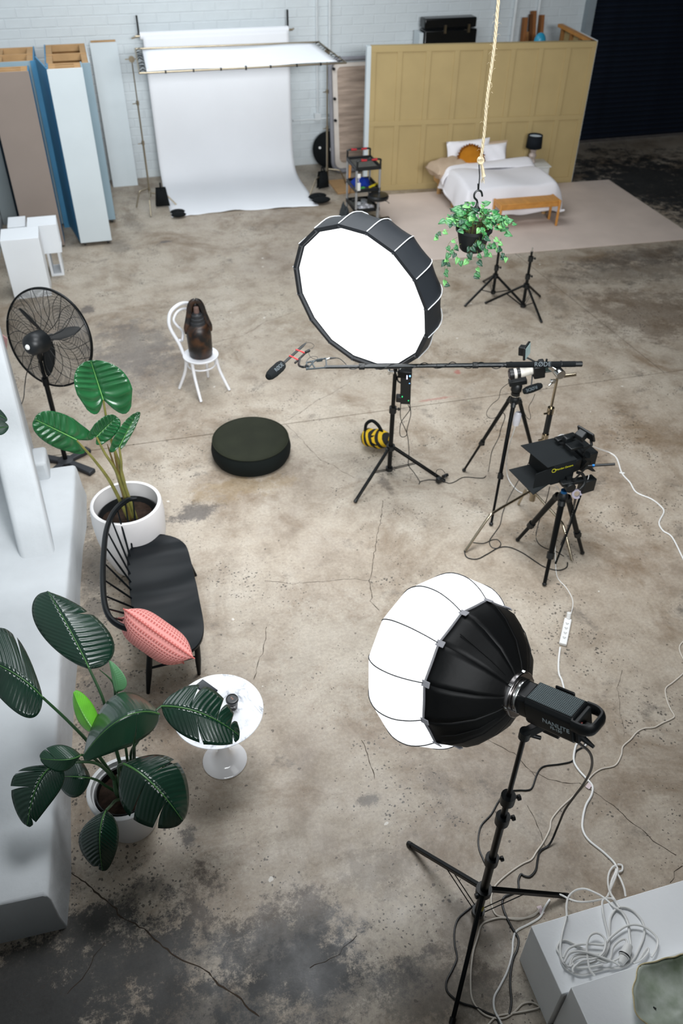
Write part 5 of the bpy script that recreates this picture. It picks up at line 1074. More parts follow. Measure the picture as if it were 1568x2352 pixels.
# ------------------------------------------------------------------ pedestal fan
fb = Vector((-.81, 7.38, 0)); r = root('pedestal_fan', 'large black industrial pedestal fan with wire cage', 'fan', fb[:])
for (x, y) in ((100, 1056), (214, 1090), (205, 1036), (118, 1095)):
    e = P(x, y); d = e-fb; build(MB().prism([fb+Vector((-d.y, d.x, 0))*.06/d.length*.55, fb-Vector((-d.y, d.x, 0))*.06/d.length*.55, e-Vector((-d.y, d.x, 0)).normalized()*.045, e+Vector((-d.y, d.x, 0)).normalized()*.045], (0, 0, .05)), 'base_arm', mat('cast_black', '#1d2025', .55), r, bevel=.012)
build(MB().lathe([(.08, 0), (.08, .05), (.04, .065), (.001, .065)], fb, (0, 0, 1), 20), 'base_hub', MATS['cast_black'], r)
fz_ = up(fb, 97, 820); build(MB().cyl(fb+Vector((0, 0, .05)), fb+Vector((0, 0, fz_-.25)), .024, 16), 'pole', blkm, r)
build(MB().cyl(fb+Vector((0, 0, fz_-.30)), fb+Vector((0, 0, fz_-.22)), .032, 16).cyl(fb+Vector((0, 0, fz_-.24)), fb+Vector((0, 0, fz_)), .017, 12), 'upper_pole', blkm, r)
fn_ = orient(113, 777, .76, .936, -.35); fc = on_plane(112, 777, fb+Vector((.10, .05, 0)), 0); fc.z = fc.z
fs_, fu_, _ = basis(fn_); FR = .46
RR = Matrix((fs_, fu_, fn_)).transposed()
fpnt = lambda t, rad, s: fc+(fs_*math.cos(t)+fu_*math.sin(t))*rad+fn_*s
build(MB().tube([fpnt(t, FR, 0) for t in np.linspace(0, 2*PI, 72, endpoint=False)], .010, 8, closed=True), 'cage_rim', blkm, r)
build(MB().tube([fpnt(t, FR+.004, .012) for t in np.linspace(0, 2*PI, 72, endpoint=False)], .007, 6, closed=True), 'cage_rim', blkm, r)
dome = lambda rad, sg: sg*(.085*(1-(rad/FR)**2.4)+.006)
for sg, nm in ((-1, 'rear_cage'), (1, 'front_cage')):
    rings, rads = MB(), MB()
    for k in range(38):
        rad = .09+(FR-.1)*k/37; rings.tube([fpnt(t, rad, dome(rad, sg)) for t in np.linspace(0, 2*PI, 56, endpoint=False)], .0016, 3, closed=True)
    for k in range(18):
        t0_ = 2*PI*k/18; pts = []
        for i in range(15):
            rad = .06+(FR-.06)*i/14; pts.append(fpnt(t0_+sg*.16*math.sin(i/14*PI*1.3), rad, dome(rad, sg)+sg*.004))
        rads.tube(pts, .003, 4)
    cg = build(rings, nm, blk, r, smooth=True, fix=False); build(rads, 'cage_spokes', blk, cg, fix=False)
build(MB().lathe([(.001, -.22), (.05, -.215), (.09, -.18), (.105, -.12), (.105, -.02), (.07, 0), (.001, 0)], fc-fn_*.085, fn_, 28), 'motor', mat('motor_black', '#0d1114', .42), r)
mlab = fc-fn_*.27+Vector((-.03, -.01, -.03)); build(MB().sph(fc-fn_*.29+fu_*-.012, .034, 12, (1, .7, .9)), 'rear_knob', whitep, r)
build(MB().cyl(fc-fn_*.02, fc+fn_*.05, .035, 16), 'hub', blk, r)
tipb = plane_pt(40, 706, fc, fn_)-fc; bl0 = math.atan2(tipb.dot(fu_), tipb.dot(fs_))
for k in range(3):
    t = bl0+2*PI*k/3; dr_ = (fs_*math.cos(t)+fu_*math.sin(t)); dt_ = (-fs_*math.sin(t)+fu_*math.cos(t))
    def bld(u, v):
        w = .062*(math.sin(PI*min(1, (u*.92+.08)))**.55)*(1-.25*u); tw = .9-.5*u; x = (2*v-1)*w; return fc+dr_*(.035+.355*u)+dt_*(x*math.cos(tw))+fn_*(x*math.sin(tw)+.008)
    build(MB().grid(bld, 14, 4), 'blade', blk, r, solid=.006)
build(MB().bar(fb+Vector((0, 0, fz_-.02)), fc-fn_*.16-Vector((0, 0, .04)), .04, .06), 'yoke', blkm, r, bevel=.008)
fcd = [fc-fn_*.22-Vector((0, 0, .07))]
build(cable([fc-fn_*.22-Vector((0, 0, .07)), on_plane(62, 855, fb, .1), on_plane(57, 885, fb, .1), on_plane(54, 915, fb, .1), P(46, 935, .5), P(36, 955, .25), P(25, 980, .02), P(0, 1000, .01)], .0045), 'cable', blk, label='black cord hanging from the fan motor', cat='cable')
# ------------------------------------------------------------------ white plaster stair block at the left
pl_m = mat('rough_white_plaster', '#c0c4c7', .8, 0, .06, 2.5, .7, 10)
LZ = .38
r = root('plaster_stair_set', 'white hand-plastered stair and bench set piece along the left side', 'set piece', (-1.1, 4.6, 0))
def rs(seed, k=.012):
    rr_ = random.Random(seed); return lambda: rr_.uniform(-k, k)
j_ = rs(4)
edge = [(-.98, 2.58), (-.955, 2.9), (-.93, 3.3), (-.91, 3.69), (-.87, 4.4), (-.82, 4.9), (-.775, 5.47), (-.73, 6.0), (-.70, 6.31), (-.672, 6.80)]
mb = MB(); rows = []
for i, (x, y) in enumerate(edge):
    zt_ = LZ+(.0 if y < 5.4 or y > 6.1 else -.03)+j_()*.5
    bx_o = .035+.012*math.sin(i*1.7)
    rows.append([Vector((x+bx_o, y-(.02 if i == 0 else 0), 0)), Vector((x+bx_o*.6+j_()*.4, y-(.012 if i == 0 else 0), .12)), Vector((x+.012+j_()*.3, y, zt_-.05)), Vector((x, y+(.006 if i == 0 else 0), zt_-.012)), Vector((x-.022, y+(.03 if i == 0 else 0), zt_)), Vector((-1.28, y+(.03 if i == 0 else 0), zt_+.01)), Vector((-1.58, y, zt_)), Vector((-1.58, y, 0))])
vs = [v for rw in rows for v in rw]; m_ = 8
fs = [(i*m_+k, (i+1)*m_+k, (i+1)*m_+k+1, i*m_+k+1) for i in range(len(rows)-1) for k in range(m_-1)]+[tuple(range(m_)), tuple(reversed(range((len(rows)-1)*m_, len(rows)*m_)))]
mb.add(vs, fs); build(mb, 'bench_block', pl_m, r, bevel=.012, seg=3, ang=50)
# sloping parapet rising away to the upper left
s0, s1 = Vector((-1.02, 5.55, LZ-.06)), Vector((-1.25, 7.55, 1.75))
def para(u, v):
    c = s0.lerp(s1, u); w = .145; a = v*4
    prof_ = [(w, -1.6), (w+.004, -.25), (w, -.02), (w-.03, .012), (-w+.03, .012), (-w, -.02), (-w-.004, -.25), (-w, -1.6)]
    x, z = prof_[min(7, int(round(v*7)))]; return Vector((c.x+x, c.y, max(0, c.z+z)))
build(MB().grid(para, 12, 7), 'parapet', pl_m, r, bevel=.02, seg=3, ang=60)
build(MB().b2((-1.04, 6.62, LZ-.02), (-.90, 6.9, LZ+.20)), 'end_post', pl_m, r, bevel=.03, seg=3)
for k in range(4): build(MB().b2((-1.6, 6.85+k*.26, 0), (-1.06-.03*k, 7.13+k*.26, .55+k*.2)), 'step', pl_m, r, bevel=.02)
# pink panel tip and small plant at the left edge
pk = mat('pink_board', '#d3a3a2', .8, 0, .04)
a, b_, c_ = PY(-40, 700, 8.6), PY(17, 778, 8.6), PY(-30, 870, 8.6)
build(MB().prism([Vector((-1.55, 8.7, .0)), Vector((-1.40, 8.7, .0)), Vector((b_.x-.10, 8.62, b_.z-.35)), b_, Vector((-1.5, 8.6, b_.z+.35))], (0, .02, 0)), 'pink_board', pk, bevel=.002, label='pale pink angular board at the left edge behind the plaster stairs', cat='board')
strel = mat('strelitzia_green', '#112d21', .26, 0, .25, 5, coat=.25); alo = mat('alocasia_green', '#1f5a32', .3, 0, .3, 6, coat=.2); ribm = mat('midrib_green', '#44713a', .4); stemg = mat('petiole_green', '#2a4a2c', .4, 0, .15); young = mat('young_leaf_green', '#5fae2b', .35, 0, .2, 8, coat=.2); pale_l = mat('pale_leaf_green', '#5b8f62', .45, 0, .15); edgem = mat('olive_stem', '#7d7a3f', .5, 0, .25, 12)
def bez(a, b, c, t): return a*(1-t)**2+b*2*t*(1-t)+c*t*t
def leaf(par, base, mid_, tip, L, R, m=strel, prof=None, splits=((), ()), pleat=.0042, npl=34, back=0, curl=0, tpk=.42, rib=ribm, ribr=.0045, droop=.0, lab=None, swp=.12):
    """leaf whose midrib runs base > mid > tip; L and R are the edge points at the widest place; splits are gaps (t) on each side"""
    lf = None; prof = prof or (lambda t: (max(0, math.sin(PI*min(1, t**.78)))**.62))
    ctrl = mid_*2-(base+tip)/2 if mid_ is not None else (base+tip)/2
    M = lambda t: bez(base, ctrl, tip, t); pk_ = prof(tpk); D = (tip-base).normalized()
    mb = MB(); up_ = (L-M(tpk)).cross(R-M(tpk)); 
    nrm_ = (D.cross(L-R)).normalized(); nrm_ = -nrm_ if nrm_.z < 0 else nrm_
    for side, (E, sp) in enumerate(((L, splits[0]), (R, splits[1]))):
        S = (E-M(tpk))/pk_; cuts = [0]+sorted(sp)+[1]
        for q in range(len(cuts)-1):
            t0_, t1_ = cuts[q], cuts[q+1]; n = max(3, int((t1_-t0_)*44)); gap = .032 if q else 0
            gap2 = .022 if q < len(cuts)-2 else 0
            def fn(u, v):
                t = t0_+(t1_-t0_)*u; te = t+v*v*(gap*(1-u)**2*1.2-gap2*u*u*1.2); te = min(1, max(0, te))
                w = prof(te if v > .3 else t)
                p = M(te)*(v*.9)+M(t)*(1-v*.9)+S*w*v+D*(swp*w*v*v*S.length*1.2)-D*(back*math.sin(PI*v*.80)*max(0, 1-t*3.0)*S.length)
                p = p+nrm_*(pleat*math.sin(npl*PI*(t-.10*v))*math.sin(PI*min(1, v*1.05))**.5*min(1, 3*w)-curl*v*v*S.length*.5+droop*math.sin(t*9+side)*v*.02)
                if q and u < .2: p = p-nrm_*.02*v*(1-u/.2)*.6
                return p
            mb.grid(fn, n*2, 7)
    lf = build(mb, 'leaf', m, par, fix=False, label=lab, ang=75, solid=.0012)
    pts = [M(t)+nrm_*.001 for t in np.linspace(0, .985, 16)]
    build(MB().tube(pts, [ribr*(1-.75*i/15) for i in range(16)], 6), 'midrib', rib, lf); return lf
def petiole(par, pts, r0, r1, m=stemg, nm='petiole', n=8):
    p = smooth_path(pts, 6); build(MB().tube(p, [r0+(r1-r0)*i/(len(p)-1) for i in range(len(p))], n), nm, m, par)
# foreground white pot with bird of paradise
soilm = MATS['soil']; potw = mat('pot_white_ribbed', '#d8d9da', .45, 0, .02)
p1 = Vector((-.50, 3.17, 0)); PZ = .40
r = root('bird_of_paradise_plant', 'large dark leaved bird of paradise plant in a plain white pot beside the marble table', 'potted plant', p1[:])
build(MB().lathe([(.001, 0), (.165, 0), (.172, .01), (.205, PZ-.05), (.228, PZ-.045), (.232, PZ-.005), (.226, PZ), (.205, PZ), (.200, PZ-.035), (.192, PZ-.04), (.188, PZ-.12), (.001, PZ-.12)], p1, (0, 0, 1), 48), 'pot', potw, r, ang=30)
build(MB().lathe([(.187, PZ-.09), (.178, PZ-.03), (.172, PZ-.03), (.170, PZ-.09)], p1, (0, 0, 1), 32), 'nursery_pot', blk, r)
def soilf(u, v):
    t = 2*PI*u; q = v*.171; return p1+Vector((q*math.cos(t), q*math.sin(t), PZ-.085+.012*math.sin(9*q*math.cos(t)*9+q*40)))
build(MB().grid(soilf, 30, 8), 'soil', soilm, r)
root_ = p1+Vector((.02, .0, PZ-.09))
Z = P
# A upper leaf
LA = leaf(r, Z(204, 1534, 1.18), Z(157, 1440, 1.30), Z(109, 1357, 1.36), Z(82, 1432, 1.30), Z(252, 1452, 1.22), splits=((), (.70,)), tpk=.48, lab='large upright dark leaf with one split near its tip', curl=.18)
petiole(r, [root_, Z(258, 1690, .75), Z(238, 1610, 1.0), Z(204, 1534, 1.18)], .013, .008)
# B left leaf running out of frame
leaf(r, Z(98, 1602, 1.18), Z(30, 1545, 1.30), Z(-62, 1505, 1.30), Z(26, 1448, 1.28), Z(34, 1630, 1.20), splits=((.33,), ()), tpk=.5, curl=.12)
petiole(r, [root_+Vector((-.02, 0, 0)), Z(215, 1720, .70), Z(160, 1660, .95), Z(98, 1602, 1.18)], .013, .008)
# curled flap of B
# C centre leaf
leaf(r, Z(366, 1640, 1.12), Z(280, 1650, 1.26), Z(190, 1738, 1.02), Z(290, 1712, 1.06), Z(282, 1582, 1.10), splits=((.30,), ()), tpk=.45, m=mat('strelitzia_mid', '#193a29', .3, 0, .2, 5, coat=.2), pleat=.0018, npl=40, curl=.10)
petiole(r, [root_+Vector((.04, 0, 0)), Z(308, 1740, .65), Z(312, 1680, .95), Z(345, 1640, 1.10), Z(366, 1640, 1.12)], .012, .007)
# D right leaf over the table
leaf(r, Z(370, 1622, 1.12), Z(462, 1638, 1.12), Z(550, 1690, .92), Z(462, 1572, 1.10), Z(448, 1702, 1.04), splits=((.36, .70, .87), (.45, .90)), tpk=.42, lab='torn leaf reaching over the marble table', ribr=.0055)
petiole(r, [root_+Vector((.05, .02, 0)), Z(300, 1735, .6), Z(318, 1700, .9), Z(325, 1672, 1.02), Z(350, 1640, 1.10), Z(370, 1622, 1.12)], .010, .007)
# E bright young leaf, rolled
leaf(r, Z(224, 1688, .98), Z(194, 1650, 1.06), Z(168, 1590, 1.16), Z(182, 1665, 1.0), Z(214, 1625, 1.08), m=young, pleat=.0006, curl=.4, tpk=.4, lab='bright light green young leaf')
# F pale back leaf
leaf(r, Z(268, 1590, .98), Z(266, 1560, 1.08), Z(251, 1517, 1.18), Z(258, 1562, 1.06), Z(292, 1572, 1.04), m=pale_l, pleat=.0008, tpk=.35, rib=pale_l)
petiole(r, [root_+Vector((.02, .03, 0)), Z(285, 1690, .7), Z(272, 1610, .95), Z(268, 1590, .98)], .010, .007)
petiole(r, [Z(265, 1600, .95), Z(258, 1566, 1.02), Z(228, 1538, 1.12)], .010, .002, nm='furled_leaf')
# G left lower torn leaf
leaf(r, Z(140, 1757, .86), Z(92, 1790, .84), Z(62, 1898, .66), Z(38, 1770, .86), Z(132, 1822, .76), splits=((.36, .62), (.9,)), tpk=.40, lab='torn leaf drooping over the plaster bench', curl=.15)
petiole(r, [root_+Vector((-.04, 0, 0)), Z(262, 1790, .55), Z(225, 1755, .78), Z(180, 1750, .88), Z(140, 1757, .86)], .012, .008)
# H folded small leaf
leaf(r, Z(186, 1734, .92), Z(150, 1745, .96), Z(93, 1742, .92), Z(142, 1772, .86), Z(128, 1712, .96), splits=((), (.72,)), tpk=.5, m=MATS['strelitzia_mid'], pleat=.001)
petiole(r, [root_+Vector((-.03, .02, 0)), Z(240, 1765, .6), Z(210, 1738, .85), Z(186, 1734, .92)], .010, .007)
# I dark leaf behind G
leaf(r, Z(208, 1787, .66), Z(172, 1784, .70), Z(131, 1783, .62), Z(172, 1832, .58), Z(172, 1738, .68), tpk=.45, pleat=.001)
petiole(r, [root_+Vector((-.04, 0, 0)), Z(243, 1805, .5), Z(225, 1793, .62), Z(208, 1787, .66)], .010, .007)
# J big front right leaf
leaf(r, Z(284, 1754, .98), Z(350, 1800, .98), Z(420, 1886, .76), Z(394, 1738, .92), Z(288, 1866, .80), splits=((.40,), (.42, .74)), tpk=.40, lab='large glossy leaf leaning over the front of the pot', ribr=.007, curl=.14)
petiole(r, [root_+Vector((.03, 0, 0)), Z(280, 1795, .6), Z(272, 1762, .85), Z(284, 1754, .98)], .013, .008)
leaf(r, Z(372, 1760, .74), Z(400, 1775, .72), Z(421, 1818, .60), Z(395, 1752, .74), Z(385, 1800, .64), m=strel, pleat=.001, tpk=.4)
petiole(r, [root_+Vector((.05, .02, 0)), Z(320, 1775, .6), Z(350, 1765, .72), Z(372, 1760, .74)], .009, .006)
# K bottom hanging leaf
leaf(r, Z(243, 1862, .74), Z(229, 1920, .70), Z(236, 2001, .46), Z(180, 1915, .62), Z(272, 1922, .64), splits=((.93,), ()), tpk=.40, curl=.10, lab='lowest dark leaf hanging in front of the pot')
petiole(r, [root_+Vector((0, -.03, 0)), Z(268, 1838, .55), Z(255, 1850, .70), Z(243, 1862, .74)], .011, .008)
for px, z, rr_ in (((262, 1790), .55, .014), ((272, 1780), .6, .015), ((285, 1775), .58, .013), ((292, 1765), .6, .012)):
    petiole(r, [root_+Vector((random.uniform(-.03, .03), random.uniform(-.03, .03), 0)), Z(px[0]+8, px[1]+35, .45), Z(*px, z)], rr_+.006, rr_-.002, nm='stem')
# small leaf clusters poking in at the left edge
r = root('edge_plant', 'small dark plant leaves poking in at the left edge above the plaster stairs', 'potted plant', (-1.46, 8.2, 0))
build(MB().lathe([(.001, 0), (.08, 0), (.11, .2), (.10, .2), (.07, .02), (.001, .02)], (-1.46, 8.2, 0), (0, 0, 1), 20), 'pot', potw, r)
eb = Vector((-1.46, 8.2, .19))
for bs, tp in (((-25, 940), (17, 963)), ((-20, 985), (20, 980)), ((-30, 960), (-2, 1000))):
    B_, T_ = P(*bs, 1.75), P(*tp, 1.70); sd = Vector((0, .05, .03)); leaf(r, B_, None, T_, (B_+T_)/2+sd, (B_+T_)/2-sd, tpk=.5, pleat=.001, ribr=.003); petiole(r, [eb, eb.lerp(B_, .5)+Vector((0, 0, .1)), B_], .006, .004)
# ------------------------------------------------------------------ alocasia in big round white pot
p2 = Vector((-.235, 5.70, 0)); H2 = .70; matp = mat('pot_matt_white', '#dcdada', .6, 0, .02)
r = root('alocasia_plant', 'bright green elephant ear plant in a tall rounded white pot behind the settee', 'potted plant', p2[:])
build(MB().lathe([(.001, 0), (.19, 0), (.21, .01), (.265, .18), (.298, .38), (.308, .55), (.302, .66), (.296, .695), (.285, .702), (.268, .695), (.27, .6), (.27, .45), (.001, .45)], p2, (0, 0, 1), 56), 'pot', matp, r)
build(MB().lathe([(.24, .5), (.255, .56), (.245, .565), (.22, .5)], p2, (0, 0, 1), 40), 'inner_rim', blk, r)
build(MB().grid(lambda u, v: p2+Vector((v*.245*math.cos(2*PI*u), v*.245*math.sin(2*PI*u), .51+.015*math.sin(v*12+u*20))), 30, 8), 'soil', soilm, r)
heart = lambda t: (.80+.20*min(1, t*4))*math.sqrt(max(0, 1-max(0, (t-.22)/.78)**2.3))
sp = p2+Vector((.03, .0, .5))
W_ = lambda x, y, dz: (lambda v: v)(on_plane(x, y, p2, dz))
def alof(base, mid_, tip, L, R, **k): k.setdefault('back', .6); return leaf(r, base, mid_, tip, L, R, m=alo, prof=heart, tpk=.30, pleat=.007, npl=15, rib=mat('alocasia_rib', '#79b364', .4), swp=-.05, **k)
alof(W_(237, 918, .0), None, W_(208, 828, -.05), W_(173, 895, .05), W_(300, 880, .03), curl=.05, lab='big upright heart shaped leaf')
petiole(r, [sp, W_(278, 1080, 0), W_(252, 1000, 0), W_(237, 918, -.005)], .016, .008, edgem)
alof(W_(176, 1010, .12), None, W_(80, 963, .22), W_(122, 1026, .2), W_(158, 956, .1), back=1.1, lab='leaf pointing left, drooping', curl=.1)
alof(W_(222, 1003, .05), None, W_(268, 957, .02), W_(222, 968, .06), W_(262, 1000, .03), curl=.1)
petiole(r, [sp+Vector((-.03, 0, 0)), W_(255, 1110, .03), W_(215, 1055, .08), W_(176, 1012, .12)], .018, .008, edgem)
petiole(r, [sp, W_(270, 1090, .03), W_(240, 1040, .05), W_(222, 1004, .05)], .016, .008, edgem)
alof(W_(274, 1026, .04), None, W_(316, 946, .0), W_(262, 1000, .05), W_(305, 990, .0), curl=.2)
petiole(r, [sp+Vector((.03, 0, 0)), W_(282, 1100, .03), W_(278, 1060, .04), W_(274, 1028, .04)], .016, .008, edgem)
for (x, y, s) in ((262, 1040, .013), (246, 1020, .010)): petiole(r, [sp+Vector((-.01, 0, 0)), W_((x+285)/2, (y+1140)/2, .02), W_(x, y, .03)], .018, s*.3, mat('stem_sheath', '#6d5a30', .55, 0, .3, 10), nm='sheath')
# ------------------------------------------------------------------ black spindle settee
sblk = mat('black_stained_wood', '#070c10', .38, 0, .12, 8, spec=.22)
r = root('spindle_settee', 'black wooden two-seat settee with curved spindle back and scooped seat', 'settee', (-.05, 4.8, 0))
sx0, sx1, sy0, sy1, SZ = -.31, .215, 4.13, 5.50, .42
def seat(u, v, off=0):
    v = .5-.5*math.cos(PI*v); u = .5-.5*math.cos(PI*u); x = sx0+(sx1-sx0)*u; y = sy0+(sy1-sy0)*v; cxn, cyn = 2*u-1, 2*v-1
    # rounded plan
    k = max(0, abs(cyn)-.72)/.28; x = (sx0+sx1)/2+(x-(sx0+sx1)/2)*max(.004, 1-abs(cyn)**5)**(1/2.6)
    k2 = max(0, abs(cxn)-.6)/.4
    sc_y = (math.cos(cyn*PI*3.0)*.5+.5)**2        # two scoops with a ridge between, raised ends
    z = SZ-.034*(1-abs(cyn)**6)*(1-sc_y*.9)*(1-.5*abs(cxn)**2)-.006*cxn+.006*math.sin(cyn*PI*4)*max(0, cxn)
    return Vector((x, y, z-off))
mb = MB().grid(seat, 24, 48); build(mb, 'seat', sblk, r, solid=.03, soff=-1, ang=60)
rail_px = [(314, 1145, .80), (290, 1150, .81), (262, 1175, .82), (245, 1215, .82), (238, 1270, .82), (236, 1330, .82), (240, 1385, .82), (252, 1418, .82), (275, 1437, .81), (300, 1444, .80), (320, 1441, .79)]
rp2 = smooth_path([P(*q) for q in rail_px], 6); n_ = len(rp2)
build(MB().tube(rp2, [.022*(.55+.45*min(1, min(i, n_-1-i)/7)) for i in range(n_)], 10, squash=1.15), 'top_rail', sblk, r)
NSP = 15
for k in range(NSP):
    t = .045+.91*k/(NSP-1); i = t*(n_-1); a = rp2[int(i)].lerp(rp2[min(n_-1, int(i)+1)], i-int(i))
    s = k/(NSP-1)       # foot of the spindle round the back edge of the seat
    y = sy1-.06-(sy1-sy0-.12)*s; cyn_ = (y-(sy0+sy1)/2)/((sy1-sy0)/2); x = (sx0+sx1)/2-.262*max(.004, 1-abs(cyn_)**5)**(1/2.6)+.03; b_ = Vector((x, y, SZ-.02))
    build(MB().tube([b_, b_.lerp(a, .45), a], [.0075, .0085, .006], 8), 'spindle', sblk, r)
for (fx, fy), (tx, ty) in (((340, 1592), (-.22, 4.28)), ((457, 1548), (.13, 4.25)), ((449, 1322), (.14, 5.38)), ((305, 1340), (-.22, 5.35))):
    f = P(fx, fy); build(MB().tube([Vector((tx, ty, SZ-.035)), Vector((tx, ty, SZ-.035)).lerp(f, .5), f], [.021, .024, .014], 12), 'leg', sblk, r)
lgs = [P(340, 1592), P(457, 1548), P(449, 1322), P(305, 1340)]
tps = [Vector((-.22, 4.28, SZ)), Vector((.13, 4.25, SZ)), Vector((.14, 5.38, SZ)), Vector((-.22, 5.35, SZ))]
h_ = [a.lerp(b_, .45) for a, b_ in zip(tps, lgs)]
for i, j in ((0, 1), (2, 3)): build(MB().tube([h_[i], h_[i].lerp(h_[j], .5), h_[j]], [.009, .013, .009], 8), 'stretcher', sblk, r)
build(MB().tube([h_[0].lerp(h_[1], .5), h_[2].lerp(h_[3], .5)], .011, 8), 'stretcher', sblk, r)
# coral waffle cushion
cm = bpy.data.materials.new('coral_waffle'); cm.use_nodes = True; nt = cm.node_tree; b = nt.nodes['Principled BSDF']; b.inputs['Roughness'].default_value = .9
uvn = nt.nodes.new('ShaderNodeUVMap'); mp2 = nt.nodes.new('ShaderNodeMapping'); mp2.inputs['Scale'].default_value = (78, 78, 1); nt.links.new(uvn.outputs[0], mp2.inputs[0])
w1 = nt.nodes.new('ShaderNodeTexWave'); w1.bands_direction = 'X'; w1.inputs['Scale'].default_value = .105; w2 = nt.nodes.new('ShaderNodeTexWave'); w2.bands_direction = 'Y'; w2.inputs['Scale'].default_value = .105
nt.links.new(mp2.outputs[0], w1.inputs[0]); nt.links.new(mp2.outputs[0], w2.inputs[0]); mx = nt.nodes.new('ShaderNodeMath'); mx.operation = 'MAXIMUM'; nt.links.new(w1.outputs[1], mx.inputs[0]); nt.links.new(w2.outputs[1], mx.inputs[1])
rp_ = nt.nodes.new('ShaderNodeValToRGB'); rp_.color_ramp.elements[0].position = .25; rp_.color_ramp.elements[0].color = srgb('#bb625c'); rp_.color_ramp.elements[1].position = .8; rp_.color_ramp.elements[1].color = srgb('#e39791'); nt.links.new(mx.outputs[0], rp_.inputs[0]); nt.links.new(rp_.outputs[0], b.inputs['Base Color'])
bp__ = nt.nodes.new('ShaderNodeBump'); bp__.inputs['Strength'].default_value = .8; bp__.inputs['Distance'].default_value = .006; nt.links.new(mx.outputs[0], bp__.inputs['Height']); nt.links.new(bp__.outputs[0], b.inputs['Normal'])
cA_, cB_ = P(268, 1400, .86), P(425, 1522, .48)     # ends of the visible ridge
ctr = (P(356, 1464, .62)); aw = (P(425, 1500, .50)-P(275, 1395, .80)).normalized(); wdt_ = .60; hh_ = .52
cn = Vector((.35, .62, .42)); cn = (cn-aw*cn.dot(aw)).normalized(); ah = cn.cross(aw).normalized()
mb = MB(); uvs = []
def cush(sgn):
    def fn(u, v):
        x, y = 2*u-1, 2*v-1; k = (max(0, (1-x**4)*(1-y**4)))**.68; ex = 1-.15*(1-y*y); ey = 1-.15*(1-x*x)
        return ctr+aw*(wdt_/2*x*ex)+ah*(hh_/2*y*ey)+cn*(sgn*.125*k)
    return fn
NG = 28; mb.grid(cush(1), NG, NG); mb.grid(cush(-1), NG, NG)
co = build(mb, 'waffle_cushion', cm, fix=False, label='coral pink waffle-weave cushion leaning on the settee arm', cat='cushion')
sm_ = [(lambda x, y: ctr+aw*(wdt_/2*x*(1-.15*(1-y*y)))+ah*(hh_/2*y*(1-.15*(1-x*x))))(*q) for q in [(-1+i/10, -1) for i in range(20)]+[(1, -1+i/10) for i in range(20)]+[(1-i/10, 1) for i in range(20)]+[(-1, 1-i/10) for i in range(20)]]
build(MB().tube(sm_, .005, 6, closed=True), 'seam_piping', cm, co)
uvl = co.data.uv_layers.new(name='uv'); nv = (NG+1)**2
for pl_ in co.data.polygons:
    for li in pl_.loop_indices:
        vi = co.data.loops[li].vertex_index % nv; uvl.data[li].uv = ((vi//(NG+1))/NG, (vi % (NG+1))/NG)
# ------------------------------------------------------------------ marble tulip table
tcx = Vector((.17, 3.47, 0)); th_ = .59
marb = bpy.data.materials.new('white_marble'); marb.use_nodes = True; nt = marb.node_tree; b = nt.nodes['Principled BSDF']; b.inputs['Roughness'].default_value = .12
tc = nt.nodes.new('ShaderNodeNewGeometry'); n1 = nt.nodes.new('ShaderNodeTexNoise'); n1.inputs['Scale'].default_value = 3.2; n1.inputs['Detail'].default_value = 7; n1.inputs['Roughness'].default_value = .6; n1.inputs['Distortion'].default_value = 1.4
nt.links.new(tc.outputs['Position'], n1.inputs[0]); ab = nt.nodes.new('ShaderNodeMath'); ab.operation = 'SUBTRACT'; nt.links.new(n1.outputs[0], ab.inputs[0]); ab.inputs[1].default_value = .5
ab2 = nt.nodes.new('ShaderNodeMath'); ab2.operation = 'ABSOLUTE'; nt.links.new(ab.outputs[0], ab2.inputs[0])
rp_ = nt.nodes.new('ShaderNodeValToRGB'); e = rp_.color_ramp.elements; e[0].position = 0; e[0].color = srgb('#9a9fa9'); e[1].position = .03; e[1].color = srgb('#eceef2'); nt.links.new(ab2.outputs[0], rp_.inputs[0])
n2 = nt.nodes.new('ShaderNodeTexNoise'); n2.inputs['Scale'].default_value = 5; n2.inputs['Detail'].default_value = 4; nt.links.new(tc.outputs['Position'], n2.inputs[0])
r3 = nt.nodes.new('ShaderNodeValToRGB'); r3.color_ramp.elements[0].position = .48; r3.color_ramp.elements[0].color = (0, 0, 0, 1); r3.color_ramp.elements[1].position = .62; nt.links.new(n2.outputs[0], r3.inputs[0])
mx = nt.nodes.new('ShaderNodeMix'); mx.data_type = 'RGBA'; nt.links.new(r3.outputs[0], mx.inputs[0]); mx.inputs[6].default_value = srgb('#eceef2'); nt.links.new(rp_.outputs[0], mx.inputs[7]); nt.links.new(mx.outputs[2], b.inputs['Base Color'])
t_c = (P(397, 1650, th_)+P(603, 1620, th_)+P(500, 1540, th_)+P(500, 1722, th_))/4; rad_ = .006+((P(397, 1640, th_)-P(603, 1620, th_)).length/2)
r = root('marble_side_table', 'round white marble topped pedestal table with glossy white trumpet base', 'table', (t_c.x, t_c.y, 0)); tb_ = Vector((t_c.x, t_c.y, 0))
build(MB().lathe([(.001, th_-.018), (rad_-.03, th_-.018), (rad_-.006, th_-.008), (rad_, th_-.004), (rad_-.002, th_), (.001, th_)], tb_, (0, 0, 1), 72), 'table_top', marb, r)
gw = mat('gloss_white', '#e8e8ea', .12, 0, 0, coat=.6)
build(MB().lathe([(.001, 0), (.155, 0), (.158, .006), (.15, .014), (.11, .03), (.07, .06), (.042, .12), (.030, .22), (.026, .34), (.032, .46), (.055, .54), (.08, th_-.018), (.001, th_-.018)], tb_, (0, 0, 1), 48), 'pedestal', gw, r)
cu = P(534, 1622, th_); cu = P(535, 1625, th_+.0)
r = root('coffee_cup', 'small black takeaway coffee cup with a dark lid on the marble table', 'cup', cu[:])
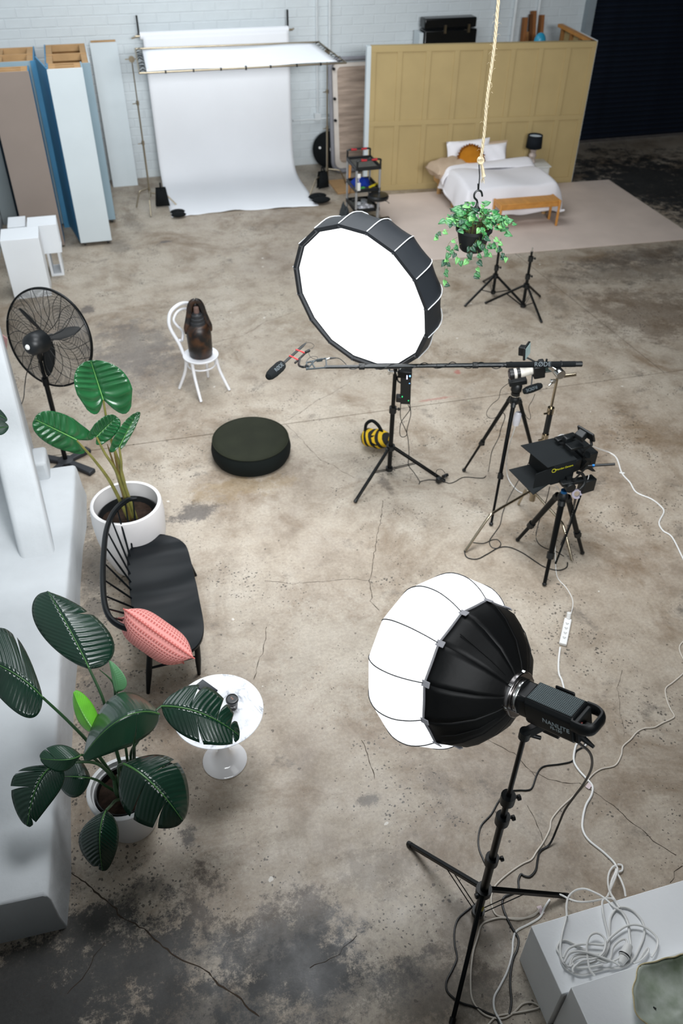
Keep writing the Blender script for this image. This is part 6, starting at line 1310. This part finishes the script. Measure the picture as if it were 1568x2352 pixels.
cupm = mat('cup_black', '#231f22', .4, 0, .05)
build(MB().lathe([(.001, .002), (.026, .002), (.028, 0), (.030, .003), (.040, .085), (.037, .085), (.001, .08)], cu, (0, 0, 1), 32), 'cup', cupm, r)
ld = build(MB().lathe([(.0405, .078), (.043, .082), (.0425, .092), (.040, .096), (.039, .100), (.034, .101), (.033, .096), (.001, .096)], cu, (0, 0, 1), 36), 'lid', mat('lid_black', '#26292c', .35), r)
vw = Vector((0, 0, 1)); wp_ = mat('white_print', '#d8d8d8', .6, var=0)
for x_, z_, w_2_ in ((-.016, .046, .006), (-.009, .0455, .006), (-.002, .045, .005), (.005, .046, .006), (.012, .048, .006), (.006, .055, .01), (.018, .052, .005), (.010, .038, .006)):
    yy = -math.sqrt(max(0, .0352**2-x_*x_)); build(MB().box(cu+Vector((x_, yy-.0006, z_)), (w_2_, .0015, .0045), rotz(math.atan2(x_, -yy))), 'printed_mark', wp_, r)
for x_, y_ in ((-.002, .009), (.004, -.004)): build(MB().lathe([(.0025, 0), (.0055, 0), (.0055, .0006), (.0025, .0006)], cu+Vector((x_, y_, .0964)), (0, 0, 1), 12), 'printed_mark', mat('copper_print', '#a47a6a', .6, var=0), r)
ph = P(474, 1582, th_); hd_ = rotz(-.95)
build(MB().box(ph+Vector((0, 0, .006)), (.15, .075, .010), hd_), 'phone', mat('phone_black', '#101820', .1), bevel=.005, seg=3, label='black phone lying on the marble table under the torn leaf', cat='phone')
# ------------------------------------------------------------------ front lantern light on its stand
lb = Vector((1.49, 1.96, 0)); LF = [P(938, 1940), P(1302, 2060), Vector((1.115, 1.44, 0))]
st = lstand('light_stand', 'large black light stand in the foreground carrying the lantern light', lb, LF, .33, .05, [.70, 1.14, 1.34, 1.90], rr_=.025, spigot=False, brace=.42, ls=1.35)
tl_ = mat('tape_lettering', '#c6b92a', .5, var=0)
for z_ in (.115, .135, .155): build(MB().box(lb+Vector((.004, -.0262, z_)), (.022, .002, .006)).box(lb+Vector((.010, -.0262, z_+.006)), (.006, .002, .010)), 'printed_mark', tl_, st)
ax_l = orient(1180, 1590, .46, -.92, -.40)
T0 = on_plane(1277, 1632, lb, -.03)      # centre of the lamp body
sS, sU, _ = basis(ax_l); BR = Matrix((ax_l, sS, sU)).transposed()
r = root('studio_light', 'black studio lamp body with perforated top in the foreground, holding the lantern', 'studio light', T0[:])
lbm = mat('lamp_black', '#080b0d', .4, 0, .08, spec=.4); 
bl = lambda x, y, z: T0+ax_l*x+sS*y+sU*z
body_ = MB(); pr8 = []
for (y, z) in ((-.062, -.085), (.062, -.085), (.075, -.06), (.078, .045), (.062, .068), (-.062, .068), (-.078, .045), (-.075, -.06)): pr8.append((y, z))
body_.prism([bl(-.125, y, z) for y, z in pr8], ax_l*.245); build(body_, 'housing', lbm, r, bevel=.006, ang=30)
build(MB().prism([bl(.12, y*.86, z*.86+.0) for y, z in pr8], ax_l*.05), 'front_block', lbm, r, bevel=.006)
# perforated top plate: real holes
pp = MB(); nx, ny = 26, 12; x0_, x1_, y0_, y1_ = -.115, .112, -.058, .058; zt2 = .0705; hw = (x1_-x0_)/nx; hh2 = (y1_-y0_)/ny
for i in range(nx):
    for j in range(ny):
        cx2 = x0_+hw*(i+.5); cy2 = y0_+hh2*(j+.5)+(hh2*.0); k6 = 6; rad2 = min(hw, hh2)*.36
        cx2o = cx2
        o4 = [(cx2-hw/2, cy2-hh2/2), (cx2, cy2-hh2/2), (cx2+hw/2, cy2-hh2/2), (cx2+hw/2, cy2), (cx2+hw/2, cy2+hh2/2), (cx2, cy2+hh2/2), (cx2-hw/2, cy2+hh2/2), (cx2-hw/2, cy2)]
        offx = 0
        i8 = [(cx2+rad2*math.cos(a), cy2+rad2*math.sin(a)) for a in [PI*1.25+PI/4*q for q in range(8)]]
        vs = [bl(x, y, zt2) for x, y in o4]+[bl(x, y, zt2) for x, y in i8]+[bl(x, y, zt2-.003) for x, y in i8]
        pp.add(vs, [(q, (q+1) % 8, 8+(q+1) % 8, 8+q) for q in range(8)]+[(8+q, 8+(q+1) % 8, 16+(q+1) % 8, 16+q) for q in range(8)])
build(pp, 'perforated_plate', mat('grille_grey', '#4b5557', .35, .5), r, smooth=False, fix=False)
build(MB().prism([bl(-.118, -.06, .0685), bl(.114, -.06, .0685), bl(.114, .06, .0685), bl(-.118, .06, .0685)], sU*.0004), 'grille_backing', mat('pure_dark', '#030404', .9, var=0), r)
# rear carrying handle
hpts = [bl(-.12, -.068, .03), bl(-.17, -.068, .03), bl(-.205, -.045, .03), bl(-.21, 0, .03), bl(-.205, .045, .03), bl(-.17, .068, .03), bl(-.12, .068, .03)]
build(MB().tube(smooth_path(hpts, 6), .015, 10, squash=2.2), 'rear_handle', lbm, r)
build(MB().prism([bl(-.125, -.06, -.08), bl(-.125, .06, -.08), bl(-.125, .06, .05), bl(-.125, -.06, .05)], ax_l*-.02), 'rear_panel', blk, r, bevel=.004)
build(MB().box(bl(-.155, -.0, -.02), (.04, .03, .05), BR), 'control_knob', blk, r, bevel=.008); build(MB().box(bl(-.148, -.035, .02), (.008, .012, .02), BR), 'power_switch', mat('switch_red', '#c25a50', .5, var=0), r)
build(MB().box(bl(.0, .083, .05), (.10, .012, .03), BR), 'side_bump', lbm, r, bevel=.008)
build(MB().cyl(bl(.165, 0, 0), bl(.185, 0, 0), .085, 36).lathe([(.07, .0), (.082, .003), (.082, .012), (.07, .012)], bl(.185, 0, 0), ax_l, 36), 'bayonet_ring', chrome, r, bevel=.003)
build(MB().cyl(bl(.188, 0, 0), bl(.215, 0, 0), .112, 36), 'speed_ring', mat('ring_silver', '#b9b4b4', .2, 1, .05), r, bevel=.004)
for k in range(6):
    t = 2*PI*k/6; p = bl(.2, .108*math.cos(t), .108*math.sin(t)); build(MB().box(p, (.02, .016, .016), BR), 'ring_clip', chrome, r, bevel=.002)
sd_ = -sS if (-sS).y < 0 else sS
for bd2, z, sz in (('NANLITE', -.005, .034), ('FS-150', -.03, .022)): text(bd2, mat('faint_lettering', '#7d878a', .5, var=0), r, bl(-.045, 0, z)+sd_*.0795+Vector((0, 0, 0)), (-ax_l if (-ax_l).x > 0 else ax_l), sU, sz)
yk_ = lb+Vector((0, 0, 1.905))
build(MB().bar(yk_, bl(.04, 0, -.085), .035, .05).prism([bl(-.01, -.02, -.16), bl(.075, -.02, -.16), bl(.085, -.02, -.07), bl(-.03, -.02, -.07)], sS*.04), 'yoke', blk, r, bevel=.004)
build(MB().cyl(yk_+Vector((0, 0, -.03)), yk_+Vector((0, 0, .02)), .028, 16).cyl(yk_, yk_+Vector((.07, -.03, -.02)), .010, 10), 'tilt_clamp', blk, r)
# lantern
R0 = bl(.205, 0, 0); r = root('lantern_softbox', 'large white lantern softbox with black rear skirt on the foreground lamp', 'softbox', R0[:])
NP = 12; DR = .375; SL = .27        # rim radius, distance of rim from ring
def lp_(t, rad, s): return R0+ax_l*s+(sS*math.cos(t)+sU*math.sin(t))*rad
bk = [(.095, .0), (.15, .02), (.24, .07), (.32, .15), (.36, .21), (DR, SL)]
skm = mat('skirt_fabric', '#020304', .55, 0, .2, 7, .2, 12, spec=.25)
for k in range(NP):
    t0_, t1_ = 2*PI*k/NP, 2*PI*(k+1)/NP
    def fn(u, v):
        i = u*(len(bk)-1); a = int(min(len(bk)-2, i)); f = i-a; rad = bk[a][0]*(1-f)+bk[a+1][0]*f; s = bk[a][1]*(1-f)+bk[a+1][1]*f
        sag = 1-.045*math.sin(PI*v)*(.3+u*.7)-.0*u; return lp_(t0_+(t1_-t0_)*v, rad*sag, s)
    build(MB().grid(fn, 10, 6), 'skirt_gore', skm, r, fix=False, solid=.002)
wg = mat('lantern_glow', '#ffffff', .9, 0, 0, emit='#fbfdff', es=1.1)
fw_ = [(DR, SL), (DR+.045, SL+.06), (DR+.075, SL+.14), (DR+.07, SL+.24), (DR+.02, SL+.33), (DR-.06, SL+.39), (DR-.19, SL+.425), (.10, SL+.435), (.001, SL+.437)]
fw_ = [(x, s) for x, s in fw_]
def frow(t, u):
    i = u*(len(fw_)-1); a = int(min(len(fw_)-2, i)); f = i-a
    P0, P1, P2, P3 = [fw_[max(0, min(len(fw_)-1, a+q))] for q in (-1, 0, 1, 2)]
    c = lambda k: .5*(2*P1[k]+(-P0[k]+P2[k])*f+(2*P0[k]-5*P1[k]+4*P2[k]-P3[k])*f*f+(-P0[k]+3*P1[k]-3*P2[k]+P3[k])*f**3)
    return max(0, c(0)), c(1)
for k in range(NP):
    t0_, t1_ = 2*PI*k/NP, 2*PI*(k+1)/NP
    def fn(u, v):
        rad, s = frow(0, u); sag = 1-.035*math.sin(PI*v)*(1-.3*u); return lp_(t0_+(t1_-t0_)*v, rad*sag, s)
    build(MB().grid(fn, 22, 6), 'diffuser_gore', wg, r, fix=False)
    seam = [lp_(t0_, frow(0, u)[0]*1.003, frow(0, u)[1]) for u in np.linspace(0, 1, 30)]
    build(MB().tube(seam, .0032, 5), 'seam', mat('seam_grey', '#3a3c3e', .7), r)
    p = lp_(t0_, DR+.004, SL-.005); dr_ = (sS*math.cos(t0_)+sU*math.sin(t0_)); dt_ = ax_l.cross(dr_)
    build(MB().box(p, (.055, .03, .006), Matrix(((ax_l-dr_*.0).normalized(), dt_, dr_)).transposed()), 'rod_tab', mat('tab_grey', '#8d8d92', .7), r, bevel=.002)
rim = [lp_(2*PI*i/96, DR*(1-.035*abs(math.sin(PI*(i*NP/96 % 1)))), SL) for i in range(96)]
build(MB().tube(rim, .006, 6, closed=True), 'rim_zip', mat('zip_grey', '#6c6c70', .6), r)
for k in range(4):
    t = 2*PI*k/NP*3+.3; build(MB().tube([lp_(t+.02*math.sin(i), bk[i][0]*.99, bk[i][1]) for i in range(1, 5)], .003, 5), 'skirt_fold', skm, r)
# ------------------------------------------------------------------ power board and cords
pb0, pb1 = P(1291, 1484), P(1303, 1426); r = root('power_board', 'white power board lying on the concrete above the lantern lamp', 'power board', ((pb0+pb1)/2)[:])
d = (pb1-pb0).normalized(); s = Vector((-d.y, d.x, 0)); pbm = ((pb0+pb1)/2+Vector((0, 0, .018)))
PR = Matrix((d, s, Vector((0, 0, 1)))).transposed()
build(MB().box(pbm, ((pb1-pb0).length, .06, .03), PR), 'body', whitep, r, bevel=.006)
for k in range(4):
    q = pbm+d*(-.09+.055*k)+Vector((0, 0, .0155)); build(MB().box(q, (.006, .016, .001), PR).box(q+d*.012+s*.008, (.006, .012, .001), PR).box(q+d*.012-s*.008, (.006, .012, .001), PR), 'socket_slots', mat('slot_grey', '#8a8a8a', .6), r)
q = pb1+Vector((0, 0, .05)); build(MB().cyl(q-Vector((0, 0, .02)), q+Vector((.01, .02, .03)), .019, 14), 'plug', whitep, r, bevel=.004)
def wcord(px, lab, rr_=.0058, m=whitep, nm='extension_cable'): return build(fcable(px, rr_), nm, m, label=lab, cat='cable')
beige = mat('aged_white_cord', '#cfc7bb', .55)
wcord([(1286, 1487), (1283, 1510), (1282, 1534), (1284, 1550), (1290, 1563), (1297, 1590), (1310, 1630), (1335, 1670), (1345, 1693), (1346, 1708), (1338, 1716), (1330, 1706), (1322, 1713), (1317, 1744), (1326, 1765), (1345, 1787), (1360, 1805), (1358, 1826), (1345, 1850), (1338, 1880), (1338, 1906), (1352, 1930), (1385, 1957), (1411, 1983), (1414, 2000), (1404, 2025), (1401, 2050), (1408, 2062)], 'white cord running from the power board under the lamp and down towards the white plinth', .0078)
wcord([(1600, 1450), (1568, 1474), (1560, 1486), (1562, 1500), (1575, 1530), (1568, 1547), (1545, 1567), (1528, 1582), (1531, 1608), (1540, 1630), (1548, 1645), (1540, 1652), (1520, 1661), (1501, 1671), (1479, 1673), (1462, 1682), (1448, 1698), (1430, 1715), (1426, 1735), (1412, 1758), (1381, 1766), (1362, 1778), (1345, 1797), (1320, 1825), (1298, 1845), (1283, 1860), (1266, 1883), (1262, 1905), (1247, 1935), (1232, 1956), (1220, 1974), (1198, 1985), (1165, 2008), (1139, 2032), (1130, 2050), (1128, 2075), (1138, 2100), (1160, 2107), (1198, 2109), (1225, 2103), (1238, 2088)], 'off-white cord from the right edge winding down behind the lantern stand', .0055, beige, 'extension_cable')
wcord([(1238, 2092), (1218, 2104), (1190, 2112), (1150, 2108), (1120, 2115), (1105, 2125), (1096, 2155), (1086, 2190), (1081, 2240), (1083, 2290), (1098, 2318), (1122, 2335), (1156, 2339), (1180, 2325), (1200, 2306), (1222, 2303), (1238, 2314), (1210, 2322), (1175, 2328), (1140, 2335), (1119, 2356)], 'off-white cord looping down to the bottom edge left of the plinth', .0055, beige)
wcord([(1262, 2066), (1250, 2085), (1240, 2106), (1215, 2122), (1186, 2138), (1178, 2160), (1176, 2190), (1165, 2230), (1148, 2265), (1135, 2290), (1135, 2318), (1148, 2345), (1160, 2370)], 'bright white cord running down beside the plinth corner to the bottom edge', .0065)
PT = .455
def pcord(px, lab, z=PT, rr_=.0062): return build(cable([P(q[0], q[1], (q[2] if len(q) > 2 else z)+rr_) for q in px], rr_, 7, 5), 'extension_cable', whitep, label=lab, cat='cable', group='white cords piled on the plinth')
z2 = lambda l, dz=0: [(1160+x/3.843, 1950+y/3.843)+((PT+dz if len(q_) < 1 else q_[0]),) for (x, y, *q_) in l]
pcord(z2([(440, 405, .05), (490, 405, .06), (560, 440, .08), (640, 465, .12), (740, 465, .2), (850, 445, .32), (940, 437, .45), (975, 470, .46), (1010, 530), (1060, 590), (1090, 680), (1100, 800), (1105, 900), (1110, 980), (1080, 1020), (1010, 1050), (900, 1060), (780, 1090), (690, 1115), (620, 1105), (540, 1060), (500, 1000), (480, 930), (455, 880), (480, 820), (530, 805), (600, 835), (680, 880), (760, 925), (850, 925), (890, 890), (915, 800), (920, 700), (930, 600), (980, 530), (1040, 512), (1120, 540), (1190, 610), (1225, 690), (1220, 780), (1180, 880), (1140, 960), (1100, 1010)]), 'white cord from the stand foot looping widest across the plinth top')
pcord(z2([(540, 590), (530, 640), (500, 760), (485, 880), (500, 980), (560, 1040), (650, 1025), (760, 1010), (850, 960), (900, 890), (915, 830), (905, 740), (880, 640), (860, 540), (858, 460, .44), (900, 420, .36), (930, 350, .2), (975, 240, .06), (990, 170, .02), (960, 150, .02), (920, 200, .03), (905, 280, .1), (920, 370, .3), (960, 440, .44), (1010, 520)], .012), 'white cord dropping off the back edge of the plinth in a loop on the floor')
pcord(z2([(1060, 410, .3), (1050, 350, .15), (1020, 270, .05), (990, 210, .02), (1030, 190, .01), (1030, 145, .01), (990, 135, .01)]), 'short white cord end rising from the floor to the back edge of the plinth')
pcord(z2([(545, 600, .47), (540, 500, .44), (560, 420, .35), (620, 365, .28), (700, 352, .28), (790, 385, .34), (870, 430, .42), (960, 510, .46), (1030, 560), (1080, 650), (1095, 760), (1108, 860)], .006), 'white cord arching off the back of the plinth near the stand foot')
pcord(z2([(510, 960), (560, 880), (650, 845), (760, 840), (870, 845), (920, 790), (990, 730), (1060, 685), (1140, 668), (1230, 690), (1310, 750), (1345, 810), (1330, 890), (1290, 955)], .02), 'white cord waving left to right over the pile')
pcord(z2([(600, 1010), (570, 1040), (600, 950), (700, 930), (800, 960), (900, 990), (960, 985), (1040, 930), (1070, 850), (1060, 800), (1010, 810), (950, 870), (930, 960), (890, 1000), (820, 980), (740, 950), (650, 960), (590, 1000), (640, 1050), (740, 1045), (860, 1020)], .03), 'white cord coiled small at the middle of the pile')
pcord(z2([(790, 1120), (745, 1060), (725, 950), (720, 850), (745, 770), (800, 742), (860, 770), (885, 830), (860, 920), (780, 970), (680, 985), (600, 1050), (600, 1090)], .036), 'white cord with a tall round loop left of the plug')
pcord(z2([(520, 1000), (570, 920), (660, 905), (760, 925), (860, 960), (960, 1000), (1010, 1030)], .045), 'short white cord curving under the plug'); pcord(z2([(1175, 990), (1250, 880), (1260, 910), (1200, 980), (1130, 1010)], .015), 'white cord bight right of the plug')
pg = P(1160+1055/3.843, 1950+930/3.843, PT+.03); r = root('white_plug', 'white plug and socket end lying on the cord pile on the plinth', 'plug', pg[:])
dv = (P(1160+1090/3.843, 1950+850/3.843, PT+.03)-pg).normalized(); build(MB().cyl(pg-dv*.06, pg-dv*.02, .016, 14, .026).cyl(pg-dv*.015, pg+dv*.06, .030, 18, .022), 'plug_body', whitep, r, bevel=.003)
build(MB().lathe([(.0305, 0), (.0315, .004), (.0305, .008)], pg-dv*.012, dv, 18), 'dark_ring', blk, r)
for i, (x, y) in enumerate([(1352, 1805), (1241, 2090)]):
    q = P(x, y, .006); build(MB().box(q+Vector((0, 0, .002)), (.05, .03, .002), rotz(.6+i)), 'cord_tag', mat('tag_pink', '#d9c8cb', .6), label=['small pale tag on the cord crossing right of the lamp stand', 'small pale tag on the cords beside the stand foot near the plinth'][i], cat='tag')
# black cords
bc = lambda px, lab, rr_=.0058: build(fcable(px, rr_), 'power_cable', blk, label=lab, cat='cable')
bc([(1322, 1700, 1.90), (1332, 1709, 1.84), (1352, 1726, 1.7), (1359, 1745, 1.5), (1356, 1770, 1.2), (1339, 1802, .85), (1318, 1830, .6), (1296, 1862, .35), (1280, 1900, .12), (1262, 1939, .01), (1240, 1955), (1234, 1975), (1230, 1998), (1217, 2013), (1204, 2012), (1196, 2008), (1190, 2022), (1190, 2041), (1175, 2052), (1158, 2060), (1153, 2075), (1160, 2100), (1175, 2130), (1190, 2156), (1187, 2182), (1177, 2205), (1171, 2254), (1174, 2300), (1169, 2330)], 'black power cord hanging from the lamp and running down to the bottom', .007)
bc([(1345, 1700, .01), (1338, 1715), (1322, 1726), (1315, 1747), (1285, 1755), (1249, 1760), (1234, 1775), (1222, 1808), (1210, 1815), (1190, 1815), (1164, 1819), (1145, 1840), (1128, 1870), (1105, 1896), (1098, 1925), (1100, 1950), (1110, 1975), (1120, 2000), (1120, 2030), (1100, 2068), (1080, 2085), (1052, 2110), (1043, 2140), (1044, 2170), (1049, 2200), (1038, 2228), (1025, 2254), (1026, 2275), (1041, 2292), (1060, 2304), (1090, 2313), (1115, 2325), (1140, 2338), (1150, 2370)], 'long black cord on the floor passing left of the foreground stand')
build(MB().cyl(bl(-.13, -.02, -.07), bl(-.20, -.03, -.09), .017, 12, .008), 'plug_boot', blk, bpy.data.objects['studio_light.001'] if 'studio_light.001' in bpy.data.objects else bpy.data.objects['studio_light'])
# ------------------------------------------------------------------ white plinths bottom right
pw = mat('plinth_paint', '#eef0f2', .6, 0, .04, 2, .15, 30)
build(MB().b2((1.63, 1.29, 0), (3.4, 1.655, PT-.005)), 'low_plinth', pw, bevel=.004, label='low white painted plinth at the bottom right, holding the pile of white cord', cat='plinth')
build(MB().b2((1.655, -.6, 0), (3.4, 1.28, .56)), 'front_plinth', pw, bevel=.004, label='slightly higher white plinth in the bottom right corner, in front of the corded one', cat='plinth')
# mottled green dish with torn ochre edge
gm2 = bpy.data.materials.new('mottled_green_glaze'); gm2.use_nodes = True; nt = gm2.node_tree; b = nt.nodes['Principled BSDF']; b.inputs['Roughness'].default_value = .35
tc = nt.nodes.new('ShaderNodeNewGeometry'); n1 = nt.nodes.new('ShaderNodeTexNoise'); n1.inputs['Scale'].default_value = 6; n1.inputs['Detail'].default_value = 5; nt.links.new(tc.outputs['Position'], n1.inputs[0])
rp_ = nt.nodes.new('ShaderNodeValToRGB'); e = rp_.color_ramp.elements; e[0].position = .35; e[0].color = srgb('#8a997f'); e[1].position = .68; e[1].color = srgb('#dfe5dd'); nt.links.new(n1.outputs[0], rp_.inputs[0]); nt.links.new(rp_.outputs[0], b.inputs['Base Color'])
zd = .565; dc = P(1575, 2320, zd); r = root('glazed_dish', 'mottled green wavy-edged dish on the corner plinth, cut by the frame', 'dish', dc[:])
rad0 = (P(1449, 2290, zd)-dc).length
def dish(u, v):
    t = 2*PI*u; w = 1+.07*math.sin(3*t+.5)+.04*math.sin(7*t)+.02*math.sin(13*t); q = v*rad0*w; return dc+Vector((q*math.cos(t), q*math.sin(t)*.92, .004+.055*v**4*(1+.3*math.sin(5*t))+.006*math.sin(6*t)*v))
build(MB().grid(dish, 80, 14), 'dish_body', gm2, r, solid=.004)
build(MB().tube([dish(i/100, 1.0) for i in range(100)], .004, 6, closed=True), 'ochre_edge', mat('ochre_edge', '#cfc29a', .6, 0, .2, 30), r)
build(MB().cyl(P(1500, 2313, zd+.012), P(1506, 2317, zd+.016), .004, 8), 'dark_bead', blk, r)
